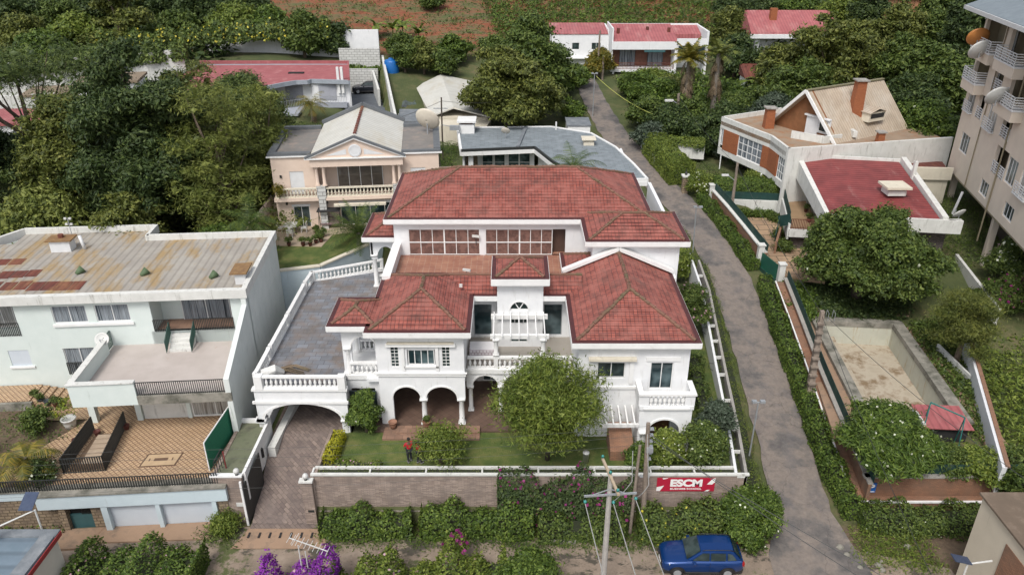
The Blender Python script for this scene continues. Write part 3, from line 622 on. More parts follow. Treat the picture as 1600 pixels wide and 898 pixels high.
def hip(par, x0, x1, y0, y1, z, p=.45, T=None, back=True, gut=True, m=None, fas=.28, ridge=True, name='roof'):
    w, d = x1-x0, y1-y0; mb = MB(T); mr = MB(T)
    if w >= d: h = d/2; a = Vector((x0+h, y0+h, z+h*p)); b = Vector((x1-h, y0+h, z+h*p)); c = [Vector(v) for v in ((x0, y0, z), (x1, y0, z), (x1, y1, z), (x0, y1, z))]; faces = [[c[0], c[1], b, a], [c[1], c[2], b], [c[2], c[3], a, b], [c[3], c[0], a]]; hips = [(c[0], a), (c[3], a), (c[1], b), (c[2], b)]
    else: h = w/2; a = Vector((x0+h, y0+h, z+h*p)); b = Vector((x0+h, y1-h, z+h*p)); c = [Vector(v) for v in ((x0, y0, z), (x1, y0, z), (x1, y1, z), (x0, y1, z))]; faces = [[c[0], c[1], a], [c[1], c[2], b, a], [c[2], c[3], b], [c[3], c[0], a, b]]; hips = [(c[0], a), (c[1], a), (c[2], b), (c[3], b)]
    for f in faces: tiles(mb, f)
    for f in faces: mb.poly([v-Vector((0, 0, .012)) for v in f][::-1])
    r = mb.build(name, m or TILE, par)
    up = Vector((0, 0, .05))
    for s, e in hips+[(a, b)]:
        if (e-s).length > .1:
            k = max(2, int((e-s).length/.38))
            for i in range(k): j = Vector(((i*37 % 11-5)*.005, (i*53 % 13-6)*.005, (i*29 % 7-3)*.006)); mr.tube([s.lerp(e, i/k)+up+j, s.lerp(e, (i+1.06)/k)+up*.7+j], [.13, .10], 6)
    mr.build('ridge_tile', RIDGE, r)
    if gut:
        g = MB(T); f = MB(T); e = .30
        for (ax, ay, bx, by) in ((x0-e, y0-e, x1+e, y0), (x0-e, y1, x1+e, y1+e), (x0-e, y0, x0, y1), (x1, y0, x1+e, y1)): g.box(ax, ay, z-.06, bx, by, z+.03)
        for (ax, ay, bx, by) in ((x0-e, y0-e-.03, x1+e, y0-e), (x0-e-.03, y0-e-.03, x0-e, y1+e+.03), (x1+e, y0-e-.03, x1+e+.03, y1+e+.03), (x0-e, y1+e, x1+e, y1+e+.03)): f.box(ax, ay, z-fas-.06, bx, by, z-.01)
        f.box(x0-e, y0-e, z-.12-fas, x1+e, y1+e, z-.065)
        g.build('gutter', DARKTRIM, r); f.build('fascia', WHITE2, r)
    return r
BPROF = [(.045, 0), (.075, .03), (.05, .07), (.04, .10), (.075, .20), (.085, .27), (.06, .38), (.036, .50), (.045, .56), (.07, .60), (.05, .62)]
def balmesh():
    mb = MB(); mb.lathe((0, 0, 0), [(r*1.15, z) for r, z in BPROF], 10); me = bpy.data.meshes.new('baluster')
    me.from_pydata([tuple(v) for v in mb.v], [], mb.f); me.materials.append(WHITE2)
    for p in me.polygons: p.use_smooth = True
    return me
BAL = balmesh()
def balus(par, p0, p1, z, sp=.30, posts=(), base=.12, sc=1, m=None, mesh=None, postw=.26, named='balustrade', zs=None):
    """rail, plinth and posts as one part, each baluster a sub-part of it"""
    p0, p1 = Vector(p0), Vector(p1); d = p1-p0; L = d.length; d.normalize(); mb = MB(); z0 = z; dz = zs or 0
    a = Vector((p0.x, p0.y, z0+base/2)); b = Vector((p1.x, p1.y, z0+base/2+dz)); mb.bar(a, b, .24, base); up = Vector((0, 0, base/2+.62*sc+.06)); mb.bar(a+up, b+up, .25, .12)
    for q in posts: c = p0.lerp(p1, q); zc = z0+dz*q; mb.box(c.x-postw/2, c.y-postw/2, zc, c.x+postw/2, c.y+postw/2, zc+base+.62*sc+.16)
    o = mb.build(named, m or WHITE2, par); n = max(1, int(L/sp))
    for i in range(n):
        q = (i+.5)/n
        if any(abs(q-k)*L < postw/2+.05 for k in posts): continue
        c = p0.lerp(p1, q); share('baluster', mesh or BAL, o, (c.x, c.y, z0+dz*q+base), 0, (1, 1, sc))
    return o
def column(par, x, y, z0, z1, r=.17, T=None, m=None, name='column'):
    h = z1-z0; mb = MB(T); mb.box(x-r*1.35, y-r*1.35, z0, x+r*1.35, y+r*1.35, z0+.12); mb.box(x-r*1.45, y-r*1.45, z1-.14, x+r*1.45, y+r*1.45, z1)
    mb.lathe((x, y, z0+.12), [(r*1.2, 0), (r*1.2, .05), (r, .1), (r*.97, (h-.3)*.5), (r*.88, h-.42), (r*1.05, h-.38), (r*.9, h-.34), (r*1.3, h-.26)], 14); return mb.build(name, m or WHITE2, par, True)
def archtrim(par, x0, x1, y, zs, rise, T=None, wd=.09, name='arch_trim', m=None):
    mb = MB(T); xm, r = (x0+x1)/2, (x1-x0)/2; pr = None
    for k in range(17):
        a = math.pi*k/16; c, s = math.cos(a), math.sin(a); q = [(xm-c*r, zs+s*rise), (xm-c*(r+wd), zs+s*(rise+wd))]
        if pr: mb.hexa([(pr[0][0], y-.05, pr[0][1]), (q[0][0], y-.05, q[0][1]), (q[0][0], y+.02, q[0][1]), (pr[0][0], y+.02, pr[0][1]), (pr[1][0], y-.05, pr[1][1]), (q[1][0], y-.05, q[1][1]), (q[1][0], y+.02, q[1][1]), (pr[1][0], y+.02, pr[1][1])])
        pr = q
    return mb.build(name, m or WHITE2, par)
def dish(name, lab, loc, r, az, el, m=None, mast=.6, group=None):
    t = thing(name, lab, 'satellite dish', loc, 0, group); Mx = Matrix.Translation((0, 0, mast)) @ Matrix.Rotation(az, 4, 'Z') @ Matrix.Rotation(R(90)-el, 4, 'X')
    mb = MB(Mx); prof = [(r*k/6, -.28*r*(1-(k/6)**2)) for k in range(7)]; n = 22; rings = [[mb.pt((max(q, .01)*math.cos(j*2*math.pi/n), max(q, .01)*math.sin(j*2*math.pi/n), z+.12*r)) for j in range(n)] for q, z in prof]
    for a, b in zip(rings, rings[1:]):
        for k in range(n): mb.f.append([a[k], a[(k+1) % n], b[(k+1) % n], b[k]])
    o = mb.build('reflector', m or SATIN, t, True); s = o.modifiers.new('s', 'SOLIDIFY'); s.thickness = .02
    mb = MB(Mx); mb.tube([(0, -r*.9, 0), (0, -r*.25, r*.75)], r*.025+.008, 5); mb.tube([(0, -r*.25, r*.7), (0, -r*.12, r*.85)], r*.06+.02, 6); mb.build('feed_arm', GALV, t)
    MB().tube([(0, 0, -.05), (0, 0, mast)], .035+r*.02, 6).build('mast', GALV, t); return t
def railing(par, pts, h=.9, sp=.12, m=None, name='railing', r=.018, T=None, top=.045):
    mb = MB(T)
    for a, b in zip(pts, pts[1:]):
        a, b = Vector(a), Vector(b); up = Vector((0, 0, h)); mb.bar(a+up, b+up, top); mb.bar(a+Vector((0, 0, .08)), b+Vector((0, 0, .08)), .03); n = max(1, int((b-a).length/sp))
        for i in range(n+1): c = a.lerp(b, i/n); mb.bar(c, c+up, r*2)
    return mb.build(name, m or IRON, par)
def flag(mb, x0, x1, y0, y1, z): mb.box(x0, y0, z-.2, x1, y1, z)
# ---------------- the school villa ----------------
S = thing('school_villa', 'large white villa with red tiled hip roofs, arcades and balustraded terraces', 'building', (0, 44, 2.9), world=True)
def sp(mb, name, m, smooth=False): return mb.build(name, m, S, smooth)
EZ = 9.95
hip(S, -8.45, -2.75, 39.45, 47.0, EZ); hip(S, -10.8, -8.3, 40.2, 43.35, EZ, .42)
hip(S, 3.75, 10.6, 38.25, 50.4, EZ, .46)
hip(S, -1.0, 2.05, 43.55, 46.5, 11.45, .45, fas=.38)
hip(S, -8.9, 9.9, 51.55, 61.5, 12.3, .44); hip(S, 5.2, 11.6, 47.45, 52.4, 12.32, .40)
hip(S, -10.75, -7.4, 52.4, 56.8, 10.55, .45)
# linking roof between the two front wings (front slope falls to the recess)
mb = MB(); tiles(mb, [(-4.2, 44.1, EZ), (4.6, 44.1, EZ), (4.6, 45.6, EZ+.68), (-4.2, 45.6, EZ+.68)]); mb.poly([(-4.2, 45.6, EZ+.68), (4.6, 45.6, EZ+.68), (4.6, 47.0, EZ), (-4.2, 47.0, EZ)]); r = sp(mb, 'roof', TILE)
mb = MB()
for i in range(22): mb.tube([(-4.2+i*.4, 45.6, EZ+.72), (-3.78+i*.4, 45.6, EZ+.70)], [.12, .10], 6)
mb.build('ridge_tile', RIDGE, r); MB().box(-2.5, 43.86, EZ-.06, 3.5, 44.1, EZ+.03).build('gutter', DARKTRIM, r); MB().box(-2.5, 43.82, EZ-.36, 3.5, 43.86, EZ-.01).build('fascia', WHITE2, r)
# solid volumes
mb = MB(); T_ = .25
# wing A (left front): upper front wall, arcade wall
mb.wall(-8.2, -2.9, 39.7, T_, 6.3, 9.6, [('r', -6.35, -4.65, 7.35, 8.45), ('r', -7.35, -6.85, 7.25, 8.65), ('r', -4.25, -3.75, 7.25, 8.65)])
mb.wall(-8.2, -2.9, 39.7, T_, 4.86, 6.3, [('a', -7.4, -5.68, 4.8, 4.95, .85), ('a', -5.32, -3.42, 4.8, 4.95, .85)]); mb.box(-8.2, 39.7, 2.9, -7.4, 39.95, 4.86)
mb.box(-8.2, 39.95, 6.3, -7.95, 47, 9.6); mb.box(-3.15, 39.95, 6.3, -2.9, 45.2, 9.6); mb.box(-8.2, 39.95, 2.9, -7.95, 47, 6.3)
# recess between wings
mb.wall(-2.9, 3.9, 41.1, T_, 4.86, 6.2, [('a', -2.5, -.9, 4.8, 4.95, .78), ('a', -.55, 1.22, 4.8, 4.95, .85), ('a', 1.58, 3.45, 4.8, 4.95, .85)]); mb.box(3.45, 41.1, 2.9, 3.9, 41.35, 4.86)
mb.wall(-2.9, 3.9, 45.0, T_, 6.2, 9.6, [('r', -2.55, -1.35, 6.4, 8.75), ('r', 2.1, 3.35, 6.4, 8.75)])
mb.box(-9, 39.96, 6.0, -2.9, 45.0, 6.2); mb.box(-2.9, 41.36, 6.0, 3.9, 45.0, 6.2)                                     # first floor slab
# tower
mb.wall(-.95, 2.0, 43.75, T_, 6.2, 11.0, [('r', -.12, 1.05, 6.55, 7.1), ('r', -.12, 1.05, 7.95, 8.75), ('a', -.12, 1.05, 9.0, 9.0, .6)])
mb.box(-.95, 44.0, 6.2, -.7, 46.4, 11.0); mb.box(1.75, 44.0, 6.2, 2.0, 46.4, 11.0); mb.box(-.7, 46.15, 9, 1.75, 46.4, 11)
# wing B (right front)
mb.wall(3.9, 10.45, 38.5, T_, 2.9, 9.6, [('r', 5.05, 6.7, 7.2, 8.3), ('r', 8.2, 9.55, 6.45, 8.3), ('r', 8.3, 9.7, 2.9, 5.4)])
mb.box(3.9, 38.75, 2.9, 4.15, 45.2, 9.6); mb.box(10.2, 38.75, 2.9, 10.45, 50, 9.6)
# rear block and right rear block
mb.box(-8.6, 51.75, 9.2, 9.7, 61.2, 9.3); mb.wall(-8.6, 5.5, 51.75, T_, 9.25, 12.1, [('r', -7.55, -2.35, 9.3, 11.35), ('r', -1.95, 3.9, 9.3, 11.35)])
mb.box(-8.6, 52.0, 3, -8.35, 61.2, 12.1); mb.box(9.45, 52, 3, 9.7, 61.2, 12.1); mb.box(-8.35, 60.95, 3, 9.45, 61.2, 12.1)
mb.wall(5.45, 11.35, 47.65, T_, 2.9, 12.1); mb.box(5.45, 47.9, 9.2, 5.7, 52, 12.1); mb.box(11.1, 47.9, 2.9, 11.35, 60, 12.1)
mb.box(-8.35, 46.9, 3, 5.45, 47.1, 9.1)
sp(mb, 'wall', WHITE)
sp(MB().box(-8.6, 45.4, 9.05, 5.5, 51.75, 9.3).box(-8.35, 51.9, 9.15, 9.4, 60.9, 9.32), 'roof_terrace', TERRA)
sp(MB().box(-2.9, 41.1, 6.2, 3.9, 45, 6.26), 'balcony_floor', plain('beige_floor_tile', (.36, .33, .29), (.30, .275, .24), 1.2, .6))
sp(MB().box(-8.6, 38.95, 2.7, 3.9, 47, 3.0), 'porch_floor', PORCHT)
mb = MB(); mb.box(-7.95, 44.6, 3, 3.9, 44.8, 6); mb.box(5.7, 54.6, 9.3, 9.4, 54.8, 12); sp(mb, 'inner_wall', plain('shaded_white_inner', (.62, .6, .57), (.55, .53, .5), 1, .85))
for x in (-7.0, -5.2, -2.0, 0.6, 2.6): win(S, x, x+1.1, 3.1, 5.3, 44.55, 2, 1, WHITE2, GLASS, name='inner_door')
# rear sliding glazing
win(S, -7.55, -4.95, 9.32, 11.35, 51.8, 3, 1, WHITE2, GLASSR, name='glazed_door'); win(S, -4.95, -2.35, 9.32, 11.35, 51.8, 3, 1, WHITE2, GLASSR, name='glazed_door')
win(S, -1.95, .55, 9.32, 11.35, 51.8, 3, 1, WHITE2, GLASSR, name='glazed_door'); win(S, .55, 2.95, 9.32, 11.35, 51.8, 3, 1, WHITE2, GLASSR, name='glazed_door')
mb = MB(); mb.box(-7.5, 51.74, 10.28, -2.4, 51.8, 10.34); mb.box(-1.9, 51.74, 10.28, 2.9, 51.8, 10.34); sp(mb, 'transom', WHITE2)
sp(MB().box(2.9, 52.3, 9.3, 3.95, 52.35, 11.4), 'doorway_interior', plain('brown_doorway', (.10, .055, .04), (.07, .04, .03), 2, .6))
# wing A windows
win(S, -6.3, -4.7, 7.38, 8.42, 39.8, 4, 1, WHITE2, GLASSB)
for x in (-7.35, -4.25): win(S, x, x+.5, 7.25, 8.65, 39.75, 2, 6, WHITE2, GLASS, name='glass_block_window', fr=.035)
mb = MB(); mb.box(-8.3, 39.6, 6.62, -2.82, 39.7, 6.8); mb.box(-8.4, 39.55, 6.8, -2.75, 39.7, 6.86); mb.box(-7.6, 39.5, 8.75, -3.4, 39.7, 8.95); mb.box(-6.55, 39.6, 7.22, -4.45, 39.7, 7.32)
for x in (-6.68, -4.62): mb.box(x, 39.6, 7.0, x+.18, 39.7, 8.75)
mb.box(3.85, 38.4, 6.5, 7.5, 38.5, 6.66); mb.box(4.55, 38.4, 6.86, 4.8, 38.5, 8.4); mb.box(6.95, 38.4, 6.86, 7.2, 38.5, 8.4); mb.box(7.9, 38.42, 8.45, 9.9, 38.5, 8.7)
mb.box(-2.9, 41.02, 5.95, 3.9, 41.1, 6.25); mb.box(4.2, 47.6, 9.9, 5.45, 47.65, 10.0)
sp(mb, 'cornice', WHITE2)
for x0, x1 in ((-7.4, -5.68), (-5.32, -3.42)): archtrim(S, x0, x1, 39.7, 4.95, .85)
for x0, x1, r_ in ((-2.5, -.9, .78), (-.55, 1.22, .85), (1.58, 3.45, .85)): archtrim(S, x0, x1, 41.1, 4.95, r_)
for x in (-5.5, -3.16): column(S, x, 39.82, 2.98, 4.93, .17)
for x in (-2.65, -.72, 1.4, 3.62): column(S, x, 41.22, 2.98, 4.93, .14)
# recess: doors, tower windows, pergola
win(S, -2.55, -1.35, 6.4, 8.75, 45.1, 1, 1, GALV, GLASSB, name='glass_door'); win(S, 2.1, 3.35, 6.4, 8.75, 45.1, 1, 1, GALV, GLASSB, name='glass_door')
win(S, -.1, 1.03, 6.57, 7.08, 43.85, 2, 1); win(S, -.1, 1.03, 7.97, 8.73, 43.85, 4, 1)
mb = MB(); xm = .465
for a in (60, 120): mb.bar((xm, 43.83, 9.02), (xm+math.cos(R(a))*.62, 43.83, 9.02+math.sin(R(a))*.60), .06, .05)
mb.box(-.15, 43.8, 8.97, 1.08, 43.87, 9.03); f = sp(mb, 'fanlight', WHITE2)
mb = MB(); n = 14; c = [(xm+.585*math.cos(math.pi*k/n), 43.9, 9.0+.6*math.sin(math.pi*k/n)) for k in range(n+1)]; mb.poly(c[::-1]); mb.build('pane', GLASS, f)
archtrim(S, -.12, 1.05, 43.75, 9.0, .6, wd=.10)
mb = MB(); mb.box(-1.35, 41.15, 8.35, 2.3, 41.35, 8.62); mb.box(-1.35, 43.5, 8.45, 2.3, 43.72, 8.75)
for i in range(7): x = -1.15+i*.53; mb.bar((x, 40.85, 8.67), (x, 43.75, 8.82), .065, .13)
pg = sp(mb, 'pergola', WHITE2); column(S, -1.0, 41.25, 7.15, 8.35, .14); column(S, 1.95, 41.25, 7.15, 8.35, .14)
o = balus(S, (-2.8, 41.2), (3.8, 41.2), 6.2, .30, (0.27, .72)); sp(MB().box(-2.9, 40.98, 5.9, 3.9, 41.1, 6.22), 'slab_edge', WHITE2)
for x in (-.75, 1.75): sp(MB().box(x-.05, 43.62, 8.25, x+.05, 43.74, 8.45), 'wall_lamp', GALV)
# wing B windows, awning boxes and balcony
win(S, 5.05, 6.7, 7.2, 8.3, 38.6, 2, 1, WHITE2, GLASS, bars=1); win(S, 8.2, 9.55, 6.45, 8.3, 38.6, 2, 1, WHITE2, GLASSB, name='balcony_door')
sp(MB().box(4.5, 38.2, 8.55, 7.3, 38.5, 8.72), 'awning_box', CREAM); sp(MB().box(-7.5, 39.45, 8.96, -3.5, 39.7, 9.02), 'awning_box', CREAM)
mb = MB(); mb.box(7.45, 37.05, 5.95, 10.65, 38.5, 6.2); mb.wall(7.5, 10.6, 37.15, .22, 2.95, 5.95, [('a', 8.1, 9.95, 2.9, 4.35, .85)]); mb.box(7.5, 37.37, 2.95, 7.7, 38.5, 5.95); mb.box(7.4, 37.1, 6.2, 7.62, 38.5, 6.95); mb.box(10.45, 37.1, 6.2, 10.68, 38.5, 6.95)
mb.box(7.62, 37.1, 6.2, 8.0, 37.3, 6.95); mb.box(10.1, 37.1, 6.2, 10.45, 37.3, 6.95); sp(mb, 'balcony', WHITE)
mb = MB(); mb.box(7.36, 37.0, 6.95, 10.74, 37.36, 7.07); mb.box(7.36, 37.36, 6.95, 7.68, 38.5, 7.07); mb.box(10.42, 37.36, 6.95, 10.74, 38.5, 7.07); mb.box(7.7, 36.98, 6.0, 10.4, 37.08, 6.1); sp(mb, 'coping', WHITE2)
for i in range(8): share('baluster', BAL, S, (8.14+i*.265, 37.2, 6.2), 0, (1.25, 1.2, 1.2))
archtrim(S, 8.1, 9.95, 37.15, 4.35, .85, wd=.12); column(S, 7.85, 37.2, 2.95, 4.4, .2); column(S, 10.25, 37.2, 2.95, 4.4, .2)
sp(MB().box(8.35, 38.6, 2.95, 9.65, 38.66, 5.3), 'front_door', WOOD)
mb = MB(); mb.box(5.0, 37.0, 4.72, 7.5, 37.15, 4.95)
for i in range(6): x = 5.15+i*.42; mb.bar((x, 36.85, 5.0), (x+.02, 38.5, 5.2), .09, .16)
sp(mb, 'side_pergola', WHITE2)
# east side: pilasters, parapet bits
mb = MB(); mb.box(10.45, 39.6, 2.9, 10.6, 40.0, 9.6); mb.box(10.45, 44, 2.9, 10.6, 44.4, 9.6); mb.box(10.6, 46.6, 2.9, 11.1, 47.6, 9.9); sp(mb, 'pilaster', WHITE2)
column(S, 10.75, 40.6, 2.95, 8.3, .19); column(S, 10.85, 44.8, 2.95, 8.3, .19)
# sloping white copings where wing B's roof meets the rear block
mb = MB()
for sx, ex in ((7.175, 3.45), (7.175, 10.95)): mb.bar((sx, 47.3, EZ+.45*3.6+.22), (ex, 47.3, EZ+.18), .45, .22)
sp(mb, 'gable_coping', WHITE2)
# roof terrace side parapet, flashing
mb = MB(); mb.box(-8.55, 47.0, 6.3, -8.2, 51.75, 10.15); mb.box(-8.62, 46.2, 6.3, -8.2, 47.0, 10.0); sp(mb, 'parapet', WHITE); sp(MB().box(-8.7, 46.15, 10.0, -8.12, 51.75, 10.27), 'parapet_coping', WHITE2)
# left loggia on the slate terrace
mb = MB(); mb.wall(-10.4, -8.2, 40.45, .22, 6.3, 9.6, [('a', -9.85, -8.3, 6.3, 8.15, .8)]); mb.box(-8.45, 40.7, 6.3, -8.2, 43, 9.6); mb.wall(-10.4, -8.2, 43.0, .2, 6.3, 9.6, [('a', -9.9, -8.5, 6.3, 8.15, .7)])
mb.wall(-10.4, -8.2, 40.3, .15, 2.9, 6.25, [('r', -10.1, -8.6, 2.9, 5.3)]); sp(mb, 'loggia_wall', WHITE)
archtrim(S, -9.85, -8.3, 40.45, 8.15, .8); column(S, -10.1, 40.5, 6.3, 8.2, .16); column(S, -10.1, 43.1, 6.3, 8.2, .16)
balus(S, (-10.0, 40.4), (-8.3, 40.4), 6.3, .27, ()); balus(S, (-10.0, 43.2), (-8.3, 43.2), 6.3, .27, ())
sp(MB().box(-10.5, 40.2, 6.0, -8.15, 43.4, 6.3), 'loggia_floor', WHITE2)
sp(MB().box(-10.2, 40.1, 2.95, -8.5, 40.2, 5.2), 'side_door', GLASS)
# slate terrace over the driveway
sp(MB().prism([(-15.5, 39.1), (-10.25, 39.1), (-10.25, 55.4), (-15.5, 53.4)], 6.0, 6.28), 'slate_terrace', SLATE)
mb = MB(); mb.wall(-15.7, -10.1, 38.9, .28, 2.4, 6.05, [('a', -15.3, -10.55, 2.3, 3.95, 1.15)]); mb.box(-15.7, 39.2, 4.9, -15.45, 53.4, 6.2); mb.wall(-15.72, -15.47, 39.2, 14, 2.4, 3.2)
mb.box(-10.3, 43.4, 2.5, -10.1, 55, 6.2); mb.box(-15.9, 38.75, 3.75, -15.3, 39.2, 3.95); sp(mb, 'carport_wall', WHITE)
archtrim(S, -15.3, -10.55, 38.9, 3.95, 1.15, wd=.14); column(S, -10.3, 39.04, 2.3, 3.95, .2); column(S, -15.5, 39.04, 1.9, 3.95, .2)
sp(MB().box(-15.85, 38.78, 5.15, -10.0, 38.9, 5.32), 'carport_cornice', WHITE2); sp(MB().box(-15.8, 38.8, 6.05, -10.0, 39.2, 6.2), 'terrace_edge', WHITE2)
balus(S, (-15.3, 39.0), (-10.3, 39.0), 6.2, .29, (0, 1), postw=.45)
for a, b in ((39.3, 42.2), (42.6, 46.6), (47.0, 51.4)): balus(S, (-15.58, a), (-15.58, b), 6.2, .30, (0, 1), sc=1)
balus(S, (-15.58, 51.9), (-15.5, 53.5), 6.2, .8, (0, 1)); balus(S, (-15.4, 53.6), (-10.4, 55.7), 6.2, .30, (0, 1), zs=.1)
sp(MB().prism([(-15.6, 53.2), (-15.6, 53.7), (-10.2, 55.9), (-10.2, 55.4)], 3, 6.25), 'terrace_end_wall', WHITE)
# small porch at the rear left corner
mb = MB(); mb.wall(-10.55, -7.6, 52.6, .2, 8.6, 10.5, [('a', -10.1, -8.8, 8.6, 8.7, .9)]); mb.box(-10.6, 52.6, 8.9, -10.4, 56.6, 10.5); sp(mb, 'porch_wall', WHITE); column(S, -10.35, 52.75, 6.25, 8.95, .17); column(S, -8.95, 54.3, 6.25, 8.95, .13)
balus(S, (-10.3, 53.0), (-8.7, 53.0), 6.25, .27, ())
# ---------------- loose things around the school ----------------
t = thing('banner', 'red ESCM business school banner with white corner stripes hung on the stone wall', 'banner', (10.05, 34.1, 2.4), world=True)
REDB = plain('banner_red', (.42, .012, .04), (.36, .01, .034), 1, .55, bmp=0); WB = plain('banner_white', (.8, .79, .77), (.75, .74, .72), 1, .55, bmp=0)
bx0, bx1, bz0, bz1 = 8.25, 11.55, 2.42, 3.38; by = 34.12
MB().box(bx0, by, bz0, bx1, by+.03, bz1).build('cloth', REDB, t)
mb = MB(); y = by-.006
for q in ([(bx0, bz0+.02), (bx0+.2, bz0+.02), (bx0+.42, bz0+.42), (bx0, bz0+.42-.12)], [(bx0+.28, bz1), (bx0+.34, bz1-.10), (bx0+.62, bz1-.02), (bx0+.58, bz1)], [(bx1, bz1), (bx1, bz1-.3), (bx1-.16, bz1-.46), (bx1-.46, bz1-.46), (bx1-.14, bz1-.02)], [(bx1-.56, bz0), (bx1-.34, bz0), (bx1-.24, bz0+.12), (bx1-.42, bz0+.10)]): mb.poly([(a, y, b) for a, b in q])
mb.build('stripe', WB, t)
def text(s, size, x, y, z, m, par, name, rx=R(90), rz=0, bold=.0, ext=.004, spc=1.0, alx='CENTER', scx=1):
    c = bpy.data.curves.new(name, 'FONT'); c.body = s; c.size = size; c.align_x = alx; c.align_y = 'BOTTOM_BASELINE' if False else 'CENTER'; c.extrude = ext; c.offset = bold; c.space_character = spc; c.materials.append(m)
    q0 = bpy.data.objects.new(name, c); COL.objects.link(q0); bpy.context.view_layer.update(); me = bpy.data.meshes.new_from_object(q0); bpy.data.objects.remove(q0); o = bpy.data.objects.new(name, me); COL.objects.link(o); o.parent = par; q = ORG.get(rootof(par).name, (0, 0, 0)); o.location = (x+q[0], y+q[1], z+q[2]); o.rotation_euler = (rx, 0, rz); o.scale = (scx, 1, 1); return o
text('ESCM', .66, 9.92, y-.004, 3.0, WB, t, 'lettering', bold=.034, spc=.98, scx=1.16); text('BUSINESS SCHOOL', .17, 9.92, y-.004, 2.60, WB, t, 'small_lettering', bold=.004, spc=1.05, scx=1.2)
def pot(loc, lab, m, r=.22, h=.35, plant=None, seed=0, ps=.4, grp='potted plants', pm=None):
    t = thing('plant_pot', lab, 'plant pot', loc, 0, grp); MB().lathe((0, 0, 0), [(r*.7, 0), (r*.9, h*.5), (r, h*.9), (r*1.1, h*.92), (r*1.1, h), (r*.9, h), (r*.85, h*.85)], 12).build('pot', m, t, True)
    if plant:
        rng = np.random.default_rng(seed); V, P = blobs([(0, 0, h+ps*.5, ps*.6, ps*.6, ps*.55)], 260, .07, .4, rng, 5, .1); leafobj('foliage', V, pm or L_MID, t)
    return t
CLAY = plain('clay_pot', (.32, .17, .11), (.26, .13, .085), 3, .8)
pot((-7.45, 39.15, 3.16), 'clay pot on the porch step beneath the first arch', CLAY, .26, .42); pot((-5.35, 39.2, 3.16), 'clay pot with thin twigs at the foot of the arcade column', CLAY, .26, .42, True, 3, .3)
t = thing('patio_table', 'long table under a patterned white cloth on the first-floor balcony', 'table', (-1.85, 42.6, 6.26)); MB().box(-.85, -.5, .72, .85, .5, .78).build('cloth', plain('white_cloth', (.75, .74, .74), (.66, .65, .66), 4, .8), t)
CLP = bricky('patterned_cloth', (.74, .72, .73), (.70, .66, .68), (.40, .30, .34), .22, .18, .5, .025, .8); mb = MB(); mb.box(-.86, -.53, .25, .86, -.5, .73); mb.box(-.88, -.5, .25, -.85, .5, .73); mb.box(.85, -.5, .25, .88, .5, .73); mb.build('cloth_skirt', CLP, t)
for a in (-.7, .7):
    for b in (-.4, .4): MB().box(a-.03, b-.03, 0, a+.03, b+.03, .72).build('leg', WOOD, t)
def camlamp(loc, lab, yaw): t = thing('security_camera', lab, 'camera', loc, yaw, 'cameras on the roof terrace'); MB().tube([(0, 0, -.4), (0, 0, .25)], .03, 6).build('bracket', IRON, t); MB().box(-.28, -.07, .25, .28, .07, .4).build('housing', SATIN, t)
camlamp((-3.1, 47.5, 9.75), 'white camera on a short post where the terrace meets the tiled roof', R(-20)); camlamp((-2.62, 51.55, 10.55), 'white camera in front of the terrace glazing', R(-15))
o = MB().box(-.1, -.08, -.05, .1, .08, .13).build('vent_cap', SATIN); o.location = A(720, 447, 10.55); tag(o, 'tiny white vent cap on the red tiles behind the left front wing', 'vent')
# dry palm boughs lying on slate terrace
rng = random.Random(4); mb = MB()
for k in range(7):
    p0 = Vector((-14.9+rng.random()*.4, 40.6+rng.random()*.5, 6.36)); mb.tube([p0, p0+Vector((.9, -.2+.12*k, .12)), p0+Vector((1.9, -.6+.12*k, .03))], [.07, .05, .03], 5)
tag(mb.build('dry_palm_stalks', L_DEAD), 'brown dry palm stalks dumped in the corner of the slate terrace', 'palm stalks')
mb = MB()
mb.tube([(-15.3, 39.9, 6.6), (-14.6, 40.0, 6.9), (-14.3, 40.4, 6.4)], [.35, .3, .2], 8); tag(mb.build('tarpaulin', SATIN), 'crumpled pale tarpaulin heaped on the corner of the slate terrace', 'tarpaulin')
# ---------------- pale mint villa with walled roof (west of the driveway) ----------------
GV = thing('mint_villa', 'pale mint two-storey villa with stained flat roof, upper terrace and garages beneath', 'building', (-17.35, 44.7, 2.9), R(4.4))
gp = lambda mb, n, m, s=False: mb.build(n, m, GV, s)
mb = MB(); mb.wall(-26, 0, 0, .25, -.1, 6.7, [('r', -12.5, -10.35, 5.1, 6.35), ('r', -9.8, -7.65, 5.1, 6.35), ('r', -17.8, -14.8, 4.3, 6.5), ('r', -6.3, -1.15, 4.25, 6.5), ('r', -16.0, -14.7, 2.0, 3.2), ('r', -12.5, -10.5, 1.2, 3.2)])
mb.box(-26, 0.25, -.1, -25.75, 11.2, 6.7); mb.box(-6.4, 1.7, 3.3, -1.1, 1.9, 6.6); mb.box(-6.55, .25, 3.3, -6.3, 1.9, 6.6); mb.box(-18, 1.2, 3.3, -14.6, 1.4, 6.6); mb.box(-26, 11.2, -.1, -9.4, 11.45, 6.7); mb.box(-9.4, 9.1, -.1, -.3, 9.35, 6.7)
mb.box(-6.55, 0, 2.9, -.3, .24, 4.25)
gp(mb, 'wall', MINT)
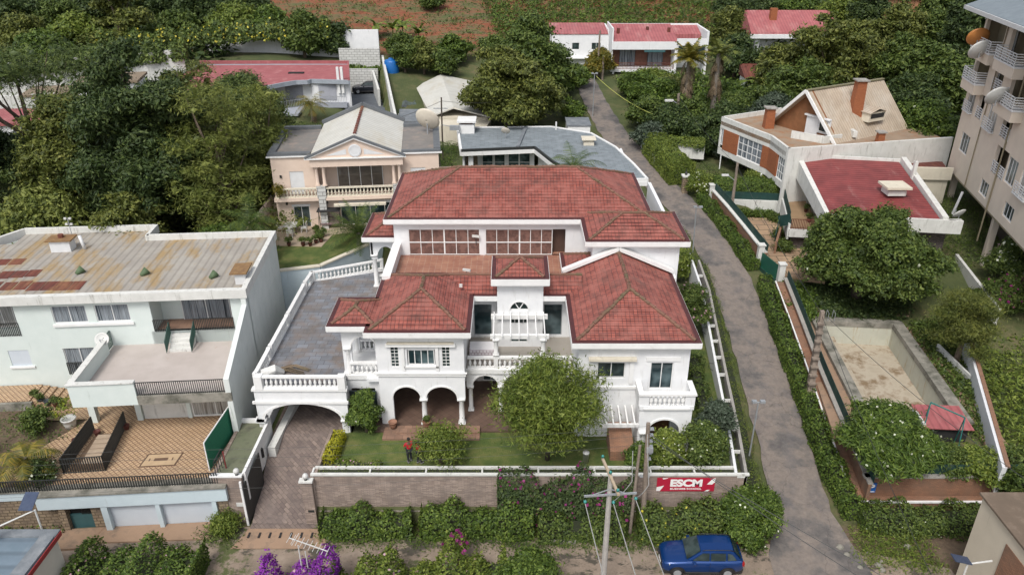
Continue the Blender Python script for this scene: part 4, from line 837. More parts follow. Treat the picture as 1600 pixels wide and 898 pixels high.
mb = MB(); mb.hexa([(-.32, -6.3, -3.4), (0, -6.3, -3.4), (0, 9.4, -3.2), (-.32, 9.4, -3.2), (-.32, -6.3, 4.25), (0, -6.3, 4.25), (0, 9.4, 4.25), (-.32, 9.4, 4.25)]); mb.box(-.32, -.4, 4.26, 0, 9.4, 6.7); mb.hexa([(-.32, -6.3, 4.25), (0, -6.3, 4.25), (0, -.4, 4.25), (-.32, -.4, 4.25), (-.32, -6.3, 4.3), (0, -6.3, 4.3), (0, -.4, 6.2), (-.32, -.4, 6.2)])
gp(mb, 'party_wall', plain('streaky_white_wall', (.66, .69, .67), (.58, .62, .60), 1, .85, (.20, .22, .2), (.6, .74), streak=True))
mb = MB(); mb.box(-26.3, -.45, 6.7, .12, -.05, 7.3); mb.box(-.2, -.05, 6.7, .12, 9.5, 7.34); mb.box(-9.4, 9.3, 6.7, -.2, 9.55, 7.34); mb.box(-9.5, 9.3, 6.7, -9.25, 11.5, 7.34); mb.box(-19.2, 11.3, 6.7, -9.5, 11.55, 7.34); mb.bar((-19.2, 11.4, 7.0), (-26, 1.0, 7.0), .25, .66)
gp(mb, 'roof_parapet', OLDWHITE)
gp(MB().box(-26.0, -.05, 6.55, -.2, 9.4, 6.9).box(-19.1, 9.4, 6.55, -9.5, 11.4, 6.9), 'roof', OLDSHEET)
rng = random.Random(2)
for (x, y, w_, l) in ((-18.6, 5.6, .8, 1.0), (-17.7, 5.6, .9, 1.0), (-18.3, 3.2, .85, 1.1), (-17.4, 3.3, .85, 1.2), (-16.5, 3.4, .85, 1.1), (-15.6, 3.5, .8, 1.1), (-17.6, 1.7, 1.1, 1.1), (-16.3, 1.5, .8, 1.2), (-15.4, 1.5, .8, 1.3), (-14.5, 1.3, .85, 1.3), (-13.6, 1.3, .85, 1.3), (-12.7, 1.2, .85, 1.3), (-11.8, 1.2, .8, 1.3)): gp(MB().hexa([(x, y, 6.9), (x+w_, y, 6.9), (x+w_-.05, y+l, 6.9), (x-.05, y+l, 6.9), (x, y, 6.925), (x+w_, y, 6.925), (x+w_-.05, y+l, 6.925), (x-.05, y+l, 6.925)]), 'rusty_sheet', RUSTSHEET)
CAPG = plain('green_flashing', (.10, .15, .075), (.07, .11, .055), 3, .7); RUSTCAP = plain('rusty_cap', (.28, .17, .07), (.18, .10, .05), 4, .8)
mb = MB(); mb.box(-15.6, 7.6, 6.9, -14.2, 8.5, 7.75); c = gp(mb, 'chimney', SHUT); MB().box(-15.8, 7.45, 7.75, -14.0, 8.65, 7.85).build('chimney_cap', RUSTCAP, c); MB().tube([(-14.9, 8.1, 7.85), (-14.9, 8.1, 8.1)], .2, 8).build('vent', RUSTSHEET, c)
mb = MB(); mb.box(-.95, 1.2, 6.9, -.25, 2.2, 7.7); c = gp(mb, 'chimney', SHUT); MB().box(-1.2, 1.0, 7.7, -.1, 2.7, 7.8).build('chimney_cap', RUSTCAP, c)
gp(MB().tube([(-13.4, 8.0, 6.9), (-13.6, 8.1, 7.95)], .12, 8), 'vent_pipe', SHUT, True)
for x, y in ((-12.2, 3.6), (-7.7, 3.0), (-2.9, 2.2)): gp(MB().tube([(x, y, 6.95), (x+.35, y+.35, 7.2)], [.12, .28], 10), 'roof_vent', CAPG, True)
gp(MB().box(-18.6, 1.9, 6.92, -17.3, 2.6, 7.15), 'skylight_cover', CAPG)
win(GV, -12.5, -10.35, 5.1, 6.35, .08, 2, 1, WHITE2, CURT); win(GV, -9.8, -7.65, 5.1, 6.35, .08, 2, 1, WHITE2, CURT); gp(MB().box(-12.6, -.12, 4.88, -7.5, 0, 5.05), 'sill', WHITE2)
win(GV, -17.8, -14.8, 4.4, 6.5, 1.1, 4, 1, WHITE2, CURTP, name='balcony_window'); railing(GV, [(-17.8, -.03, 4.3), (-14.8, -.03, 4.3)], .95, .11, IRON)
win(GV, -4.9, -1.7, 3.6, 6.4, 1.6, 2, 1, WHITE2, CURT, name='sliding_door'); gp(MB().box(-16.0, .03, 2.0, -14.7, .12, 3.2), 'shutter', GARAGE); gp(MB().box(-16.15, -.1, 1.85, -14.55, 0, 1.98), 'sill', WHITE2)
win(GV, -12.5, -10.5, 1.2, 3.2, .1, 2, 1, WHITE2, CURT); railing(GV, [(-12.5, -.03, 1.2), (-10.5, -.03, 1.2)], .9, .12, IRON)
railing(GV, [(-6.3, -.04, 4.25), (-5.3, -.04, 4.25)], .85, .11, IRON); railing(GV, [(-3.7, -.04, 4.25), (-1.15, -.04, 4.25)], .85, .11, IRON)
gp(MB().box(-6.3, .25, 4.1, -1.15, 1.7, 4.22), 'loggia_floor', STEPT)
gp(MB().box(-1.4, 1.3, 4.3, -1.15, 1.5, 5.2), 'red_post', plain('red_paint', (.35, .03, .04), (.3, .02, .03), 2))
mb = MB()
for i in range(4): mb.box(-5.2, -.35-i*.28, 3.3, -3.8, -.04-i*.28, 4.08-i*.2)
gp(mb, 'steps', OLDWHITE)
for x in (-5.3, -3.7): railing(GV, [(x, -.1, 4.1), (x, -1.35, 3.35)], .85, .12, GREENIRON, 'stair_railing')
# upper terrace
gp(MB().box(-9.2, -6.1, 2.85, -.32, 0, 3.3), 'upper_terrace', DECK)
mb = MB(); mb.box(-9.3, -6.3, 2.75, -5.5, -6.05, 4.3); mb.box(-9.3, -6.05, 2.75, -9.05, -1.0, 4.3); gp(mb, 'terrace_parapet', MINT); gp(MB().box(-9.38, -6.38, 4.3, -5.5, -6.0, 4.36).box(-9.38, -6.0, 4.3, -8.98, -1.0, 4.36), 'parapet_coping', OLDWHITE)
gp(MB().box(-5.5, -6.32, 2.75, 0, -6.1, 3.35), 'slab_edge', OLDCONC); railing(GV, [(-5.45, -6.2, 3.35), (-.3, -6.2, 3.35)], .9, .12, IRON); railing(GV, [(-9.2, -1.0, 3.35), (-9.2, -.05, 3.35)], 1.1, .12, GREENIRON)
gp(MB().box(-9.75, -4.1, 0, -9.35, -3.7, 2.8).box(-6.9, -4.05, 0, -6.55, -3.75, 2.8).box(-3.75, -4.0, 0, -3.5, -3.8, 2.8), 'column', MINT)
gp(MB().box(-6.5, -3.9, 0, -.4, -3.65, 2.8), 'lower_wall', OLDWHITE); win(GV, -3.4, -.5, .15, 2.6, -3.95, 2, 1, WHITE2, CURTP, name='curtained_door')
gp(MB().box(-14, -3.6, 0, -6.5, 0, .02), 'porch_floor', CHECK)
# ground terrace over garages
gp(MB().prism([(-10.9, -10.2), (-.25, -10.35), (-.25, -3.9), (-6.5, -3.6), (-10.0, -3.4), (-12.9, -8.4)], -.4, .03), 'tiled_terrace', CHECK)
gp(MB().prism([(-13.6, 0), (-12.3, -.1), (-10.4, -3.4), (-7, -3.5), (-7, 0)], -.4, .025), 'tiled_terrace', CHECK); gp(MB().prism([(-26, -.1), (-14.4, -.1), (-14.4, -2.0), (-26, -2.0)], -.2, .55), 'side_terrace', CHECK)
mb = MB()
for i in range(4): mb.box(-14.4+i*.45, -2.0, 0, -13.95+i*.45, -.1, .46-i*.12)
gp(mb, 'garden_steps', CHECK); gp(MB().box(-26, -2.25, -.1, -14.2, -2.02, .5), 'terrace_kerb', OLDCONC)
mb = MB(); mb.prism([(-5.25, -8.75), (-3.15, -8.75), (-3.0, -7.55), (-5.1, -7.55)], .03, .045); gp(mb, 'terrace_mosaic', plain('mosaic_frame', (.12, .07, .045), None, 3)); mb = MB(); mb.prism([(-5.15, -8.66), (-3.24, -8.66), (-3.1, -7.64), (-5.0, -7.64)], .045, .055); gp(mb, 'mosaic_field', plain('mosaic_field', (.50, .36, .22), None, 3)); gp(MB().box(-4.55, -8.25, .055, -3.75, -8.0, .065).box(-4.85, -8.25, .055, -4.78, -8.0, .065).box(-3.52, -8.25, .055, -3.45, -8.0, .065), 'mosaic_motif', plain('mosaic_motif', (.14, .08, .05), None, 3))
# stairwell cut: dark well, steps and railings
gp(MB().prism([(-9.15, -8.8), (-7.25, -8.7), (-7.5, -5.3), (-9.0, -5.3)], .03, .05), 'stairwell', plain('stairwell_dirt', (.16, .10, .06), (.12, .08, .05), 2))
mb = MB()
for i in range(6): mb.box(-8.75, -8.2+i*.45, .05, -7.5, -7.8+i*.45, .07+i*.02)
gp(mb, 'stair_tread', plain('stair_tread', (.42, .33, .24), (.34, .26, .19), 2))
railing(GV, [(-9.25, -4.9, .03), (-9.35, -9.0, .03), (-7.05, -8.9, .03), (-7.45, -4.5, .03)], 1.05, .13, IRON, 'stair_railing', r=.026)
# garages and street front
mb = MB(); mb.box(-10.2, -10.9, -.95, .25, -10.3, 0.0); mb.box(-30, -10.4, -.6, -10.2, -10.0, .0); gp(mb, 'fascia', PALEBLUE); gp(MB().box(-30, -10.5, 0, .3, -10.05, .12).box(-10.2, -11.0, 0, .3, -10.5, .1), 'ledge', OLDCONC)
railing(GV, [(-30, -10.4, .1), (-10, -10.5, .1), (-.2, -10.6, .1)], .75, .14, IRON, r=.024); railing(GV, [(-.2, -10.6, .1), (-.1, -9.4, .1)], 1.5, .3, IRON)
mb = MB(); mb.box(-30, -10.3, -3.2, -9.0, -10.05, -.6); mb.box(-7.55, -10.6, -3.2, -6.85, -10.2, -.9); mb.box(-.55, -10.7, -3.2, .15, -10.2, -.9); mb.box(-9.3, -10.7, -3.2, -8.9, -10.2, -.9); gp(mb, 'stone_wall', RUBBLE)
each(GV, 'garage_post', PALEBLUE, ((-6.85, -10.85, -3.0, -6.5, -10.4, -.95), (-3.85, -10.85, -3.0, -3.6, -10.4, -.95), (-.7, -10.85, -3.0, -.45, -10.4, -.95)))
for x0, x1 in ((-6.5, -3.85), (-3.6, -.7)): gp(MB().box(x0, -10.55, -3.0, x1, -10.45, -.95), 'garage_door', GARAGE)
gp(MB().box(-8.9, -10.4, -2.9, -7.55, -10.3, -1.8), 'street_gate', TEALDOOR); gp(MB().box(-8.9, -10.25, -2.9, -7.55, -10.1, -.95), 'gate_recess', DARK); mb = MB()
for i in range(8): mb.box(-8.2+i*.08, -10.42, -1.8, -8.17+i*.08, -10.38, -1.2)
gp(mb, 'gate_grille', IRON)
o = MB().prism([(-26.4, 31.8), (-23.9, 32.0), (-23.6, 33.6), (-26.0, 33.4)], -.1, .21).prism([(-23.7, 32.4), (-17.2, 32.7), (-17.0, 34.1), (-23.9, 33.6)], -.1, .19).build('garage_apron', PAVE); struct(o)
dish('satellite_dish', 'white satellite dish on the mint villa wall beside the green railing', (-26.5, 42.9, 6.2), .45, R(10), R(35), mast=1.1, group='satellite dishes')
t = thing('roof_antenna', 'thin mast with white receivers behind the stained flat roof', 'antenna', (-33.2, 53.6, 9.8)); MB().tube([(0, 0, 0), (0, 0, 1.7)], .03, 5).build('mast', GALV, t)
for z in (1.2, 1.65):
    for x in (-.18, .18): MB().box(x-.09, -.06, z-.07, x+.09, .06, z+.07).build('receiver', SATIN, t)
def gl(x, y, z): v = Matrix.Rotation(R(4.4), 4, 'Z') @ Vector((x, y, z)); return (v.x-17.35, v.y+44.7, v.z+2.9)
DKP = plain('dark_pot', (.03, .04, .05), (.02, .03, .03), 3, .6); REDP = plain('dark_red_pot', (.12, .035, .025), (.09, .025, .02), 3, .6); WHP = plain('white_tub', (.6, .6, .58), (.5, .5, .47), 3, .7)
for x, y, lab, m, pl in ((-14.4, -1.3, 'dark red pot with a shrub at the top of the garden steps', REDP, True), (-13.8, -1.75, 'green-planted dark pot on the second garden step', DKP, True), (-13.3, -2.0, 'black square pot on the third garden step', DKP, None), (-12.7, -2.2, 'red-brown pot low on the garden steps', REDP, True), (-12.2, -2.4, 'dark pot at the foot of the garden steps', DKP, True)): pot(gl(x, y, .15), lab, m, .22, .35, pl, int(x*-10), .35)
pot(gl(-10.9, -4.4, 0), 'white tub holding a lime-green shrub in the bare garden', WHP, .42, .7, True, 5, 1.3, pm=L_LIME)
pot(gl(-8.85, -5.4, 0), 'dark red pot at the head of the iron stair railing', REDP, .2, .35); pot(gl(-7.3, -4.9, 0), 'dark red pot beside the second iron stair railing', REDP, .2, .35); pot(gl(-9.9, -6.0, 0), 'small round dark bowl on the edge of the checked terrace', REDP, .22, .25)
# green netting screen between terrace and gatehouse
t = thing('garden_screen', 'green netting screen in a white frame at the terrace edge', 'screen', (-17.2, 38.0, 2.9), world=True)
a, b = Vector((-17.55, 35.2, 3.0)), Vector((-17.2, 40.4, 3.0)); up = Vector((0, 0, 2.0)); NET = plain('green_netting', (.012, .17, .09), (.01, .13, .07), 8, .8)
mb = MB(); mb.bar(a+up/2, b+up/2, .03, 1.96); mb.build('netting', NET, t); mb = MB()
for p, q in ((a, b), (a+up, b+up), (a, a+up), (b, b+up), (a, a.lerp(b, .33)+up), (a.lerp(b, .33), a.lerp(b, .33)+up), (a.lerp(b, .66), a.lerp(b, .66)+up)): mb.bar(p+Vector((-.03, 0, 0)), q+Vector((-.03, 0, 0)), .06)
mb.build('frame', WHITE2, t)
# gatehouse with sliding gate
t = thing('gatehouse', 'low stone gatehouse with mossy flat roof and white side wall left of the driveway', 'building', (-16.1, 37, 0), world=True)
MB().box(-17.0, 34.1, -.2, -15.35, 34.35, 3.45).box(-17.1, 34.35, -.2, -16.9, 39.4, 3.4).build('stone_wall', STONE, t); MB().box(-16.9, 34.35, 3.0, -15.3, 39.3, 3.35).build('roof', plain('mossy_roof', (.12, .135, .08), (.16, .165, .11), 1, .9, (.07, .065, .05), (.5, .7)), t)
MB().box(-17.12, 34.05, 3.45, -15.3, 34.35, 3.55).box(-15.35, 34.35, 1.6, -15.18, 39.5, 3.6).box(-17, 39.3, 3.0, -15.35, 39.5, 3.6).build('white_wall', WHITE2, t); MB().lathe((-15.17, 37.2, 2.7), [(.01, -.4), (.12, -.3), (.12, .3), (.01, .4)], 8).build('oval_plaque', DARK, t)
MB().box(-15.9, 34.04, 1.35, -15.5, 34.09, 1.6).build('notice', SATIN, t)
t = thing('driveway_gate', 'black sheet-metal gate folded open beside the driveway', 'gate', (-15.3, 34.6, .1), world=True)
MB().hexa([(-15.32, 33.9, .1), (-15.25, 33.9, .1), (-14.98, 36.3, 1.1), (-15.05, 36.3, 1.1), (-15.32, 33.9, 2.9), (-15.25, 33.9, 2.9), (-14.98, 36.3, 3.45), (-15.05, 36.3, 3.45)]).build('leaf', IRON, t); MB().box(-15.42, 33.82, .05, -15.3, 33.94, 3.3).build('post', WHITE2, t)
globe(-15.6, 34.2, 3.56, 'round white globe lamp on the gatehouse corner left of the driveway')
t = thing('red_post', 'short red metal post on the gatehouse roof', 'post', (-16.5, 35.0, 3.35)); MB().tube([(0, 0, 0), (0, 0, 1.2)], .04, 6).build('shaft', plain('red_oxide', (.25, .03, .03), (.18, .02, .02), 3), t)
t = thing('driveway_parapet', 'low white-topped brick kerb wall running up beside the driveway under the arch', 'wall', (-14.5, 41.5, 2.3), world=True)
mb = MB(); mb.hexa([(-15.05, 37.9, 1.0), (-14.6, 37.9, 1.0), (-13.9, 46, 2), (-14.35, 46, 2), (-15.05, 37.9, 2.55), (-14.6, 37.9, 2.55), (-13.9, 46, 3.3), (-14.35, 46, 3.3)]); mb.build('brickwork', OLDWHITE, t)
# ---------------- peach villa ----------------
PV = thing('peach_villa', 'peach two-storey villa with pediment, balustrade and white ribbed gable roof', 'building', (-13.4, 64.6, 6.5), R(6))
pp = lambda mb, n, m, s=False: mb.build(n, m, PV, s)
mb = MB(); mb.wall(-7.4, 7.0, 0, .25, -.3, 6.6, [('r', -5.95, -4.75, 3.1, 5.2), ('r', 4.5, 5.8, 3.1, 5.2), ('r', -3.55, 3.5, 3.1, 5.9), ('r', -6.0, -4.6, 0, 2.0), ('r', -1.9, 3.3, .1, 2.1)])
mb.box(-7.4, .25, -.3, -7.15, 8.8, 6.6); mb.box(6.75, .25, -.3, 7, 8.8, 6.6); mb.box(-7.4, 8.6, -.3, 7, 8.8, 6.6); mb.box(-3.6, 1.2, 3.1, 3.55, 1.4, 6.2); mb.box(-3.8, .25, 3.1, -3.6, 1.4, 6.2); mb.box(3.5, .25, 3.1, 3.7, 1.4, 6.2); mb.box(-4.0, -.75, 5.75, 3.9, 0, 6.55)
mb.hexa([(-3.9, -.75, 6.55), (3.8, -.75, 6.55), (3.8, -.5, 6.55), (-3.9, -.5, 6.55), (-.15, -.75, 8.15), (-.05, -.75, 8.15), (-.05, -.5, 8.15), (-.15, -.5, 8.15)]); pp(mb, 'wall', PEACH)
GT = plain('dark_grey_coping', (.13, .14, .15), (.10, .11, .12), 2, .7, (.2, .2, .2), (.55, .75))
mb = MB(); 
for s in (-1, 1): mb.bar((-.1, -.85, 8.38), (-.1+s*4.25, -.85, 6.62), .3, .16); mb.bar((-.1, 10.5, 8.5), (-.1+s*4.0, 10.5, 6.8), .55, .3)
mb.box(-7.6, -.1, 6.6, -4.0, .5, 6.85); mb.box(-7.6, .5, 6.6, -7.0, 8.9, 6.85); mb.box(-7.6, 8.3, 6.6, -4, 8.9, 6.95); mb.box(3.8, -.1, 6.6, 7.2, .3, 6.8); mb.box(6.6, .3, 6.6, 7.2, 8.9, 6.9); mb.box(3.8, 8.3, 6.6, 7.2, 8.9, 6.95); pp(mb, 'roof_coping', GT)
mb = MB(); 
for s in (-1, 1): mb.bar((-.1, -.92, 8.22), (-.1+s*4.3, -.92, 6.5), .1, .1)
mb.box(-4.4, -.95, 6.46, 4.2, -.75, 6.56); mb.box(-7.7, -.16, 6.5, -4.0, 0, 6.62); mb.box(3.9, -.16, 6.5, 7.3, 0, 6.62); pp(mb, 'cornice', WHITE2)
each(PV, 'flat_roof', plain('weathered_flat_roof', (.21, .195, .18), (.16, .15, .14), .8, .9, (.27, .22, .19), (.5, .65)), ((-7.0, .5, 6.4, -3.9, 8.3, 6.66), (3.8, .3, 6.4, 6.6, 8.3, 6.66)))
mb = MB(); mb.hexa([(-3.95, -.5, 6.5), (-.1, -.5, 6.5), (-.1, 10.4, 6.5), (-3.95, 10.4, 6.5), (-3.95, -.5, 6.7), (-.1, -.5, 8.3), (-.1, 10.4, 8.3), (-3.95, 10.4, 6.7)]); mb.hexa([(-.1, -.5, 6.5), (3.8, -.5, 6.5), (3.8, 10.4, 6.5), (-.1, 10.4, 6.5), (-.1, -.5, 8.3), (3.8, -.5, 6.7), (3.8, 10.4, 6.7), (-.1, 10.4, 8.3)]); rr = pp(mb, 'gable_roof', WHSHEET)
for i in range(13): MB().box(-.24, .3+i*.78, 8.31, .04, .85+i*.78, 8.35).build('rust_patch', RUSTSHEET, rr)
pp(MB().lathe((0, 0, 0), [(.01, 0), (.42, 0), (.42, .05), (.01, .06)], 20) if 0 else MB(Matrix.Translation((-.1, -.78, 7.15)) @ Matrix.Rotation(R(90), 4, 'X')).lathe((0, 0, 0), [(.55, 0), (.55, .06), (.42, .08), (.42, .05), (.01, .05)], 20), 'medallion', SHUT)
mb = MB()
for s in (-1, 1): pp(MB().poly([(-.1+s*.75, -.77, 7.3), (-.1+s*.75, -.77, 6.8), (-.1+s*2.5, -.77, 6.75)][::s]), 'pediment_panel', SHUT)
for x in (-3.55, -2.95, 3.05, 3.55): column(PV, x, -.5, 4.0, 5.8, .15, m=PEACH)
BALP = BAL.copy(); BALP.materials[0] = CREAM
balus(PV, (-7.3, -.5), (-3.7, -.5), 3.0, .3, (), mesh=BALP, m=CREAM); balus(PV, (-2.9, -.5), (3.0, -.5), 3.0, .3, (), mesh=BALP, m=CREAM); balus(PV, (3.6, -.5), (6.9, -.5), 3.0, .3, (), mesh=BALP, m=CREAM)
pp(MB().box(-7.4, -.7, 2.7, 7.0, 0, 3.0), 'balcony_slab', PEACH)
for x in (-3.3, 3.3): pp(MB().box(x-.38, -.74, 2.98, x+.38, -.3, 4.02).box(x-.3, -.76, -.3, x+.3, -.1, 2.98), 'quoin_pillar', WHBRICK)
for x0, x1 in ((-5.95, -4.75), (4.5, 5.8)): pp(MB().box(x0, .05, 3.1, x1, .14, 5.2), 'shutter', SHUT)
win(PV, -2.0, 2.0, 3.2, 5.3, 1.1, 4, 1, WHITE2, glassy('brown_glass', (.10, .085, .07), (.14, .12, .10))); pp(MB().box(-2.1, 1.0, 5.3, 2.1, 1.18, 5.75), 'shutter_box', SHUT)
win(PV, -6.0, -4.6, 0, 2.0, .1, 2, 1, WHITE2, GLASS, name='patio_door'); win(PV, -1.9, 3.3, .1, 2.1, .1, 4, 1, WHITE2, GLASSB, name='patio_door'); pp(MB().box(-6.1, -.06, 2.0, -4.5, 0, 2.2).box(-2.0, -.06, 2.1, 3.4, 0, 2.35), 'shutter_box', SHUT)
pp(MB().bar((-2.3, -.95, 2.35), (2.2, -.95, 2.35), .4, .18), 'awning', CREAM)
for x, z in ((-6.7, 4.7), (6.4, 4.9), (-6.5, 2.2), (-3.0, 2.2), (3.9, 2.5)): pp(MB().box(x-.08, -.12, z, x+.08, 0, z+.22), 'wall_lamp', IRON)
pp(MB().box(7.0, 1.0, -.3, 9.5, 6, 2.9).box(7.0, .4, 2.9, 9.8, 6.4, 3.2).box(-9.4, 2, -.3, -7.4, 7, 1.5), 'annex', PEACH); pp(MB().box(7.6, .9, 0.2, 8.9, 1.0, 2.4), 'annex_opening', DARK)
dish('satellite_dish', 'very large pale satellite dish on the peach villa roof', (-7.9, 70.8, 13.1), 1.2, R(160), R(25), m=CREAMDISH, mast=1.4, group='satellite dishes')
struct(MB().prism([(-21.2, 59.9), (-16.1, 59.6), (-15.7, 62.3), (-14.9, 62.5), (-5.7, 63.4), (-5.7, 65.4), (-21.0, 64.0)], 6.2, 6.56).build('patio', plain('sandy_patio', (.46, .37, .28), (.38, .30, .22), 1, .8))); struct(MB().prism([(-19, 55), (-15.5, 56), (-11.4, 61.0), (-8, 62.0), (-8, 63.4), (-14.9, 62.5), (-15.8, 62.2), (-16.1, 59.6), (-19.9, 59.8)], 6.2, 6.53).build('upper_lawn', LAWNM))
t = thing('garden_retaining_wall', 'pale angled retaining wall below the peach villa lawn', 'wall', (-15, 57, 3), world=True)
W1 = [(-18.95, 54.4), (-15.3, 55.5), (-11.4, 60.8), (-9.9, 62.4)]; mb = MB(); mc = MB()
for (x0, y0), (x1, y1) in zip(W1, W1[1:]): mb.bar((x0, y0, 4.6), (x1, y1, 4.6), .25, 4.1); mc.bar((x0, y0, 6.7), (x1, y1, 6.7), .4, .12)
mb.build('render', PALEBLUE, t); mc.build('coping', CREAM, t)
t = thing('patio_table', 'round white garden table on the sandy patio of the peach villa', 'table', A(457, 363, 6.56)); MB().lathe((0, 0, .7), [(.72, 0), (.75, .03), (.72, .05)], 20).build('top', SATIN, t); MB().tube([(0, 0, 0), (0, 0, .7)], [.25, .05], 8).build('pedestal', SATIN, t)
def chair(x, y, rz, lab): t = thing('garden_chair', lab, 'chair', (x, y, 6.56), rz, 'white garden chairs'); MB().box(-.25, -.25, .4, .25, .25, .45).build('seat', SATIN, t); MB().box(-.25, .22, .45, .25, .27, .95).build('backrest', SATIN, t); [MB().box(a-.025, b-.025, 0, a+.025, b+.025, .4).build('leg', SATIN, t) for a in (-.22, .22) for b in (-.22, .22)]
c0 = A(457, 363, 6.56)
for k, (a, n) in enumerate(((95, 'behind the round patio table, towards the villa wall'), (175, 'at the west side of the round patio table'), (5, 'at the east side of the round patio table'), (-85, 'in front of the round patio table'))): chair(c0.x+1.05*math.cos(R(a)), c0.y+1.05*math.sin(R(a)), R(a-90), 'white garden chair '+n)
t = thing('garden_swing', 'garden swing seat with dark canopy on the peach villa patio', 'swing seat', A(517, 357, 6.56), R(5)); MB().box(-1.0, -.5, 1.75, 1.0, .5, 1.82).build('canopy', DARK, t); MB().box(-.8, -.2, .45, .8, .35, .55).box(-.8, .3, .55, .8, .38, 1.0).build('seat', plain('striped_cushion', (.22, .14, .14), (.12, .09, .09), 6), t); mb = MB(); [mb.tube([(s*.95, q, 0), (s*.9, 0, 1.75)], .03, 5) for s in (-1, 1) for q in (-.5, .5)]; mb.build('frame', IRON, t)
for i, (px, py) in enumerate(((502, 378), (494, 380), (485, 384), (474, 384), (498, 372), (505, 370), (452, 384), (495, 366))): pot(tuple(A(px, py, 6.56)), 'potted plant %s on the corner of the sandy patio' % ('at the very tip', 'with broad leaves', 'in a small dark pot', 'lowest of the row', 'bushy and mid green', 'tall and thin', 'standing alone near the lawn', 'with reddish leaves, furthest back,')[i], REDP, .18, .3, True, 20+i, .5)
# ---------------- grey-roofed bungalow behind ----------------
t = thing('grey_roofed_bungalow', 'white bungalow with wide curved blue-grey flat roof behind the school', 'building', (2, 80, 6), world=True); HP = [(-5.3, 77.9), (2.4, 79.0), (3.9, 74.5), (6.5, 68.2), (12.6, 68.5), (12.0, 73), (10.9, 79), (8.8, 84.5), (4.5, 87.2), (-6.2, 86.8)]
MB().prism(HP, 9.2, 9.5).build('roof', GREYTILE, t)
mb = MB(); mk = MB()
for i in range(len(HP)): a, b = HP[i], HP[(i+1) % len(HP)]; (mk if 0 <= i <= 2 else mb).bar((*a, 9.45), (*b, 9.45), .22, .3); mb.bar((a[0], a[1], 9.12), (b[0], b[1], 9.12), .3, .42)
mb.build('fascia', WHITE2, t); mk.build('dark_gutter', IRON, t); MB().bar((.6, 78.9, 9.6), (1.6, 86.8, 9.6), .35, .2).build('roof_kerb', GREYROOF, t)
mb = MB(); mb.box(-5, 80.2, 5, 2.4, 80.4, 9.1); mb.box(-5.2, 78.3, 5, -5, 86.4, 9.1); mb.bar((2.9, 80, 7.2), (4.8, 75, 7.2), .2, 4); mb.bar((4.8, 75, 7.2), (7.3, 69.2, 7.2), .2, 4); mb.box(-4.6, 78.4, 5, -4.1, 79, 9.1); mb.box(7, 69, 4, 11.8, 69.2, 9.1); mb.box(11.5, 69.2, 4, 11.7, 80, 9.1); mb.build('wall', WHITE, t)
MB().box(-4.9, 79.9, 6, -3.7, 80.15, 9.1).build('stone_panel', RUBBLE, t)
for x in (-3.2, -1.9, -.4, .8): win(t, x, x+1.15, 6.2, 8.9, 80.05, 1, 2, WHITE2, GLASSB, name='tall_window')
mb = MB(); mb.box(-5.9, 84.3, 9.5, -4.2, 86.2, 10.5); c = mb.build('chimney', WHITE2, t); MB().box(-6.1, 84.1, 10.75, -4.0, 86.4, 10.95).build('chimney_cap', WHITE2, c); MB().box(-5.7, 84.6, 10.5, -4.4, 86, 10.75).build('flue', RUSTSHEET, c)
mb = MB(); mb.box(7.6, 79.6, 9.5, 8.7, 80.7, 9.9); c = mb.build('chimney', CREAM, t); MB().box(7.4, 79.4, 10.1, 8.9, 80.9, 10.2).box(7.7, 79.7, 9.9, 8.6, 80.6, 10.1).build('chimney_cap', CREAM, c)
MB().tube([(5.0, 86, 9.5), (5.0, 86, 10.4)], .09, 6).build('vent_pipe', WHITE2, t)
dish('satellite_dish', 'small cream satellite dish in the middle of the blue-grey roof', (-.7, 82.4, 9.5), .5, R(170), R(35), m=CREAMDISH, mast=.8, group='satellite dishes')
t = thing('white_hut', 'small white flat-roofed hut between the curved roof and the lane', 'hut', (7.6, 88, 6), world=True); MB().box(6.4, 87.2, 6, 9.0, 90.6, 9.6).build('wall', WHITE2, t); MB().box(6.3, 87.1, 9.6, 9.1, 90.7, 9.75).build('roof', GREYROOF, t); MB().box(7.9, 87.15, 8.2, 8.4, 87.2, 8.5).build('vent', DARK, t)
# ---------------- white-roofed house, boundary wall, tank ----------------
t = thing('white_roofed_house', 'low house with broad faded white ridged roof behind the utility pole', 'building', (-8, 98, 7), world=True)
mb = MB(); a = [(-13.8, 108), (-9.6, 93.5), (-9.3, 98), (-9.4, 112.5)]
mb.poly([(-13.4, 108.0, 9.7), (-9.7, 91.5, 9.7), (-7.0, 92.0, 10.6), (-10.2, 112.0, 10.6)]); mb.poly([(-10.2, 112.0, 10.6), (-7.0, 92.0, 10.6), (-2.5, 91, 9.7), (-5.0, 111, 9.7)])
o = mb.build('roof', WHSHEET, t); s = o.modifiers.new('s', 'SOLIDIFY'); s.thickness = .15
MB().prism([(-13.1, 107.5), (-9.4, 92.0), (-2.9, 91.6), (-5.3, 110.5)], 6, 9.5).build('wall', CREAM, t); MB().prism([(-9.4, 88.5), (-3, 87.9), (-2.5, 91), (-9.6, 91.5)], 6, 9.3).build('porch', CREAM, t)
t = thing('flat_roofed_annex', 'narrow annex with dark grey flat roof and white lower roof beside the tall thin wall', 'building', (-12, 92, 7), world=True); MB().prism([(-13.4, 90.5), (-9.7, 90.0), (-10.4, 96), (-14.1, 96.2)], 6.5, 9.2).build('wall', CREAM, t); MB().prism([(-13.45, 90.4), (-9.6, 89.9), (-10.3, 96.1), (-14.15, 96.3)], 9.2, 9.4).build('roof', GREYROOF, t)
MB().prism([(-14.3, 96.3), (-11.4, 96.3), (-13.9, 110), (-17.0, 110)], 6.5, 8.4).build('lower_roof', WHSHEET, t)
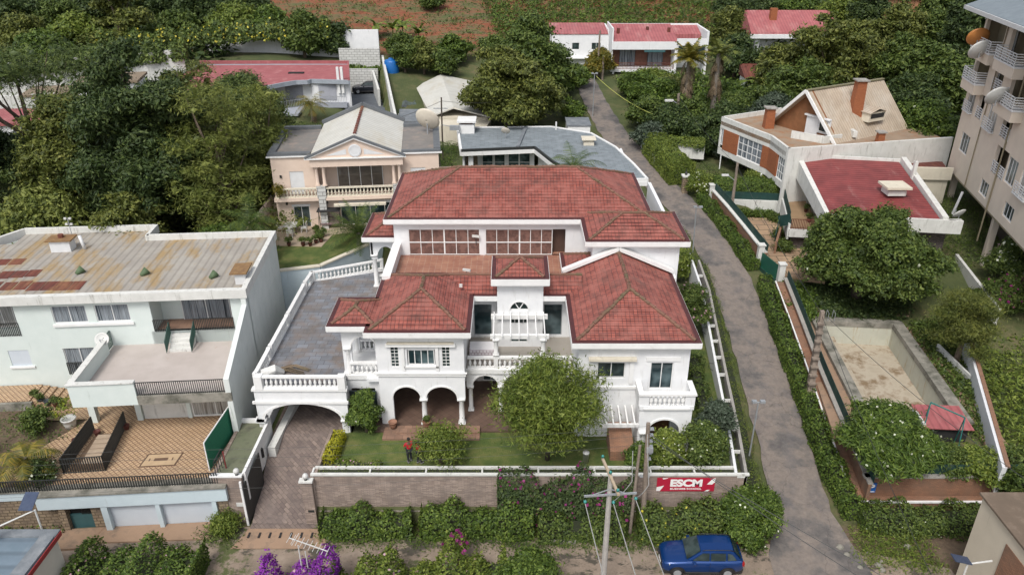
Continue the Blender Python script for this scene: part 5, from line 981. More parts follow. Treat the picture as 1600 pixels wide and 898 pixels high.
t = thing('tall_thin_wall', 'long tall white wall dividing the asphalt yard from the white-roofed house', 'wall', (-16, 100, 8), world=True); mb = MB()
mb.hexa([(-12.9, 84.8, 6), (-12.6, 84.8, 6), (-19.2, 118, 9), (-19.5, 118, 9), (-12.9, 84.8, 10.2), (-12.6, 84.8, 10.2), (-19.2, 118, 12.2), (-19.5, 118, 12.2)]); mb.build('render', OLDWHITE, t)
t = thing('water_tank', 'bright blue plastic water tank on a block stand', 'tank', (-17.3, 113, 9)); MB().lathe((0, 0, 1.3), [(1.0, 0), (1.05, .3), (1.05, 1.9), (.95, 2.1), (.4, 2.25), (.35, 2.4)], 16).build('body', plain('blue_plastic', (.01, .13, .42), (.01, .11, .36), 2, .4), t, True); MB().box(-1.1, -1.1, -.5, 1.1, 1.1, 1.3).build('stand', CONC, t)
t = thing('junk_pile', 'heap of discarded buckets and cloth on the white lower roof', 'junk pile', (-13.6, 102, 8.4)); rng = random.Random(8); mb = MB()
for i in range(9): mb.tube([(rng.uniform(-1, 1), rng.uniform(-2, 2), 0), (rng.uniform(-1, 1), rng.uniform(-2, 2), .5)], rng.uniform(.2, .45), 7)
mb.build('debris', plain('junk', (.12, .16, .14), (.05, .05, .06), 1), t)
struct(MB().prism([(-20.2, 92), (-14.5, 92), (-17.3, 104), (-20.3, 117), (-25, 117)], 7.0, 7.9).build('asphalt_yard', plain('blue_grey_asphalt', (.115, .13, .15), (.085, .095, .11), .8, .85, (.18, .19, .2), (.55, .75))))
t = thing('block_retaining_wall', 'white painted stone-block retaining wall behind the asphalt yard', 'wall', (-22, 112, 8), world=True); mb = MB(); mb.box(-25.3, 112.5, 7, -19.3, 113, 11.2); mb.box(-25.5, 116.5, 8, -19.5, 117, 13.4); mb.build('blockwork', WHBRICK, t); MB().box(-46, 119.5, 9, -20, 120, 15.6).build('upper_wall', WHITE, t); MB().bar((-17.9, 104, 8.7), (-20.1, 113, 9.6), .3, 3.0).build('side_wall', OLDWHITE, t)
# ---------------- curved red-roofed villa ----------------
t = thing('curved_red_roof_villa', 'white two-storey villa with sweeping curved dusty-red flat roof and grey shutters', 'building', (-28, 97, 8), world=True)
CP = [(-20.4, 97.5), (-25.3, 98.2), (-25.6, 97.6), (-27.0, 97.4), (-28.3, 96.2), (-29.5, 94.6), (-32, 92.4), (-37, 91.6), (-43, 92.5), (-43, 108), (-22.6, 108.5)]
MB().prism(CP, 12.2, 12.6).build('roof', REDROOF, t); mb = MB()
for i in range(len(CP)): a, b = CP[i], CP[(i+1) % len(CP)]; mb.bar((*a, 12.45), (*b, 12.45), .25, .5)
mb.build('fascia', plain('grey_blue_fascia', (.33, .36, .40), (.27, .30, .34), 2, .7), t); MB().box(-43, 108.4, 12.5, -22.5, 108.7, 13.1).bar((-20.4, 97.5, 12.85), (-22.6, 108.5, 12.85), .25, .4).build('parapet', REDROOF, t)
mb = MB(); mb.box(-25.4, 98.3, 7, -20.6, 98.5, 12.2); mb.box(-31, 98.6, 7, -25.4, 98.8, 12.2); mb.box(-42, 94, 7, -31, 94.3, 12.2); mb.bar((-20.6, 98.4, 9.6), (-22.8, 108.4, 9.6), .25, 5.2); mb.box(-42, 108, 7, -23, 108.3, 12.2); mb.build('wall', WHITE, t)
for x, w_ in ((-24.5, 2.2), (-28.8, 2.2)):
    for z, h_ in ((10.1, 1.9),) + (((7.6, 1.5),) if x > -25 else ()): MB().box(x, 98.2 if x > -25 else 98.5, z, x+w_, 98.3 if x > -25 else 98.6, z+h_).build('shutter', plain('grey_shutter', (.36, .37, .41), (.30, .31, .35), 3), t)
MB().box(-25.2, 97.3, 9.3, -20.9, 98.3, 9.8).box(-32, 93, 9.3, -26, 98.6, 9.6).build('balcony', plain('grey_blue_slab', (.35, .37, .42), (.30, .32, .36), 2), t); railing(t, [(-25.2, 97.35, 9.8), (-20.9, 97.35, 9.8)], .9, .2, GALV, r=.02); railing(t, [(-32, 93.1, 9.6), (-26.2, 97, 9.6)], .9, .2, GALV, r=.02)
MB().box(-22.0, 97.9, 11.0, -21.7, 98.2, 14.2).box(-21.5, 97.9, 11.0, -21.2, 98.2, 14.2).build('chimney', WHITE2, t); MB().box(-31.5, 94.2, 7.2, -29, 94.35, 9.2).box(-34, 93.85, 9.9, -31.5, 94, 11.9).build('window', GLASS, t); MB().box(-29.2, 102, 12.6, -27.2, 102.6, 12.75).build('roof_hatch', DARK, t)
# ---------------- far north houses ----------------
t = thing('white_gabled_house', 'plain white house with thin red roof edge at the top of the lane', 'building', (10.5, 119, 10.5), world=True); mb = MB(); mb.wall(5.9, 14.5, 118, .3, 9, 15.2, [('r', 8.9, 10.0, 13.0, 14.0), ('r', 11.8, 13.2, 13.0, 14.0)]); mb.box(5.9, 118.3, 9, 6.2, 124, 15.2); mb.box(14.2, 118.3, 9, 14.5, 125, 15.8); mb.box(5.9, 124, 9, 14.5, 124.3, 15.6); mb.build('wall', WHITE, t)
MB().hexa([(5.7, 117.9, 15.2), (14.2, 117.9, 15.2), (14.2, 124.3, 15.2), (5.7, 124.3, 15.2), (5.7, 117.9, 15.3), (14.2, 117.9, 15.3), (14.2, 124.3, 16.0), (5.7, 124.3, 16.0)]).build('roof', PINKSHEET, t); win(t, 8.9, 10.0, 13.0, 14.0, 118.1, 1, 1, WHITE2, GLASS); win(t, 11.8, 13.2, 13.0, 14.0, 118.1, 2, 1, WHITE2, GLASS); MB().box(6.8, 117.2, 11.8, 14.6, 118, 11.95).box(10.2, 117.8, 9.5, 11.6, 118, 11.5).build('ledge', WHITE2, t)
t = thing('red_roofed_bungalow', 'white bungalow with dusty red mono-pitch roof and glazed veranda on stilts', 'building', (21, 115, 10), world=True); mb = MB(); mb.box(14.3, 113.8, 13.7, 23.6, 114.0, 14.8); mb.box(14.3, 114, 10.7, 14.5, 121, 16.6); mb.box(14.3, 116.5, 9, 28, 116.7, 14.5); mb.box(27.8, 113.8, 9, 28.1, 121, 16.2); mb.box(23.6, 113.9, 14.3, 28, 114.1, 15.2); mb.box(23.4, 113.9, 9.5, 23.8, 116.5, 14.5); mb.box(14.3, 113.7, 10.6, 23.6, 116.6, 10.95); mb.box(14.6, 113.9, 8.5, 14.85, 114.1, 10.6); mb.box(22.0, 113.8, 8.8, 23.6, 114.2, 10.8); mb.box(14.3, 121, 9, 28, 121.3, 16.3); mb.build('wall', WHITE, t)
MB().hexa([(14.5, 113.9, 14.6), (23.8, 113.9, 14.6), (23.8, 121, 14.6), (14.5, 121, 14.6), (14.5, 113.9, 14.85), (23.8, 113.9, 14.85), (23.8, 121, 16.3), (14.5, 121, 16.3)]).hexa([(23.8, 117.5, 14.6), (27.8, 117.5, 14.6), (27.8, 121, 14.6), (23.8, 121, 14.6), (23.8, 117.5, 15.3), (27.8, 117.5, 15.3), (27.8, 121, 16.1), (23.8, 121, 16.1)]).build('roof', PINKSHEET, t)
MB().box(14.5, 116.3, 11, 23.4, 116.5, 13.7).build('veranda_wall', plain('brown_brick_wall', (.20, .09, .06), (.14, .06, .04), 2), t)
for x in (15.8, 19.9): win(t, x, x+2.3, 11, 13.5, 116.15, 3, 1, IRON, CURT)
railing(t, [(14.4, 113.85, 10.95), (23.4, 113.85, 10.95)], .9, .2, RUSTSHEET, r=.025); win(t, 23.9, 27.7, 12.4, 14.2, 113.95, 4, 1, IRON, GLASS, name='glazing'); MB().box(19, 113.75, 13.35, 22, 113.8, 13.65).build('blind', TEALDOOR, t)
for x_, y_ in ((20, 118.5), (15.5, 117), (23, 117.6)): MB().tube([(x_, y_, 15.2), (x_, y_, 16.2)], .24, 6).build('roof_vent', RUSTSHEET, t)
t = thing('pink_roofed_cottage', 'cottage with faded pink-red roof and white eaves among trees on the upper slope', 'building', (42, 124, 12), world=True)
MB().hexa([(36.3, 121.5, 14.4), (50, 121.5, 14.4), (50, 128, 14.4), (36.3, 128, 14.4), (36.3, 121.5, 14.9), (50, 121.5, 14.9), (50, 128, 17.4), (36.8, 128, 17.4)]).build('roof', PINKSHEET, t); MB().box(36.2, 121.2, 14.1, 50, 121.5, 14.7).box(37.4, 123, 10, 50, 123.3, 14.4).box(37.2, 121.8, 10, 37.8, 122.3, 14.2).build('wall', WHITE, t); MB().box(40, 125, 16, 41, 125.8, 18).build('chimney', OBRICK, t)
t = thing('small_red_shed', 'small white shed with rusty red roof behind the palms', 'shed', (33.3, 107, 9), world=True); MB().box(31.8, 106, 8, 35, 109, 11.2).build('wall', WHITE2, t); MB().hexa([(31.6, 105.8, 11.2), (35.2, 105.8, 11.2), (35.2, 109.2, 11.2), (31.6, 109.2, 11.2), (31.6, 105.8, 11.3), (35.2, 105.8, 11.3), (35.2, 109.2, 12.6), (31.6, 109.2, 12.6)]).build('roof', RUSTSHEET, t)
# villas half hidden in the north-western trees
t = thing('green_shuttered_villa', 'white villa with flat brown-edged roof and green shutters among the trees', 'building', (-47, 95, 10), world=True)
M_ = Matrix.Translation((-48.5, 93, 0)) @ Matrix.Rotation(R(12), 4, 'Z'); mb = MB(M_); mb.box(-3.3, 0, 7, 3.3, 5, 13.2); mb.box(-10, 1.5, 7, -3.3, 6, 11.8); mb.build('wall', WHITE, t); MB(M_).box(-3.6, -.3, 13.2, 3.6, 5.3, 13.5).box(-10.2, 1.0, 11.8, -3.3, 6.2, 12.05).build('roof', plain('brown_flat_roof', (.26, .20, .14), (.18, .14, .1), 1), t)
GS = plain('green_shutter', (.01, .12, .07), (.01, .1, .06), 2); MB(M_).box(-2.2, -.08, 10.3, -1.6, 0, 12.1).box(-.4, -.08, 10.8, .3, 0, 12.1).box(2.1, -.08, 10.9, 2.7, 0, 12.1).box(-4.5, 1.4, 9.9, -3.8, 1.5, 11).build('shutter', GS, t); MB(M_).box(-1.6, -.06, 10.4, -.4, 0, 12.1).box(.3, -.06, 10.9, 2.1, 0, 12.1).box(-8, 1.42, 10.2, -5, 1.5, 11.0).build('window', GLASS, t); balus(t, (-50.5, 91.5), (-46.5, 92.3), 9.3, .35, ())
t = thing('pink_terraced_house', 'house with rounded pink terrace roof seen through the pines', 'building', (-55, 84, 9), world=True); MB().prism([(-58.5+3.2*math.cos(a*math.pi/8)+(4 if a < 5 or a > 13 else 0), 85+3.4*math.sin(a*math.pi/8)) for a in range(16)], 7, 11.0).build('wall', WHITE, t); MB().prism([(-58.5+3.5*math.cos(a*math.pi/8)+(4 if a < 5 or a > 13 else 0), 85+3.7*math.sin(a*math.pi/8)) for a in range(16)], 11.0, 11.3).build('roof', PINKSHEET, t); MB().box(-61.5, 78, 7, -57.5, 81, 10).build('porch', WHITE, t); MB().box(-61.8, 77.7, 10, -57.2, 81.3, 10.3).build('porch_roof', PINKSHEET, t)
t = thing('mossy_white_wall', 'stained white retaining wall draped with creepers above the shuttered villa', 'wall', (-55, 101, 11), world=True); mb = MB(); mb.bar((-68, 96.5, 12), (-43, 103.5, 13), .5, 5.0); mb.build('render', OLDWHITE, t)
t = thing('long_pale_wall', 'long pale garden wall behind the pines', 'wall', (-70, 92, 10), world=True); MB().bar((-80, 88, 10), (-55, 93, 10.5), .5, 3.2).bar((-78, 84.5, 9.3), (-58, 87, 9.3), .5, 2.2).build('render', OLDWHITE, t)
t = thing('wooden_lean_to', 'tan timber lean-to roof beside the peach villa', 'shed', (-22.6, 70, 7), world=True); MB().hexa([(-25.6, 66.5, 8.2), (-22.6, 66.5, 8.2), (-22.6, 73, 8.8), (-25.6, 73, 8.8), (-25.6, 66.5, 8.35), (-22.6, 66.5, 9.2), (-22.6, 73, 9.9), (-25.6, 73, 9.0)]).build('roof', plain('tan_timber', (.33, .19, .09), (.25, .14, .07), 3), t); MB().box(-25, 68, 6, -22.8, 72.5, 8.2).build('wall', PEACH, t)
t = thing('peach_side_wall', 'sloping pale garden wall along the west side of the peach villa', 'wall', (-22, 62, 6.5), world=True); MB().bar((-21.9, 55.5, 7.2), (-21.9, 66.5, 7.6), .25, 2.2).build('render', PEACH, t)
# ---------------- orange-brick house with the steep roof ----------------
OV = thing('orange_brick_house', 'house with orange brick panels, white bands and a steep tan A-shaped roof', 'building', (28, 78, 5.7), world=True)
op = lambda mb, n, m, s=False: mb.build(n, m, OV, s)
PA, PB, PC, PD = (23.1, 84.1), (26.2, 76.3), (26.5, 71.7), (44.3, 75.6)
def seg(mb, a, b, s0, s1, z0, z1, th=.2, out=0): 
    a, b = Vector((*a, 0)), Vector((*b, 0)); d = (b-a).normalized(); n = Vector((d.y, -d.x, 0)); p, q = a+d*s0-n*out, a+d*s1-n*out; mb.hexa([(*(p).xy, z0), (*(q).xy, z0), (*(q-n*-th).xy, z0), (*(p-n*-th).xy, z0), (*(p).xy, z1), (*(q).xy, z1), (*(q-n*-th).xy, z1), (*(p-n*-th).xy, z1)])
# n points west of the facade; negative thickness runs inwards
mb = MB(); seg(mb, PA, PB, 0, 8.39, 10.25, 11.5, -.25); seg(mb, PB, PC, 0, 4.6, 10.25, 11.5, -.25); seg(mb, PA, PB, 0, 8.39, 7.35, 8.0, -.25); seg(mb, PB, PC, 0, 4.6, 7.35, 8.0, -.25); seg(mb, PC, PD, .0, 18.2, 4.5, 11.5, -.3); seg(mb, PA, (30.9, 88.2), 0, 8.8, 10.6, 11.5, .2); seg(mb, PA, PB, 0, .15, 8, 10.3, -.2)
mb.box(34.5, 76.3, 11.3, 34.9, 79.5, 11.9); op(mb, 'wall', OLDWHITE); 
for a_ in ((PA, PB, .75, 3.3), (PA, PB, 7.35, 8.39), (PB, PC, 0, 2.4)): mb = MB(); seg(mb, *a_, 8.0, 10.25, -.2, -.02); op(mb, 'brick_panel', OBRICK)
def segwin(a, b, s0, s1, z0, z1, n, nzz):
    d = (Vector(b)-Vector(a)).normalized(); M_ = Matrix.Translation((a[0], a[1], 0)) @ Matrix.Rotation(math.atan2(d.y, d.x), 4, 'Z')
    return win(OV, s0, s1, z0, z1, .12, n, nzz, WHITE2, CURT, T=M_, fr=.09)
segwin(PA, PB, 3.3, 7.35, 8.0, 10.25, 5, 3); segwin(PB, PC, 2.5, 4.5, 8.0, 10.25, 4, 3); segwin(PA, PB, .15, .75, 8.4, 10.25, 2, 1)
op(MB().prism([PA, PB, PC, (44.2, 75.8), (43, 88), (30.9, 88.2)], 10.6, 11.0), 'flat_roof', plain('rusty_flat_roof', (.32, .24, .17), (.25, .18, .125), .7, .9, (.30, .15, .07), (.5, .66))); op(MB().prism([(23.4, 83.6), (26.3, 76.3), (26.7, 72), (43, 76), (42, 87), (31, 87.5)], 7.4, 7.6), 'floor_slab', WHITE2)
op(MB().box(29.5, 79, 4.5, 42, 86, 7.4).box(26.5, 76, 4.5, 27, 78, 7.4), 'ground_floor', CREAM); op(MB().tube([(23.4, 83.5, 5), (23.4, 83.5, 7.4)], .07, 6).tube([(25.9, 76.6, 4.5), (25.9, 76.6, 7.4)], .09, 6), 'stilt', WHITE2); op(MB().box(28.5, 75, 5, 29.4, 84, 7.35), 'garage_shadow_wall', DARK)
# steep gable roof
g0, g1 = Vector((28.2, 83.2, 10.9)), Vector((32.9, 74.9, 10.6)); ax = Vector((11.6, 6.4, 0)); g2 = Vector((42.6, 80.4, 10.4)); gt = (g0+g1)/2+Vector((0, 0, 4.7)); g3 = g0+(g2-g1); gb = (g2+g3)/2+Vector((0, 0, 4.9)); o_ = -(g2-g1).normalized()*.6
rf = MB().poly([g1+o_, g2, gb, gt+o_*1.3]).poly([g3, g0+o_, gt+o_*1.3, gb]).build('steep_roof', TANSHEET, OV); s = rf.modifiers.new('s', 'SOLIDIFY'); s.thickness = .18
MB().bar(g1+o_*1.05, gt+o_*1.35, .16, .3).bar(g0+o_*1.05, gt+o_*1.35, .16, .3).bar(g1+o_+Vector((0, 0, -.05)), g2, .14, .2).build('bargeboard', WHITE2, rf); MB().bar(gt+o_*1.3+Vector((0, 0, .05)), gb+Vector((0, 0, .05)), .35, .12).build('ridge_cap', plain('mossy_ridge', (.22, .20, .12), None, 3), rf)
gm = (g0+g1)/2; d = (g1-g0).normalized(); gn = o_.normalized()
op(MB().hexa([g0-gn*.0, g1-gn*.0, g1-gn*.2, g0-gn*.2, gt-d*.05-gn*0, gt+d*.05, gt+d*.05-gn*.2, gt-d*.05-gn*.2]), 'gable_wall', plain('orange_gable', (.25, .105, .045), (.17, .075, .03), 1.5)); mq = Matrix.Translation((gm.x, gm.y, 0)) @ Matrix.Rotation(math.atan2(d.y, d.x), 4, 'Z')
op(MB(mq).box(.1, -.12, 10.6, 1.6, 0, 13.0).box(-.1, -.3, 12.95, 3.1, .0, 13.1).box(1.6, -.1, 11.5, 3.1, 0, 12.9), 'dormer_door', SHUT); win(OV, 1.8, 2.9, 11.7, 12.8, -.16, 1, 1, WHITE2, GLASS, T=mq)
mb = MB(); mb.bar((28.6, 77.3, 11.35), (31.2, 75.2, 11.35), .2, .75); mb.bar((31.2, 75.2, 11.35), (33.2, 76, 11.35), .2, .75); op(mb, 'roof_parapet', OLDWHITE)
def stack(x, y, z0, z1, w_, cap=.12): c = op(MB().hexa([(x-w_, y-w_, z0), (x+w_, y-w_, z0), (x+w_, y+w_, z0), (x-w_, y+w_, z0), (x-w_*.85, y-w_*.85, z1), (x+w_*.85, y-w_*.85, z1), (x+w_*.85, y+w_*.85, z1), (x-w_*.85, y+w_*.85, z1)]), 'chimney', OBRICK); MB().box(x-w_-.1, y-w_-.1, z1, x+w_+.1, y+w_+.1, z1+cap).build('chimney_cap', CONC, c)
stack(35.7, 79.6, 12.5, 16.3, .55); stack(27.4, 81.2, 10.9, 13.1, .5); stack(36.6, 74.9, 10.8, 12.2, .35)
mb = MB(); e = gt.lerp(gb, .55); dn = ((g1+g2)/2-(gt+gb)/2); n0 = e+dn*.45; md = Matrix.Translation(n0) @ Matrix.Rotation(math.atan2(ax.y, ax.x), 4, 'Z'); mb = MB(md); mb.hexa([(-1.2, -1.6, -.9), (1.2, -1.6, -.9), (1.2, .3, -.9), (-1.2, .3, -.9), (-1.2, -1.6, .05), (1.2, -1.6, .05), (1.2, .3, .1), (-1.2, .3, .1)]); c = op(mb, 'dormer', CREAM); MB(md).poly([(-1.4, -1.8, .05), (0, -1.8, .45), (0, .8, .45), (-1.4, .8, .1)]).poly([(0, -1.8, .45), (1.4, -1.8, .05), (1.4, .8, .1), (0, .8, .45)]).build('dormer_roof', TANSHEET, c); MB(md).box(-1.0, -1.63, -.55, 1.0, -1.6, -.1).build('louvre', DARK, c)
# ---------------- red corrugated roof villa ----------------
RV = thing('red_sheet_roof_villa', 'low villa with dark red corrugated roof boxed in by wide white parapets', 'building', (32, 66, 3.2), world=True); rp = lambda mb, n, m, s=False: mb.build(n, m, RV, s)
c1, c2, c3, c4 = (27.2, 62.1), (38.0, 60.6), (38.6, 71.2), (28.2, 73.4); rr = MB().poly([(*c1, 8.45), (36.4, 60.8, 8.45), (37.3, 71.6, 10.2), (*c4, 10.2)]).build('corrugated_roof', REDSHEET, RV); s = rr.modifiers.new('s', 'SOLIDIFY'); s.thickness = .1; s.offset = -1
mb = MB(); mb.bar((c1[0]-.15, c1[1]-.1, 7.95), (38.1, 60.5, 7.95), .25, 1.2); mb.hexa([(27.0, 62.0, 7.35), (27.4, 62.0, 7.35), (28.4, 73.4, 8.6), (27.9, 73.4, 8.6), (27.0, 62.0, 8.6), (27.4, 62.0, 8.6), (28.4, 73.4, 10.4), (27.9, 73.4, 10.4)]); mb.hexa([(36.5, 60.8, 7.4), (37.0, 60.8, 7.4), (37.9, 71.6, 9), (37.4, 71.6, 9), (36.5, 60.8, 8.75), (37.0, 60.8, 8.75), (37.9, 71.6, 10.7), (37.4, 71.6, 10.7)]); mb.bar((27.9, 73.5, 10.1), (37.6, 71.7, 10.1), .3, .7); mb.box(37.0, 60.6, 8.3, 38.1, 60.9, 8.55)
rp(mb, 'roof_parapet', OLDWHITE); rp(MB().prism([(28.6, 64.5), (36.8, 63.4), (38, 71), (29.6, 73)], 3, 8.2), 'wall', CREAM); rp(MB().prism([(34.6, 61.9), (37.6, 61.6), (38.3, 66), (35, 66.4)], 2.5, 7.5), 'stone_wall', DSTONE)
mb = MB(); mb.box(33.3, 64.5, 9.3, 34.9, 65.9, 9.75); c = rp(mb, 'chimney', OLDWHITE); MB().box(33.0, 64.2, 9.95, 35.2, 66.2, 10.15).box(33.5, 64.7, 9.75, 34.7, 65.7, 9.95).build('chimney_cap', CREAM, c); rp(MB().box(37.0, 68.1, 9.4, 37.3, 68.4, 11.3), 'slim_chimney', OLDWHITE)
rp(MB().prism([(25.2, 64.9), (28.0, 64.6), (29.6, 74.5), (27.6, 74.8)], 5.6, 6.0), 'balcony_floor', plain('tan_floor', (.33, .22, .13), (.27, .18, .10), 1)); rp(MB().prism([(25.2, 64.7), (28.1, 64.4), (28.1, 64.6), (25.2, 64.9)], 5.3, 6.05).prism([(25.1, 64.9), (25.3, 64.9), (27.6, 74.8), (27.3, 74.8)], 5.0, 6.5), 'balcony_edge', OLDWHITE); rp(MB().prism([(25.5, 65.4), (28.0, 65.1), (29, 70), (26.5, 70.5)], 3, 5.5), 'basement_wall', DSTONE)
railing(RV, [(25.3, 64.8, 6.05), (28.0, 64.5, 6.05)], .95, .14, RUSTSHEET, r=.022); GNET = plain('dark_green_netting', (.010, .05, .042), (.006, .032, .028), 3, .8, (.05, .08, .06), (.5, .65)); rp(MB().bar((25.35, 65.5, 6.95), (27.1, 73.0, 6.95), .05, .95).bar((24.7, 66.3, 6.2), (25.3, 65.0, 6.9), .05, 1.0).bar((24.7, 66.3, 6.2), (23.9, 64.4, 5.3), .05, .9), 'green_screen', GNET)
rp(MB().hexa([(23.9, 64.2, 3), (24.1, 64.2, 3), (25.3, 66.8, 3), (25.1, 66.8, 3), (23.9, 64.2, 5.0), (24.1, 64.2, 5.0), (25.3, 66.8, 6.0), (25.1, 66.8, 6.0)]), 'stair_wall', LOTBRICK)
t = thing('rusty_roof_annex', 'small annex with rust-red flat roof and cream parapet behind the red corrugated roof', 'building', (41, 74, 4), world=True); MB().prism([(38.1, 72.0), (42.6, 71.8), (43.6, 75.4), (39.6, 75.6)], 3.5, 8.6).prism([(38.1, 71.8), (42.7, 71.5), (42.7, 71.8), (38.1, 72.1)], 8.4, 9.6).build('wall', CREAM, t); MB().prism([(38.2, 72.1), (42.6, 71.9), (43.6, 75.3), (39.6, 75.5)], 8.9, 9.1).build('roof', RUSTSHEET, t); MB().prism([(38.3, 64), (40.5, 63.5), (43.5, 71), (39.0, 72)], 3, 3.6).build('yard_slab', CONC, t)
dish('satellite_dish', 'white satellite dish on the front corner of the red corrugated roof', (38.3, 61.6, 8.2), .6, R(200), R(35), mast=.5, group='satellite dishes')
for i, (x, y) in enumerate(((28.2, 73.4), (28.5, 73.5), (28.2, 69.2), (27.6, 66.6))): pot((x, y, 6.0), ('dark red pot at the back corner of the long balcony', 'leafy pot at the back corner of the long balcony', 'potted palm halfway along the long balcony', 'potted plant by the balcony railing')[i], REDP, .2, .35, i != 0, 40+i, .5)
# ---------------- apartment tower ----------------
TV = thing('apartment_tower', 'beige apartment block with recessed khaki balconies and white railings', 'building', (39.4, 55.3, 6), R(-12.4)); tp = lambda mb, n, m, s=False: mb.build(n, m, TV, s)
MX = Matrix.Rotation(R(-90), 4, 'Z')                                  # wall built along x, turned to run along +y facing -x
def tx(y): return -y
TW = Matrix(((0, 1, 0, 0), (-1, 0, 0, 0), (0, 0, 1, 0), (0, 0, 0, 1)))  # (u, v, z) -> (v, -u, z)
ops = [('r', -18.4, -17.0, 9.2, 11.0)]; rec = []
def W_(y0, y1, z0, z1): return ('r', -y1, -y0, z0, z1)
REC = [(14.0, 15.6, 8.9, 11.0), (6.9, 8.9, 8.9, 11.0), (11.4, 13.6, 11.9, 14.2), (5.5, 9.5, 11.8, 14.2), (13.7, 18.7, 14.8, 17.2), (7.5, 12.2, 14.8, 17.2), (5.8, 8.6, 5.9, 8.2), (-4, 1.5, 8.9, 11.0), (-4, 3, 14.8, 17.2), (15.2, 18.8, 11.9, 14.2)]
WN = [(1.9, 4.0, 3.6, 4.8, 0), (8.0, 10.0, 3.5, 4.8, 0), (15.2, 17.6, 5.2, 7.0, 0), (16.6, 18.5, 8.9, 10.8, 1), (10.4, 12.6, 8.7, 10.8, 1), (.4, 2.6, 6.0, 8.1, 1), (3.6, 5.6, 6.0, 8.1, 0), (-4, -1.5, 3.6, 4.8, 0), (-4, -2, 6.2, 8, 0), (2.2, 4.4, 11.8, 13.8, 1)]
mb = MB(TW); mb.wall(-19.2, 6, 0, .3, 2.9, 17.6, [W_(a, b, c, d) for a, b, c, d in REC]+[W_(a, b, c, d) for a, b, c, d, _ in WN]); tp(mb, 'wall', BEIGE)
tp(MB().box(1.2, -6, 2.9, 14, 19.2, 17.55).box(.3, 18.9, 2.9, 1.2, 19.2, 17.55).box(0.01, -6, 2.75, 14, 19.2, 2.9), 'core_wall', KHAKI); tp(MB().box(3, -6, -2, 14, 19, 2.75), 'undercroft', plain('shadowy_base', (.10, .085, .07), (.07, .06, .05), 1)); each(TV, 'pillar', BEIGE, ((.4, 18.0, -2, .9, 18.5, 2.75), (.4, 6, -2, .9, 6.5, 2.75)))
for k, z in enumerate((5.85, 8.75, 11.65, 14.55)): tp(MB().box(.3, -6, z-.15, 1.3, 19.0, z), 'floor_slab', BEIGE)
for a, b, c, d, f in WN:
    win(TV, -b, -a, c, d, .12, 3 if b-a > 1.9 else 2, 1, SHUT, CURTP if f else GLASSB, T=TW, fr=.09)
    if f: mb = MB(TW); [mb.box(-b-.1, -.28, c+.1+i*.2, -a+.1, -.24, c+.17+i*.2) for i in range(5)]; mb.box(-b-.1, -.3, c-.05, -a+.1, 0, c+.04); [mb.box(-b-.1+i*(b-a+.15)/4, -.28, c, -b-.05+i*(b-a+.15)/4, -.24, c+1.0) for i in range(5)]; tp(mb, 'window_railing', SHUT)
for a, b, c, d in REC:
    mb = MB(TW); o = .9 if (a, c) in ((13.7, 14.8), (7.5, 14.8), (15.2, 11.9), (5.5, 11.8)) else .02
    if o > .5: mb.box(-b-.1, -o, c-.15, -a+.1, 0, c-.02); tp(mb, 'balcony_slab', SHUT); mb = MB(TW); mb.box(-b-.05, -o+.05, c-1.0, -a+.05, -.0, c-.16); tp(mb, 'balcony_base', BEIGE); mb = MB(TW)
    [mb.box(-b, -o-.02, c+.12+i*.2, -a, -o+.03, c+.19+i*.2) for i in range(5)]; n = int((b-a)/.8)+1; [mb.box(-b+i*(b-a-.06)/n, -o-.02, c-.02, -b+.06+i*(b-a-.06)/n, -o+.03, c+1.0) for i in range(n+1)]
    if o > .5: [mb.box(-b+(b-a)*s, -o, c+.12+i*.2, -b+.05+(b-a-.1)*s, 0, c+.19+i*.2) for i in range(5) for s in (0, 1)]
    tp(mb, 'balcony_railing', SHUT); 
    if b-a > 2.5: win(TV, -a-1.9, -a-.3, c, d-.2, 1.1, 2, 1, SHUT, CURT, T=TW, fr=.09, name='balcony_door')
tp(MB().tube([(-.08, 7.0, 0), (-.08, 7.0, 17.5)], .07, 6).tube([(-.08, 13.2, 2.9), (-.08, 13.2, 17.5)], .05, 6), 'downpipe', KHAKI); tp(MB().tube([(-.6, 11.8, 2.8), (-.9, 11.9, 0.6)], .12, 8), 'waste_pipe', SHUT)
tp(MB().hexa([(-1.6, -6, 17.9), (14, -6, 17.9), (14, 20.4, 17.9), (-1.6, 20.4, 17.9), (-1.6, -6, 18.1), (4, -6, 20.4), (4, 20.2, 20.4), (-1.6, 20.4, 18.1)]), 'roof', plain('blue_grey_slab_roof', (.20, .235, .26), (.16, .19, .215), 1.5)); tp(MB().box(-1.7, -6, 17.7, -1.4, 20.5, 18.05).box(-1.7, 20.3, 17.7, 14, 20.6, 18.05), 'fascia', SHUT); tp(MB().box(-.1, 18.9, 17.0, .2, 19.2, 17.9), 'post', SHUT)
def tl(x, y, z): v = Matrix.Rotation(R(-12.4), 4, 'Z') @ Vector((x, y, z)); return (v.x+39.4, v.y+55.3, v.z+6)
dish('satellite_dish', 'orange satellite dish on the top-floor balcony of the apartment block', tl(-1.1, 16.6, 14.7), .95, R(170), R(30), m=ORANGEDISH, mast=1.0, group='satellite dishes'); dish('satellite_dish', 'white satellite dish beside the orange one on the apartment block', tl(-1.3, 14.6, 14.3), 1.0, R(185), R(30), mast=.6, group='satellite dishes'); dish('satellite_dish', 'large white satellite dish on a lower balcony at the edge of the apartment block', tl(-1.3, 8.0, 11.6), .95, R(185), R(30), mast=.7, group='satellite dishes')
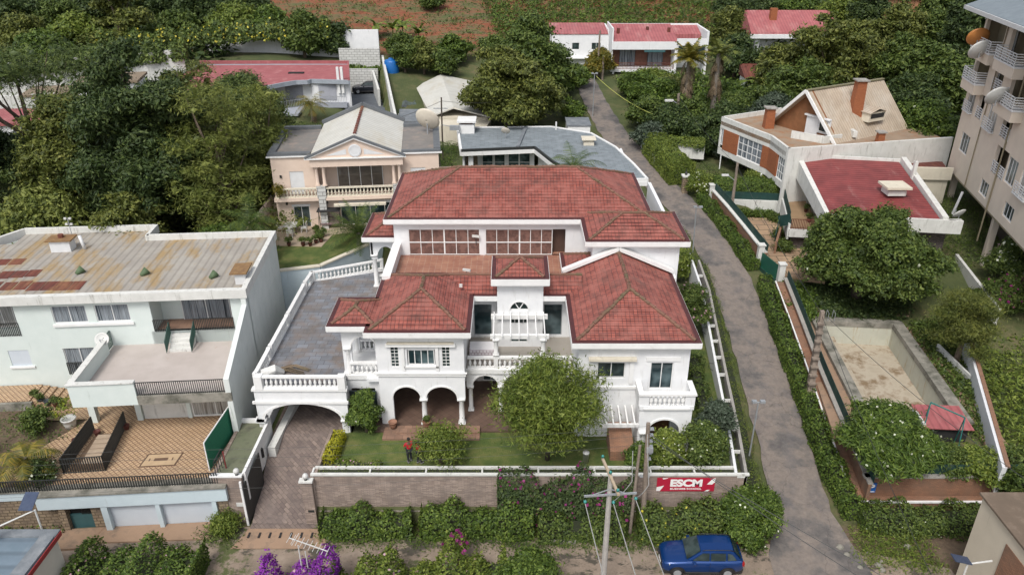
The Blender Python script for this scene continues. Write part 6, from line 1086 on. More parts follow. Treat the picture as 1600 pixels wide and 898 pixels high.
# ---------------- pool lot ----------------
PL = thing('swimming_pool', 'empty stained swimming pool with mouldy concrete rim', 'pool', (POOLC[0], POOLC[1], 2.1), POOLYAW); q = lambda mb, n, m: mb.build(n, m, PL)
q(MB().box(-2.8, -6.2, -2.2, 2.8, 6.2, -1.6), 'pool_floor', POOLM); q(MB().box(-3.05, -6.4, -2.2, -2.8, 6.4, .35).box(2.8, -6.4, -2.2, 3.05, 6.4, .35).box(-2.8, 6.2, -2.2, 2.8, 6.4, .35).box(-2.8, -6.4, -2, 2.8, -6.2, .35), 'pool_side', POOLW); q(MB().box(-3.5, -6.8, .0, -2.75, 6.85, .42).box(2.75, -6.8, 0, 3.6, 6.85, .42).box(-2.75, 6.15, 0, 2.75, 6.85, .42).box(-2.75, -6.8, 0, 2.75, -6.15, .42), 'coping', OLDCONC)
q(MB().box(-2.79, -6.1, -1.6, -1.6, 6.1, -.95), 'bench_step', POOLM); mb = MB(); mb.tube([(1.2, 6.8, .4), (1.2, 6.8, 1.1), (1.2, 6.2, 1.1), (1.2, 6.2, .3)], .025, 5); mb.tube([(.7, 6.8, .4), (.7, 6.8, 1.1), (.7, 6.2, 1.1), (.7, 6.2, .3)], .025, 5) ; o = q(mb, 'ladder', GALV); o.location.x = -3.0
def pl(u, v, z=2.14): c, s = math.cos(POOLYAW), math.sin(POOLYAW); return (POOLC[0]+u*c-v*s, POOLC[1]+u*s+v*c)
struct(MB().prism([pl(-5.6, -8.6), pl(-3.5, -8.6), pl(-3.5, 7.4), pl(-4.6, 7.4)], 1.9, 2.2).prism([pl(3.6, -8.6), pl(5.0, -8.6), pl(4.7, 7.4), pl(3.6, 7.4)], 1.9, 2.2).prism([pl(-4.6, 6.85), pl(4.7, 6.85), pl(4.6, 7.9), pl(-4.6, 7.9)], 1.9, 2.21).build('pool_paving', PAVE)); struct(MB().prism([pl(3.6, 7.9), pl(4.6, 7.9), (36.5, 62), (35.2, 62.4)], 2.2, 2.45).prism([pl(-3.4, 7.8), pl(-2.2, 7.8), (26, 59.5), (25, 59.5)], 2.2, 2.5).build('garden_path', PAVE)); struct(MB().prism([(23.0, 60.2), (26.8, 59), (27.3, 64), (26.2, 71.8), (21.6, 72.3)], 3.3, lambda x, y: 3.55+(y-59)*.06).build('patio_slabs', bricky('sandstone_slabs', (.42, .29, .18), (.32, .21, .13), (.10, .085, .05), 1.5, 1.1, .4, .06, .85, var=(.24, .17, .12), bdist=.01)))
t = thing('pool_shed', 'low pump shed with pink corrugated roof at the pool edge', 'shed', (27.3, 39.9, 2.1), R(-4)); MB().box(-1.35, -.8, 0, 1.35, .8, 1.1).build('wall', DARK, t); MB().box(-1.5, -.9, 0, -1.35, .9, 1.3).build('side_panel', OLDWHITE, t); MB().hexa([(-1.5, -1.1, 1.1), (1.5, -1.1, 1.1), (1.5, 1.2, 1.3), (-1.5, 1.2, 1.3), (-1.5, -1.1, 1.16), (1.5, -1.1, 1.16), (1.5, 1.2, 1.36), (-1.5, 1.2, 1.36)]).build('roof', PINKSHEET, t)
t = thing('garden_swing', 'teal metal swing frame standing before the pink-roofed shed', 'swing frame', (26.8, 38.6, 2.1)); mb = MB(); TEAL = plain('teal_metal', (.02, .16, .14), (.015, .12, .11), 3, .5)
mb.tube([(-1.1, .3, 0), (-.7, 1.0, 2.6), (-.3, 1.8, 0)], .035, 6); mb.tube([(.6, -.9, 0), (.8, -.3, 2.4), (1.1, .4, 0)], .035, 6); mb.tube([(-.7, 1.0, 2.6), (.8, -.3, 2.4)], .05, 6); mb.build('frame', TEAL, t)
t = thing('brick_perimeter_wall', 'two-tier worn brick wall with white coping round the pool garden', 'wall', (20.5, 40, 1), world=True)
RW = [(20.15, 35.0), (20.7, 40), (21.3, 46.5), (21.9, 53), (22.3, 58.4)]; mb = MB(); mw = MB(); m2 = MB(); mc = MB(); mn = MB()
mb.box(20.15, 34.9, -.2, 31, 35.1, .85); mw.box(20.1, 34.84, .85, 31, 34.98, .95); m2.box(20.9, 35.55, .3, 31, 35.8, 2.15); mc.box(20.8, 35.5, 2.15, 31, 35.85, 2.27); mb.box(20.3, 35.1, .6, 31, 35.5, .82); mn.bar((24.5, 35.8, 2.6), (30, 35.8, 2.6), .03, .7)
for (x0, y0), (x1, y1) in zip(RW, RW[1:]):
    z0, z1 = [float(np.interp(y, RX, RZ)) for y in (y0, y1)]
    mb.hexa([(x0, y0, z0-.3), (x0+.2, y0, z0-.3), (x1+.2, y1, z1-.3), (x1, y1, z1-.3), (x0, y0, z0+.75), (x0+.2, y0, z0+.75), (x1+.2, y1, z1+.75), (x1, y1, z1+.75)]); mw.bar((x0+.02, y0, z0+.8), (x1+.02, y1, z1+.8), .1, .08)
    h0, h1 = max(2.15, z0+1.05), max(2.15, z1+1.05); m2.hexa([(x0+.7, y0, z0-.3), (x0+.9, y0, z0-.3), (x1+.9, y1, z1-.3), (x1+.7, y1, z1-.3), (x0+.7, y0, h0), (x0+.9, y0, h0), (x1+.9, y1, h1), (x1+.7, y1, h1)]); mc.bar((x0+.8, y0, h0+.06), (x1+.8, y1, h1+.06), .3, .12); mb.hexa([(x0+.2, y0, z0), (x0+.7, y0, z0), (x1+.7, y1, z1), (x1+.2, y1, z1), (x0+.2, y0, z0+.73), (x0+.7, y0, z0+.73), (x1+.7, y1, z1+.73), (x1+.2, y1, z1+.73)]); mn.bar((x0+.95, y0, h0+.45), (x1+.95, y1, h1+.45), .03, .7)
mb.build('lower_tier', LOTBRICK, t); mw.build('white_edge', WHITE2, t); m2.build('upper_tier', LOTBRICK, t); mc.build('coping', CONC, t); mn.build('green_netting', GNET, t)
t = thing('parking_sign', 'blue parking sign with a white P painted on the brick wall corner', 'sign', (21.3, 34.88, .6), world=True); t2 = A(1349, 768, .5)
BLUE = plain('sign_blue', (.01, .12, .42), (.01, .10, .36), 2, .5, bmp=0); MB().box(21.05, 35.44, 1.15, 21.6, 35.5, 1.85).build('panel', BLUE, t); text('P', .55, 21.32, 35.42, 1.55, WB, t, 'letter', bold=.02, scx=1.15); MB().box(21.1, 35.425, 1.2, 21.55, 35.44, 1.25).build('underline', WB, t)
t = thing('peeling_white_wall', 'peeling whitewashed wall between the pool garden and the green crop plot', 'wall', (31, 42, 2), world=True); mb = MB(); mb.hexa([(28.3, 35, 1.5), (28.6, 35, 1.5), (34.3, 50, 2), (34.0, 50, 2), (28.3, 35, 3.4), (28.6, 35, 3.4), (34.3, 50, 3.6), (34.0, 50, 3.6)]); mb.build('render', plain('peeling_whitewash', (.70, .71, .73), (.62, .63, .65), 1, .9, (.28, .22, .18), (.60, .72)), t); MB().bar((28.62, 35, 3.42), (34.32, 50, 3.62), .25, .12).build('coping', LOTBRICK, t)
t = thing('grey_garden_wall', 'plain grey-white wall running from the stone-clad corner down to the willow', 'wall', (38, 58, 3), world=True); MB().bar((39.6, 62.5, 3.7), (37.8, 52.5, 3.5), .25, 1.8).build('render', OLDWHITE, t)
t = thing('low_white_kerb', 'short broken white kerb below the willow', 'kerb', (32.5, 46.5, 2), world=True); MB().bar((32.2, 50, 2.4), (32.4, 44.8, 2.4), .15, .7).build('render', OLDWHITE, t)
# patio walls, gates and piers by the lane
t = thing('white_patio_wall', 'white wall topped with dark green netting behind the flagstone patio', 'wall', (24, 72.8, 4.5), world=True); MB().bar((20.8, 73.6, 4.9), (27.3, 72.6, 5.0), .3, 1.7).build('render', OLDWHITE, t); MB().bar((20.8, 73.7, 6.15), (27.2, 72.7, 6.2), .04, .8).build('netting', GNET, t)
t = thing('lane_brick_wall', 'worn brick wall with white coping and green netting beside the flagstone patio', 'wall', (21, 68, 4), world=True); LW = [(22.35, 61.9), (21.6, 66.5), (20.9, 70.5), (20.3, 73.6)]; mb = MB(); mc = MB(); mn = MB()
for (x0, y0), (x1, y1) in zip(LW, LW[1:]): z0, z1 = [float(np.interp(y, RX, RZ)) for y in (y0, y1)]; mb.bar((x0, y0, z0+.4), (x1, y1, z1+.4), .25, 1.9); mc.bar((x0, y0, z0+1.4), (x1, y1, z1+1.4), .38, .12); mn.bar((x0+.15, y0, z0+1.8), (x1+.15, y1, z1+1.8), .03, .75)
mb.build('brickwork', LOTBRICK, t); mc.build('coping', OLDWHITE, t); mn.build('netting', GNET, t)
def pier(x, y, z, h, lab, m=None): t = thing('gate_pier', lab, 'pillar', (x, y, z), group='white gate piers on the lane'); MB().box(-.25, -.25, 0, .25, .25, h).build('shaft', m or OLDWHITE, t); MB().box(-.32, -.32, h, .32, .32, h+.1).build('cap', OLDWHITE, t)
pier(21.9, 61.9, 3.4, 2.3, 'white gate pier uphill of the green sheet gate'); pier(22.9, 59.0, 3.2, 2.0, 'white gate pier downhill of the green sheet gate, at the brick wall end'); pier(20.3, 74.2, 5, 2.0, 'pale pier at the uphill end of the netted white patio wall')
t = thing('sheet_gate', 'green sheet-metal gate between two white piers on the lane', 'gate', (22.3, 60.4, 3.4), world=True); MB().bar((21.95, 61.6, 4.3), (22.65, 59.3, 4.15), .06, 1.7).build('leaf', plain('gate_green', (.012, .10, .06), (.01, .065, .05), 1.2, .6), t); MB().bar((21.9, 61.6, 3.6), (22.6, 59.3, 3.45), .09, .4).build('kick_plate', GREENIRON, t)
t = thing('stone_gate_pillar', 'brick gate pillar with white cap and iron finial below the big box hedge', 'pillar', (17.95, 76.0, 5.4)); MB().box(-.3, -.3, -.3, .3, .3, 1.9).build('shaft', RUBBLE, t); MB().box(-.42, -.42, 1.9, .42, .42, 2.05).build('cap', OLDWHITE, t); MB().lathe((0, 0, 2.05), [(.1, 0), (.16, .2), (.05, .4), (.02, .7)], 8).build('finial', IRON, t)
t = thing('white_terrace_wall', 'stained white wall under a clipped hedge in the garden of the orange brick house', 'wall', (20, 86, 6), world=True); MB().bar((16.6, 87.3, 6.9), (22.0, 85.5, 7.0), .3, 1.6).bar((15.2, 88.0, 6.9), (15.9, 83.0, 6.5), .25, 1.5).build('render', OLDWHITE, t)
t = thing('red_brick_wall', 'red brick retaining wall with iron railings below the upper garden', 'wall', (52, 108, 10), world=True); MB().bar((38, 101, 11), (62, 108, 12), .5, 4.5).build('brickwork', LOTBRICK, t); railing(t, [(38, 100.8, 13.2), (62, 107.8, 14.2)], 1.0, .3, GREENIRON, r=.03)
# buildings cut by the lower picture corners
t = thing('cream_corner_house', 'tall cream rendered house with brown flat roof and exposed brick patch at the corner', 'building', (27, 25, 0), world=True); MB().box(23.6, 12, -.5, 38, 29.7, 6.0).build('wall', plain('cream_clean_render', (.60, .53, .42), (.54, .475, .375), 1, .85, (.35, .30, .23), (.66, .85), streak=True), t); MB().box(23.45, 12, 6.0, 38, 29.85, 6.12).build('roof', plain('brown_roof_slab', (.17, .125, .09), (.12, .09, .065), .9, .9, (.22, .17, .13), (.5, .7)), t)
MB().box(23.56, 24.9, 3.1, 23.63, 27.3, 5.2).build('brick_patch', LOTBRICK, t); MB().box(23.5, 24.2, 4.6, 23.58, 25.0, 4.8).box(23.5, 22.6, 3.3, 23.58, 22.9, 3.6).box(23.5, 26.0, 2.2, 23.58, 26.2, 2.5).build('putlog_hole', DARK, t)
t = thing('blue_roofed_house', 'house with blue-grey sheet roof and cream end wall with a red edge', 'building', (-27, 26, 0), world=True); MB().box(-45, 14, -.5, -23.05, 29.1, 3.9).build('wall', plain('cream_gable_wall', (.62, .57, .49), (.56, .51, .44), 1, .85), t); MB().hexa([(-45, 14, 3.9), (-22.9, 14, 3.9), (-22.9, 29.3, 3.9), (-45, 29.3, 3.9), (-45, 14, 4.6), (-22.9, 14, 4.6), (-22.9, 29.3, 4.02), (-45, 29.3, 4.02)]).build('roof', BLUESHEET, t); MB().bar((-23.3, 14, 4.72), (-23.3, 29.3, 4.1), .7, .1).bar((-45, 29.1, 4.1), (-22.9, 29.1, 4.1), .5, .1).build('flashing', GREYROOF, t); MB().bar((-22.88, 14, 4.3), (-22.88, 29.3, 3.95), .05, .25).build('red_edge', plain('red_edge_paint', (.30, .03, .03), None, 3), t)
t = thing('solar_street_lamp', 'white solar street lamp with a small panel, arm reaching over the blue-grey roof', 'lamp', (-24.2, 29.8, 0)); MB().tube([(0, 0, 0), (0, 0, 5.0), (-1.6, -1.4, 4.9)], .05, 6).build('arm', SATIN, t); MB(Matrix.Translation((-.4, .3, 5.3)) @ Matrix.Rotation(R(25), 4, 'X')).box(-.35, -.5, -.02, .35, .5, .02).build('solar_panel', plain('panel_blue', (.05, .07, .12), (.03, .045, .09), 5, .3), t); MB().box(-1.85, -1.6, 4.82, -1.45, -1.25, 4.92).build('lamp_head', SATIN, t)
t = thing('solar_street_lamp', 'solar street lamp panel beside the cream corner house', 'lamp', (22.0, 27.2, 0)); MB().tube([(0, 0, 0), (0, 0, 4.0), (1.2, .1, 4.1)], .05, 6).build('arm', SATIN, t); MB(Matrix.Translation((-.3, .1, 4.2)) @ Matrix.Rotation(R(15), 4, 'Y')).box(-.45, -.25, -.02, .45, .25, .02).build('solar_panel', plain('panel_blue2', (.05, .07, .12), (.03, .045, .09), 5, .3), t)
# ---------------- car ----------------
def car(lab, loc, yaw, paint, name='parked_car'):
    t = thing(name, lab, 'car', loc, yaw); BLK = plain('car_black_plastic', (.02, .02, .022), (.015, .015, .016), 3, .5, bmp=0)
    m, nt, b = newmat('car_paint'); b.inputs['Base Color'].default_value = (*paint, 1); b.inputs['Metallic'].default_value = .45; b.inputs['Roughness'].default_value = .32; b.inputs['Coat Weight'].default_value = .7; b.inputs['Coat Roughness'].default_value = .08
    st = [(-2.16, .62, .40, .66, .82), (-2.10, .76, .30, .70, .93), (-1.85, .86, .26, .74, 1.00), (-1.35, .89, .24, .76, 1.05), (-.85, .90, .24, .80, 1.10), (-.3, .90, .24, .82, 1.12), (.5, .90, .24, .84, 1.13), (1.2, .90, .24, .86, 1.14), (1.75, .89, .26, .88, 1.13), (2.06, .84, .32, .86, 1.08), (2.16, .74, .40, .80, .98)]
    V = []; F = []; n = 14
    for x, w_, zb, zm, zt_ in st:
        h = [(0, zb), (w_*.8, zb), (w_*.97, zb+.1), (w_, zm-.12), (w_, zm+.02), (w_*.955, zt_-.07), (w_*.84, zt_-.01), (0, zt_+.035)]
        V += [(x, y, z) for y, z in h]+[(x, -y, z) for y, z in h[-2:0:-1]]
    for i in range(len(st)-1):
        for k in range(n): a = i*n+k; b_ = i*n+(k+1) % n; F.append((a, b_, b_+n, a+n))
    F.append(tuple(range(n))[::-1][::-1]); F.append(tuple(range((len(st)-1)*n, len(st)*n))[::-1]); F = [tuple(f)[::-1] for f in F]
    o = mkobj('body', np.array(V), F, m, t, True); s = o.modifiers.new('s', 'SUBSURF'); s.levels = 1; s.render_levels = 2
    MB().hexa([(-2.12, -.80, .22), (2.12, -.80, .22), (2.12, .80, .22), (-2.12, .80, .22), (-2.19, -.74, .48), (2.19, -.78, .5), (2.19, .78, .5), (-2.19, .74, .48)]).box(-1.0, -.915, .24, 1.05, .915, .40).build('lower_cladding', BLK, t, bev=.04)
    # cabin
    rz = 1.63; g = [(-.92, .80, 1.09), (-.12, .64, rz-.06), (.6, .645, rz-.01), (1.55, .63, rz-.03), (2.0, .76, 1.12)]
    V = []; F = []
    for x, w_, z in g: V += [(x, -w_, z), (x, -w_*.85, z+.035), (x, 0, z+.06), (x, w_*.85, z+.035), (x, w_, z)]
    for i in range(4):
        for k in range(4): a = i*5+k; F.append((a, a+5, a+6, a+1))
    for sgn, k in ((-1, 0), (1, 4)):
        b0 = len(V); V += [(-.92, sgn*.84, 1.05), (2.0, sgn*.82, 1.08)]; f = [b0, k, 5+k, 10+k, 15+k, 20+k, b0+1]; F.append(tuple(f if sgn < 0 else f[::-1]))
    o = mkobj('cabin', np.array(V), F, m, t, False)
    MB().poly([(-.90, -.74, 1.16), (-.90, .74, 1.16), (-.19, .57, rz-.04), (-.19, -.57, rz-.04)]).build('windscreen', GLASS, t).location.z = .035
    o = MB().poly([(1.97, -.70, 1.18), (1.97, .70, 1.18), (1.60, .56, rz-.05), (1.60, -.56, rz-.05)][::-1]).build('rear_glass', GLASS, t); o.location.x = .03; o.location.z = .02
    for sgn in (-1, 1):
        def sp_(x, z): f = (z-1.07)/(rz-.05-1.07); return (x, sgn*((.838)*(1-f)+.648*f+.012), z)
        for q in ([(-.62, 1.17), (.28, 1.15), (.28, 1.55), (-.08, 1.55)], [(.36, 1.15), (1.16, 1.16), (1.14, 1.55), (.36, 1.55)], [(1.25, 1.17), (1.74, 1.2), (1.5, 1.5), (1.24, 1.55)]): p = [sp_(*a) for a in q]; MB().poly(p if sgn < 0 else p[::-1]).build('side_window', GLASS, t)
        MB().tube([(-.1, sgn*.60, rz+.02), (.1, sgn*.60, rz+.075), (1.4, sgn*.59, rz+.07), (1.6, sgn*.59, rz+.0)], .022, 6).build('roof_rail', BLK, t, True)
        MB().box(-.62, sgn*.88, 1.04, -.44, sgn*1.07, 1.18).build('wing_mirror', m, t, bev=.03)
        for x in (.12, 1.0): MB().box(x, sgn*.905, .87, x+.2, sgn*.925, .90).build('door_handle', m, t)
        MB().hexa([(-2.15, sgn*.52, .74), (-1.86, sgn*.80, .74), (-1.84, sgn*.83, .76), (-2.12, sgn*.56, .76), (-2.12, sgn*.52, .88), (-1.8, sgn*.82, .94), (-1.78, sgn*.84, .93), (-2.1, sgn*.54, .88)]).build('headlight', SATIN, t); MB().box(2.06, sgn*.62, .78, 2.19, sgn*.80, .98).build('tail_light', plain('tail_red', (.35, .01, .01), None, 3, .3, bmp=0), t)
        MB().box(.32, sgn*.903, .42, .335, sgn*.908, 1.08).build('door_seam', BLK, t)
        for x in (-1.36, 1.32):
            Mw = Matrix.Translation((x, sgn*.80, .33)) @ Matrix.Rotation(R(90), 4, 'X'); MB(Mw).lathe((0, 0, -.115), [(.2, 0), (.32, .01), (.345, .04), (.345, .19), (.32, .22), (.2, .23)], 24).build('tyre', BLK, t, True)
            MB(Mw).lathe((0, 0, -.12), [(.01, 0), (.21, .0), (.22, .03), (.22, .21), (.21, .24), (.01, .24)], 20).build('rim', GALV, t); mb = MB(); pr = None
            for k in range(13):
                a = math.pi*k/12; c, s_ = math.cos(a), math.sin(a); q = [(x-c*.36, .33+s_*.36), (x-c*.44, .33+s_*.44)]
                if pr: y0, y1 = sgn*.86, sgn*.925; mb.hexa([(pr[0][0], y0, pr[0][1]), (q[0][0], y0, q[0][1]), (q[0][0], y1, q[0][1]), (pr[0][0], y1, pr[0][1]), (pr[1][0], y0, pr[1][1]), (q[1][0], y0, q[1][1]), (q[1][0], y1, q[1][1]), (pr[1][0], y1, pr[1][1])])
                pr = q
            mb.build('wheel_arch', BLK, t)
    MB().box(-2.185, -.5, .62, -2.13, .5, .80).build('grille', BLK, t); MB().box(-2.2, -.25, .42, -2.16, .25, .52).build('number_plate', SATIN, t); return t
car('glossy blue hatchback with roof rails parked on the dirt street before the hedge', (10.25, 30.9, .04), R(-1), (.002, .04, .18))
car('dark car parked in the asphalt yard behind the shuttered villa', (-20.9, 112.3, 7.95), R(8), (.02, .022, .03))
t = car('small blue car half hidden under the orange brick house', (30.2, 76.4, 5.75), R(60), (.02, .05, .2))
# ---------------- utility poles, lamps, cables ----------------
TEALG = plain('teal_glass_insulator', (.05, .28, .26), (.04, .22, .2), 3, .25, bmp=0)
def pole(lab, base, top, r0=.15, r1=.11, m=None, name='utility_pole', sq=False):
    t = thing(name, lab, 'pole', base, group='utility poles'); d = Vector(top)-Vector(base)
    if sq: mb = MB(); mb.hexa([(-r0, -r0, -.5), (r0, -r0, -.5), (r0, r0, -.5), (-r0, r0, -.5), (d.x-r1, d.y-r1, d.z), (d.x+r1, d.y-r1, d.z), (d.x+r1, d.y+r1, d.z), (d.x-r1, d.y+r1, d.z)])
    else: mb = MB().tube([(0, 0, -.5), tuple(d/2), tuple(d)], [r0, (r0+r1)/2, r1], 9)
    mb.build('shaft', m or POLE, t); return t
P1 = pole('pale concrete pole with diagonal timber arm and teal insulators by the blue car', (4.75, 29, 0), (4.75, 29, 7.9), .17, .12, CPOLE)
MB().bar((-.25, 1.3, 7.85), (.2, -1.4, 7.95), .12, .12).build('timber_arm', plain('pale_timber', (.45, .36, .26), (.38, .3, .21), 3), P1); MB().bar((-1.25, -.15, 6.75), (1.3, -.15, 6.95), .07, .1).bar((-.9, -.15, 6.8), (0, -.1, 7.15), .04).bar((.9, -.15, 6.9), (0, -.1, 7.15), .04).build('steel_arm', GALV, P1)
def insul(par, p, up=1): mb = MB(); mb.lathe(p, [(.02, 0), (.025, .05*up), (.085, .06*up), (.055, .11*up), (.085, .13*up), (.03, .19*up)], 10); mb.build('insulator', TEALG, par, True)
for p in ((-.25, 1.3, 7.9), (-.02, 0, 8.0), (.18, -1.25, 8.0)): insul(P1, p)
for p in ((-1.2, -.3, 6.65), (.15, -.45, 6.75), (1.25, -.3, 6.85)): insul(P1, p, -1)
def cable(lab, pts, r=.014, sag=.0, m=None, grp='overhead cables'):
    o0 = Vector(pts[0]); mb = MB(); P = []
    for a, b in zip(pts, pts[1:]):
        a, b = Vector(a), Vector(b)
        for k in range(9): f = k/8; P.append(a.lerp(b, f)-o0+Vector((0, 0, -sag*4*f*(1-f))))
    o = mb.tube([p for i, p in enumerate(P) if i == 0 or (p-P[i-1]).length > 1e-4], r, 4).build('power_cable', m or IRON); o.location = o0; tag(o, lab, 'cable', grp); return o
WIRE = plain('aluminium_wire', (.45, .45, .43), (.2, .2, .19), 60, .6, bmp=0)
for (x, y, z), (x2, y2, z2), n in (((3.55, 28.6, 6.5), (4.7, 18, 5.9), 'westernmost'), ((4.9, 28.5, 6.6), (6.2, 18, 5.9), 'middle'), ((6.0, 28.6, 6.7), (7.6, 18, 5.9), 'easternmost')): cable('pale twisted wire slanting down from a teal insulator, %s one of three' % n, [(x, y, z), (x2, y2, z2)], .022, .1, WIRE, 'twisted wires')
P2 = pole('weathered timber pole with bracket ironwork before the stone wall, left of the banner', (7.5, 33.2, 0), (7.25, 33.3, 7.8), .16, .11); P3 = pole('thinner darker pole standing just beside the timber pole near the banner', (6.75, 33.1, 0), (6.9, 33.2, 6.4), .10, .08)
MB().bar((-.45, .1, 4.2), (.1, .1, 4.2), .1).box(-.25, -.15, 6.0, .1, .2, 6.3).build('bracket', GALV, P2); mb = MB(); [mb.box(-.15, .1, 5.3+i*.4, .1, .35, 5.36+i*.4) for i in range(6)]; mb.build('step_iron', GALV, P2)
P4 = pole('tall leaning concrete lattice pole at the pool garden wall', (20.6, 44.2, 1.3), (20.8, 45.3, 8.1), .24, .13, POLE, sq=True); mb = MB(); [mb.box(-.27+.012*i, -.27+.09*i, .4+i*.62, .27, .0+.09*i, .52+i*.62) for i in range(10)]; mb.build('rung', POLE, P4)
P5 = pole('timber pole with a street lamp arm at the netted patio corner', (21.4, 70.4, 4.4), (21.4, 70.4, 10.5), .17, .12); MB().tube([(0, 0, 4.3), (-.8, -.1, 4.9)], .04, 5).build('lamp_arm', GALV, P5); MB().box(-1.4, -.25, 4.85, -.75, .0, 5.0).build('lamp_head', SATIN, P5)
P6 = pole('timber pole with a lamp arm rising behind the clipped box hedge', (19.9, 91.8, 7), (19.8, 91.8, 12.3), .2, .15); MB().tube([(0, 0, 4.0), (-.8, -.1, 4.5)], .05, 5).build('lamp_arm', GALV, P6); MB().box(-1.7, -.3, 4.4, -.7, .1, 4.6).build('lamp_head', SATIN, P6)
P7 = pole('pair pole of pale timber at the top bend of the lane', (12.2, 112, 10.3), (12.3, 112, 16.6), .16, .12); P8 = pole('shorter timber stub pole at the top bend of the lane', (12.9, 111.5, 10.3), (12.9, 111.5, 13.3), .16, .14)
P9 = pole('thin dark pole in front of the white ridged roof', (-7.8, 84, 7), (-7.7, 84, 13.6), .10, .08, DBARK); MB().bar((-.8, 0, 5.4), (.8, 0, 5.4), .08).build('crossarm', GALV, P9); MB().bar((0, 0, 3.6), (1.5, 0, 3.3), .07).box(.9, -.2, 3.0, 2.0, .2, 3.5).build('lamp_bracket', GALV, P9)
for nm, b, tp_, la in (('post_lamp', (15.2, 39.2, .5), (15.2, 39.2, 5.0), 'grey steel post with floodlight cluster on the verge near the villa corner'), ('post_lamp', (16.55, 64.3, 3.8), (16.4, 64.3, 8.3), 'slim grey street lamp post at the green verge behind the villa'), ('post_lamp', (10.3, 97.5, 8.0), (10.3, 97.5, 13.5), 'tall lane lamp post near the white hut')):
    t = pole(la, b, tp_, .06, .045, GALV, nm); t['category'] = 'lamp'; h_ = tp_[2]-b[2]; t['group'] = 'lane lamp posts'; MB().bar((-.3, 0, h_), (.3, 0, h_), .05).box(-.4, -.12, h_-.02, -.12, .12, h_+.12).box(.1, -.12, h_-.02, .4, .12, h_+.12).build('lamp_head', GALV, t)
for k, (z, n) in enumerate(((7.6, 'highest'), (7.0, 'second'), (6.4, 'third'), (5.0, 'lowest'))): cable('%s of four faint cables running west from the timber poles' % n, [(7.25, 33.3, z), (-20, 31.6, z-.3), (-60, 29, z)], .008, .35)
for k, (a, b) in enumerate((((7.25, 33.3, 7.2), (17.5, 22, 6.0)), ((7.25, 33.3, 6.9), (19.5, 22, 5.7)))): cable('%s of two black cables from the timber pole over the blue car' % ('upper' if k == 0 else 'lower'), [a, b], .022, .3)
cable('black cable hanging between the leaning concrete pole and the netted patio pole', [(20.8, 45.3, 7.9), (21.4, 70.4, 10.2)], .02, .5); cable('thin cable from the netted patio pole to the pole behind the box hedge', [(21.4, 70.4, 10.3), (19.8, 91.8, 12)], .02, .5); cable('black cable crossing the empty pool towards the cream corner house', [(20.8, 45.3, 8.0), (27.5, 30, 5.5)], .02, .5); cable('cable over the pool garden wall from the leaning pole to the street', [(20.8, 45.3, 7.8), (18.5, 22, 5.5)], .018, .5)
cable('thin cable from the thin dark pole towards the peach villa', [(-7.7, 84, 13.2), (-16, 74, 12.8)], .02, .4); cable('cable looping from the thin dark pole into the big leafy tree', [(-7.7, 84, 13.2), (3, 90, 12.5)], .02, .5); cable('yellow-sleeved cable along the lane bank', [(10.5, 97.5, 13.2), (16.8, 90, 10.2)], .035, .5, plain('yellow_sleeve', (.4, .42, .1), None, 3))
cable('looping pale jumper wire from the steel arm up to the timber pole', [(6.0, 28.7, 6.8), (6.9, 30.2, 6.3), (7.2, 33, 7.3)], .02, .15, WIRE); cable('pale jumper wire from the middle insulator', [(4.95, 28.6, 6.7), (6.0, 30, 6.7), (6.2, 31.5, 7.4)], .018, .1, WIRE)
t = thing('tv_antenna', 'white branching television antenna above the purple bougainvillea', 'antenna', (-10.7, 28.6, 0)); mb = MB(); mb.tube([(0, 0, 0), (0, 0, 3.8)], .03, 5); mb.tube([(.35, 0, 0), (.3, 0, 3.4)], .025, 5); mb.build('mast', SATIN, t); mb = MB(); a, b = Vector((-.5, .3, 4.0)), Vector((1.5, -.2, 3.6)); mb.bar(a, b, .04)
for k in range(10): p = a.lerp(b, k/9); mb.bar(p+Vector((-.05, -.32, 0)), p+Vector((.05, .32, 0)), .02)
mb.bar((-.4, .2, 3.6), (.1, .1, 4.5), .03); mb.build('aerial', SATIN, t)
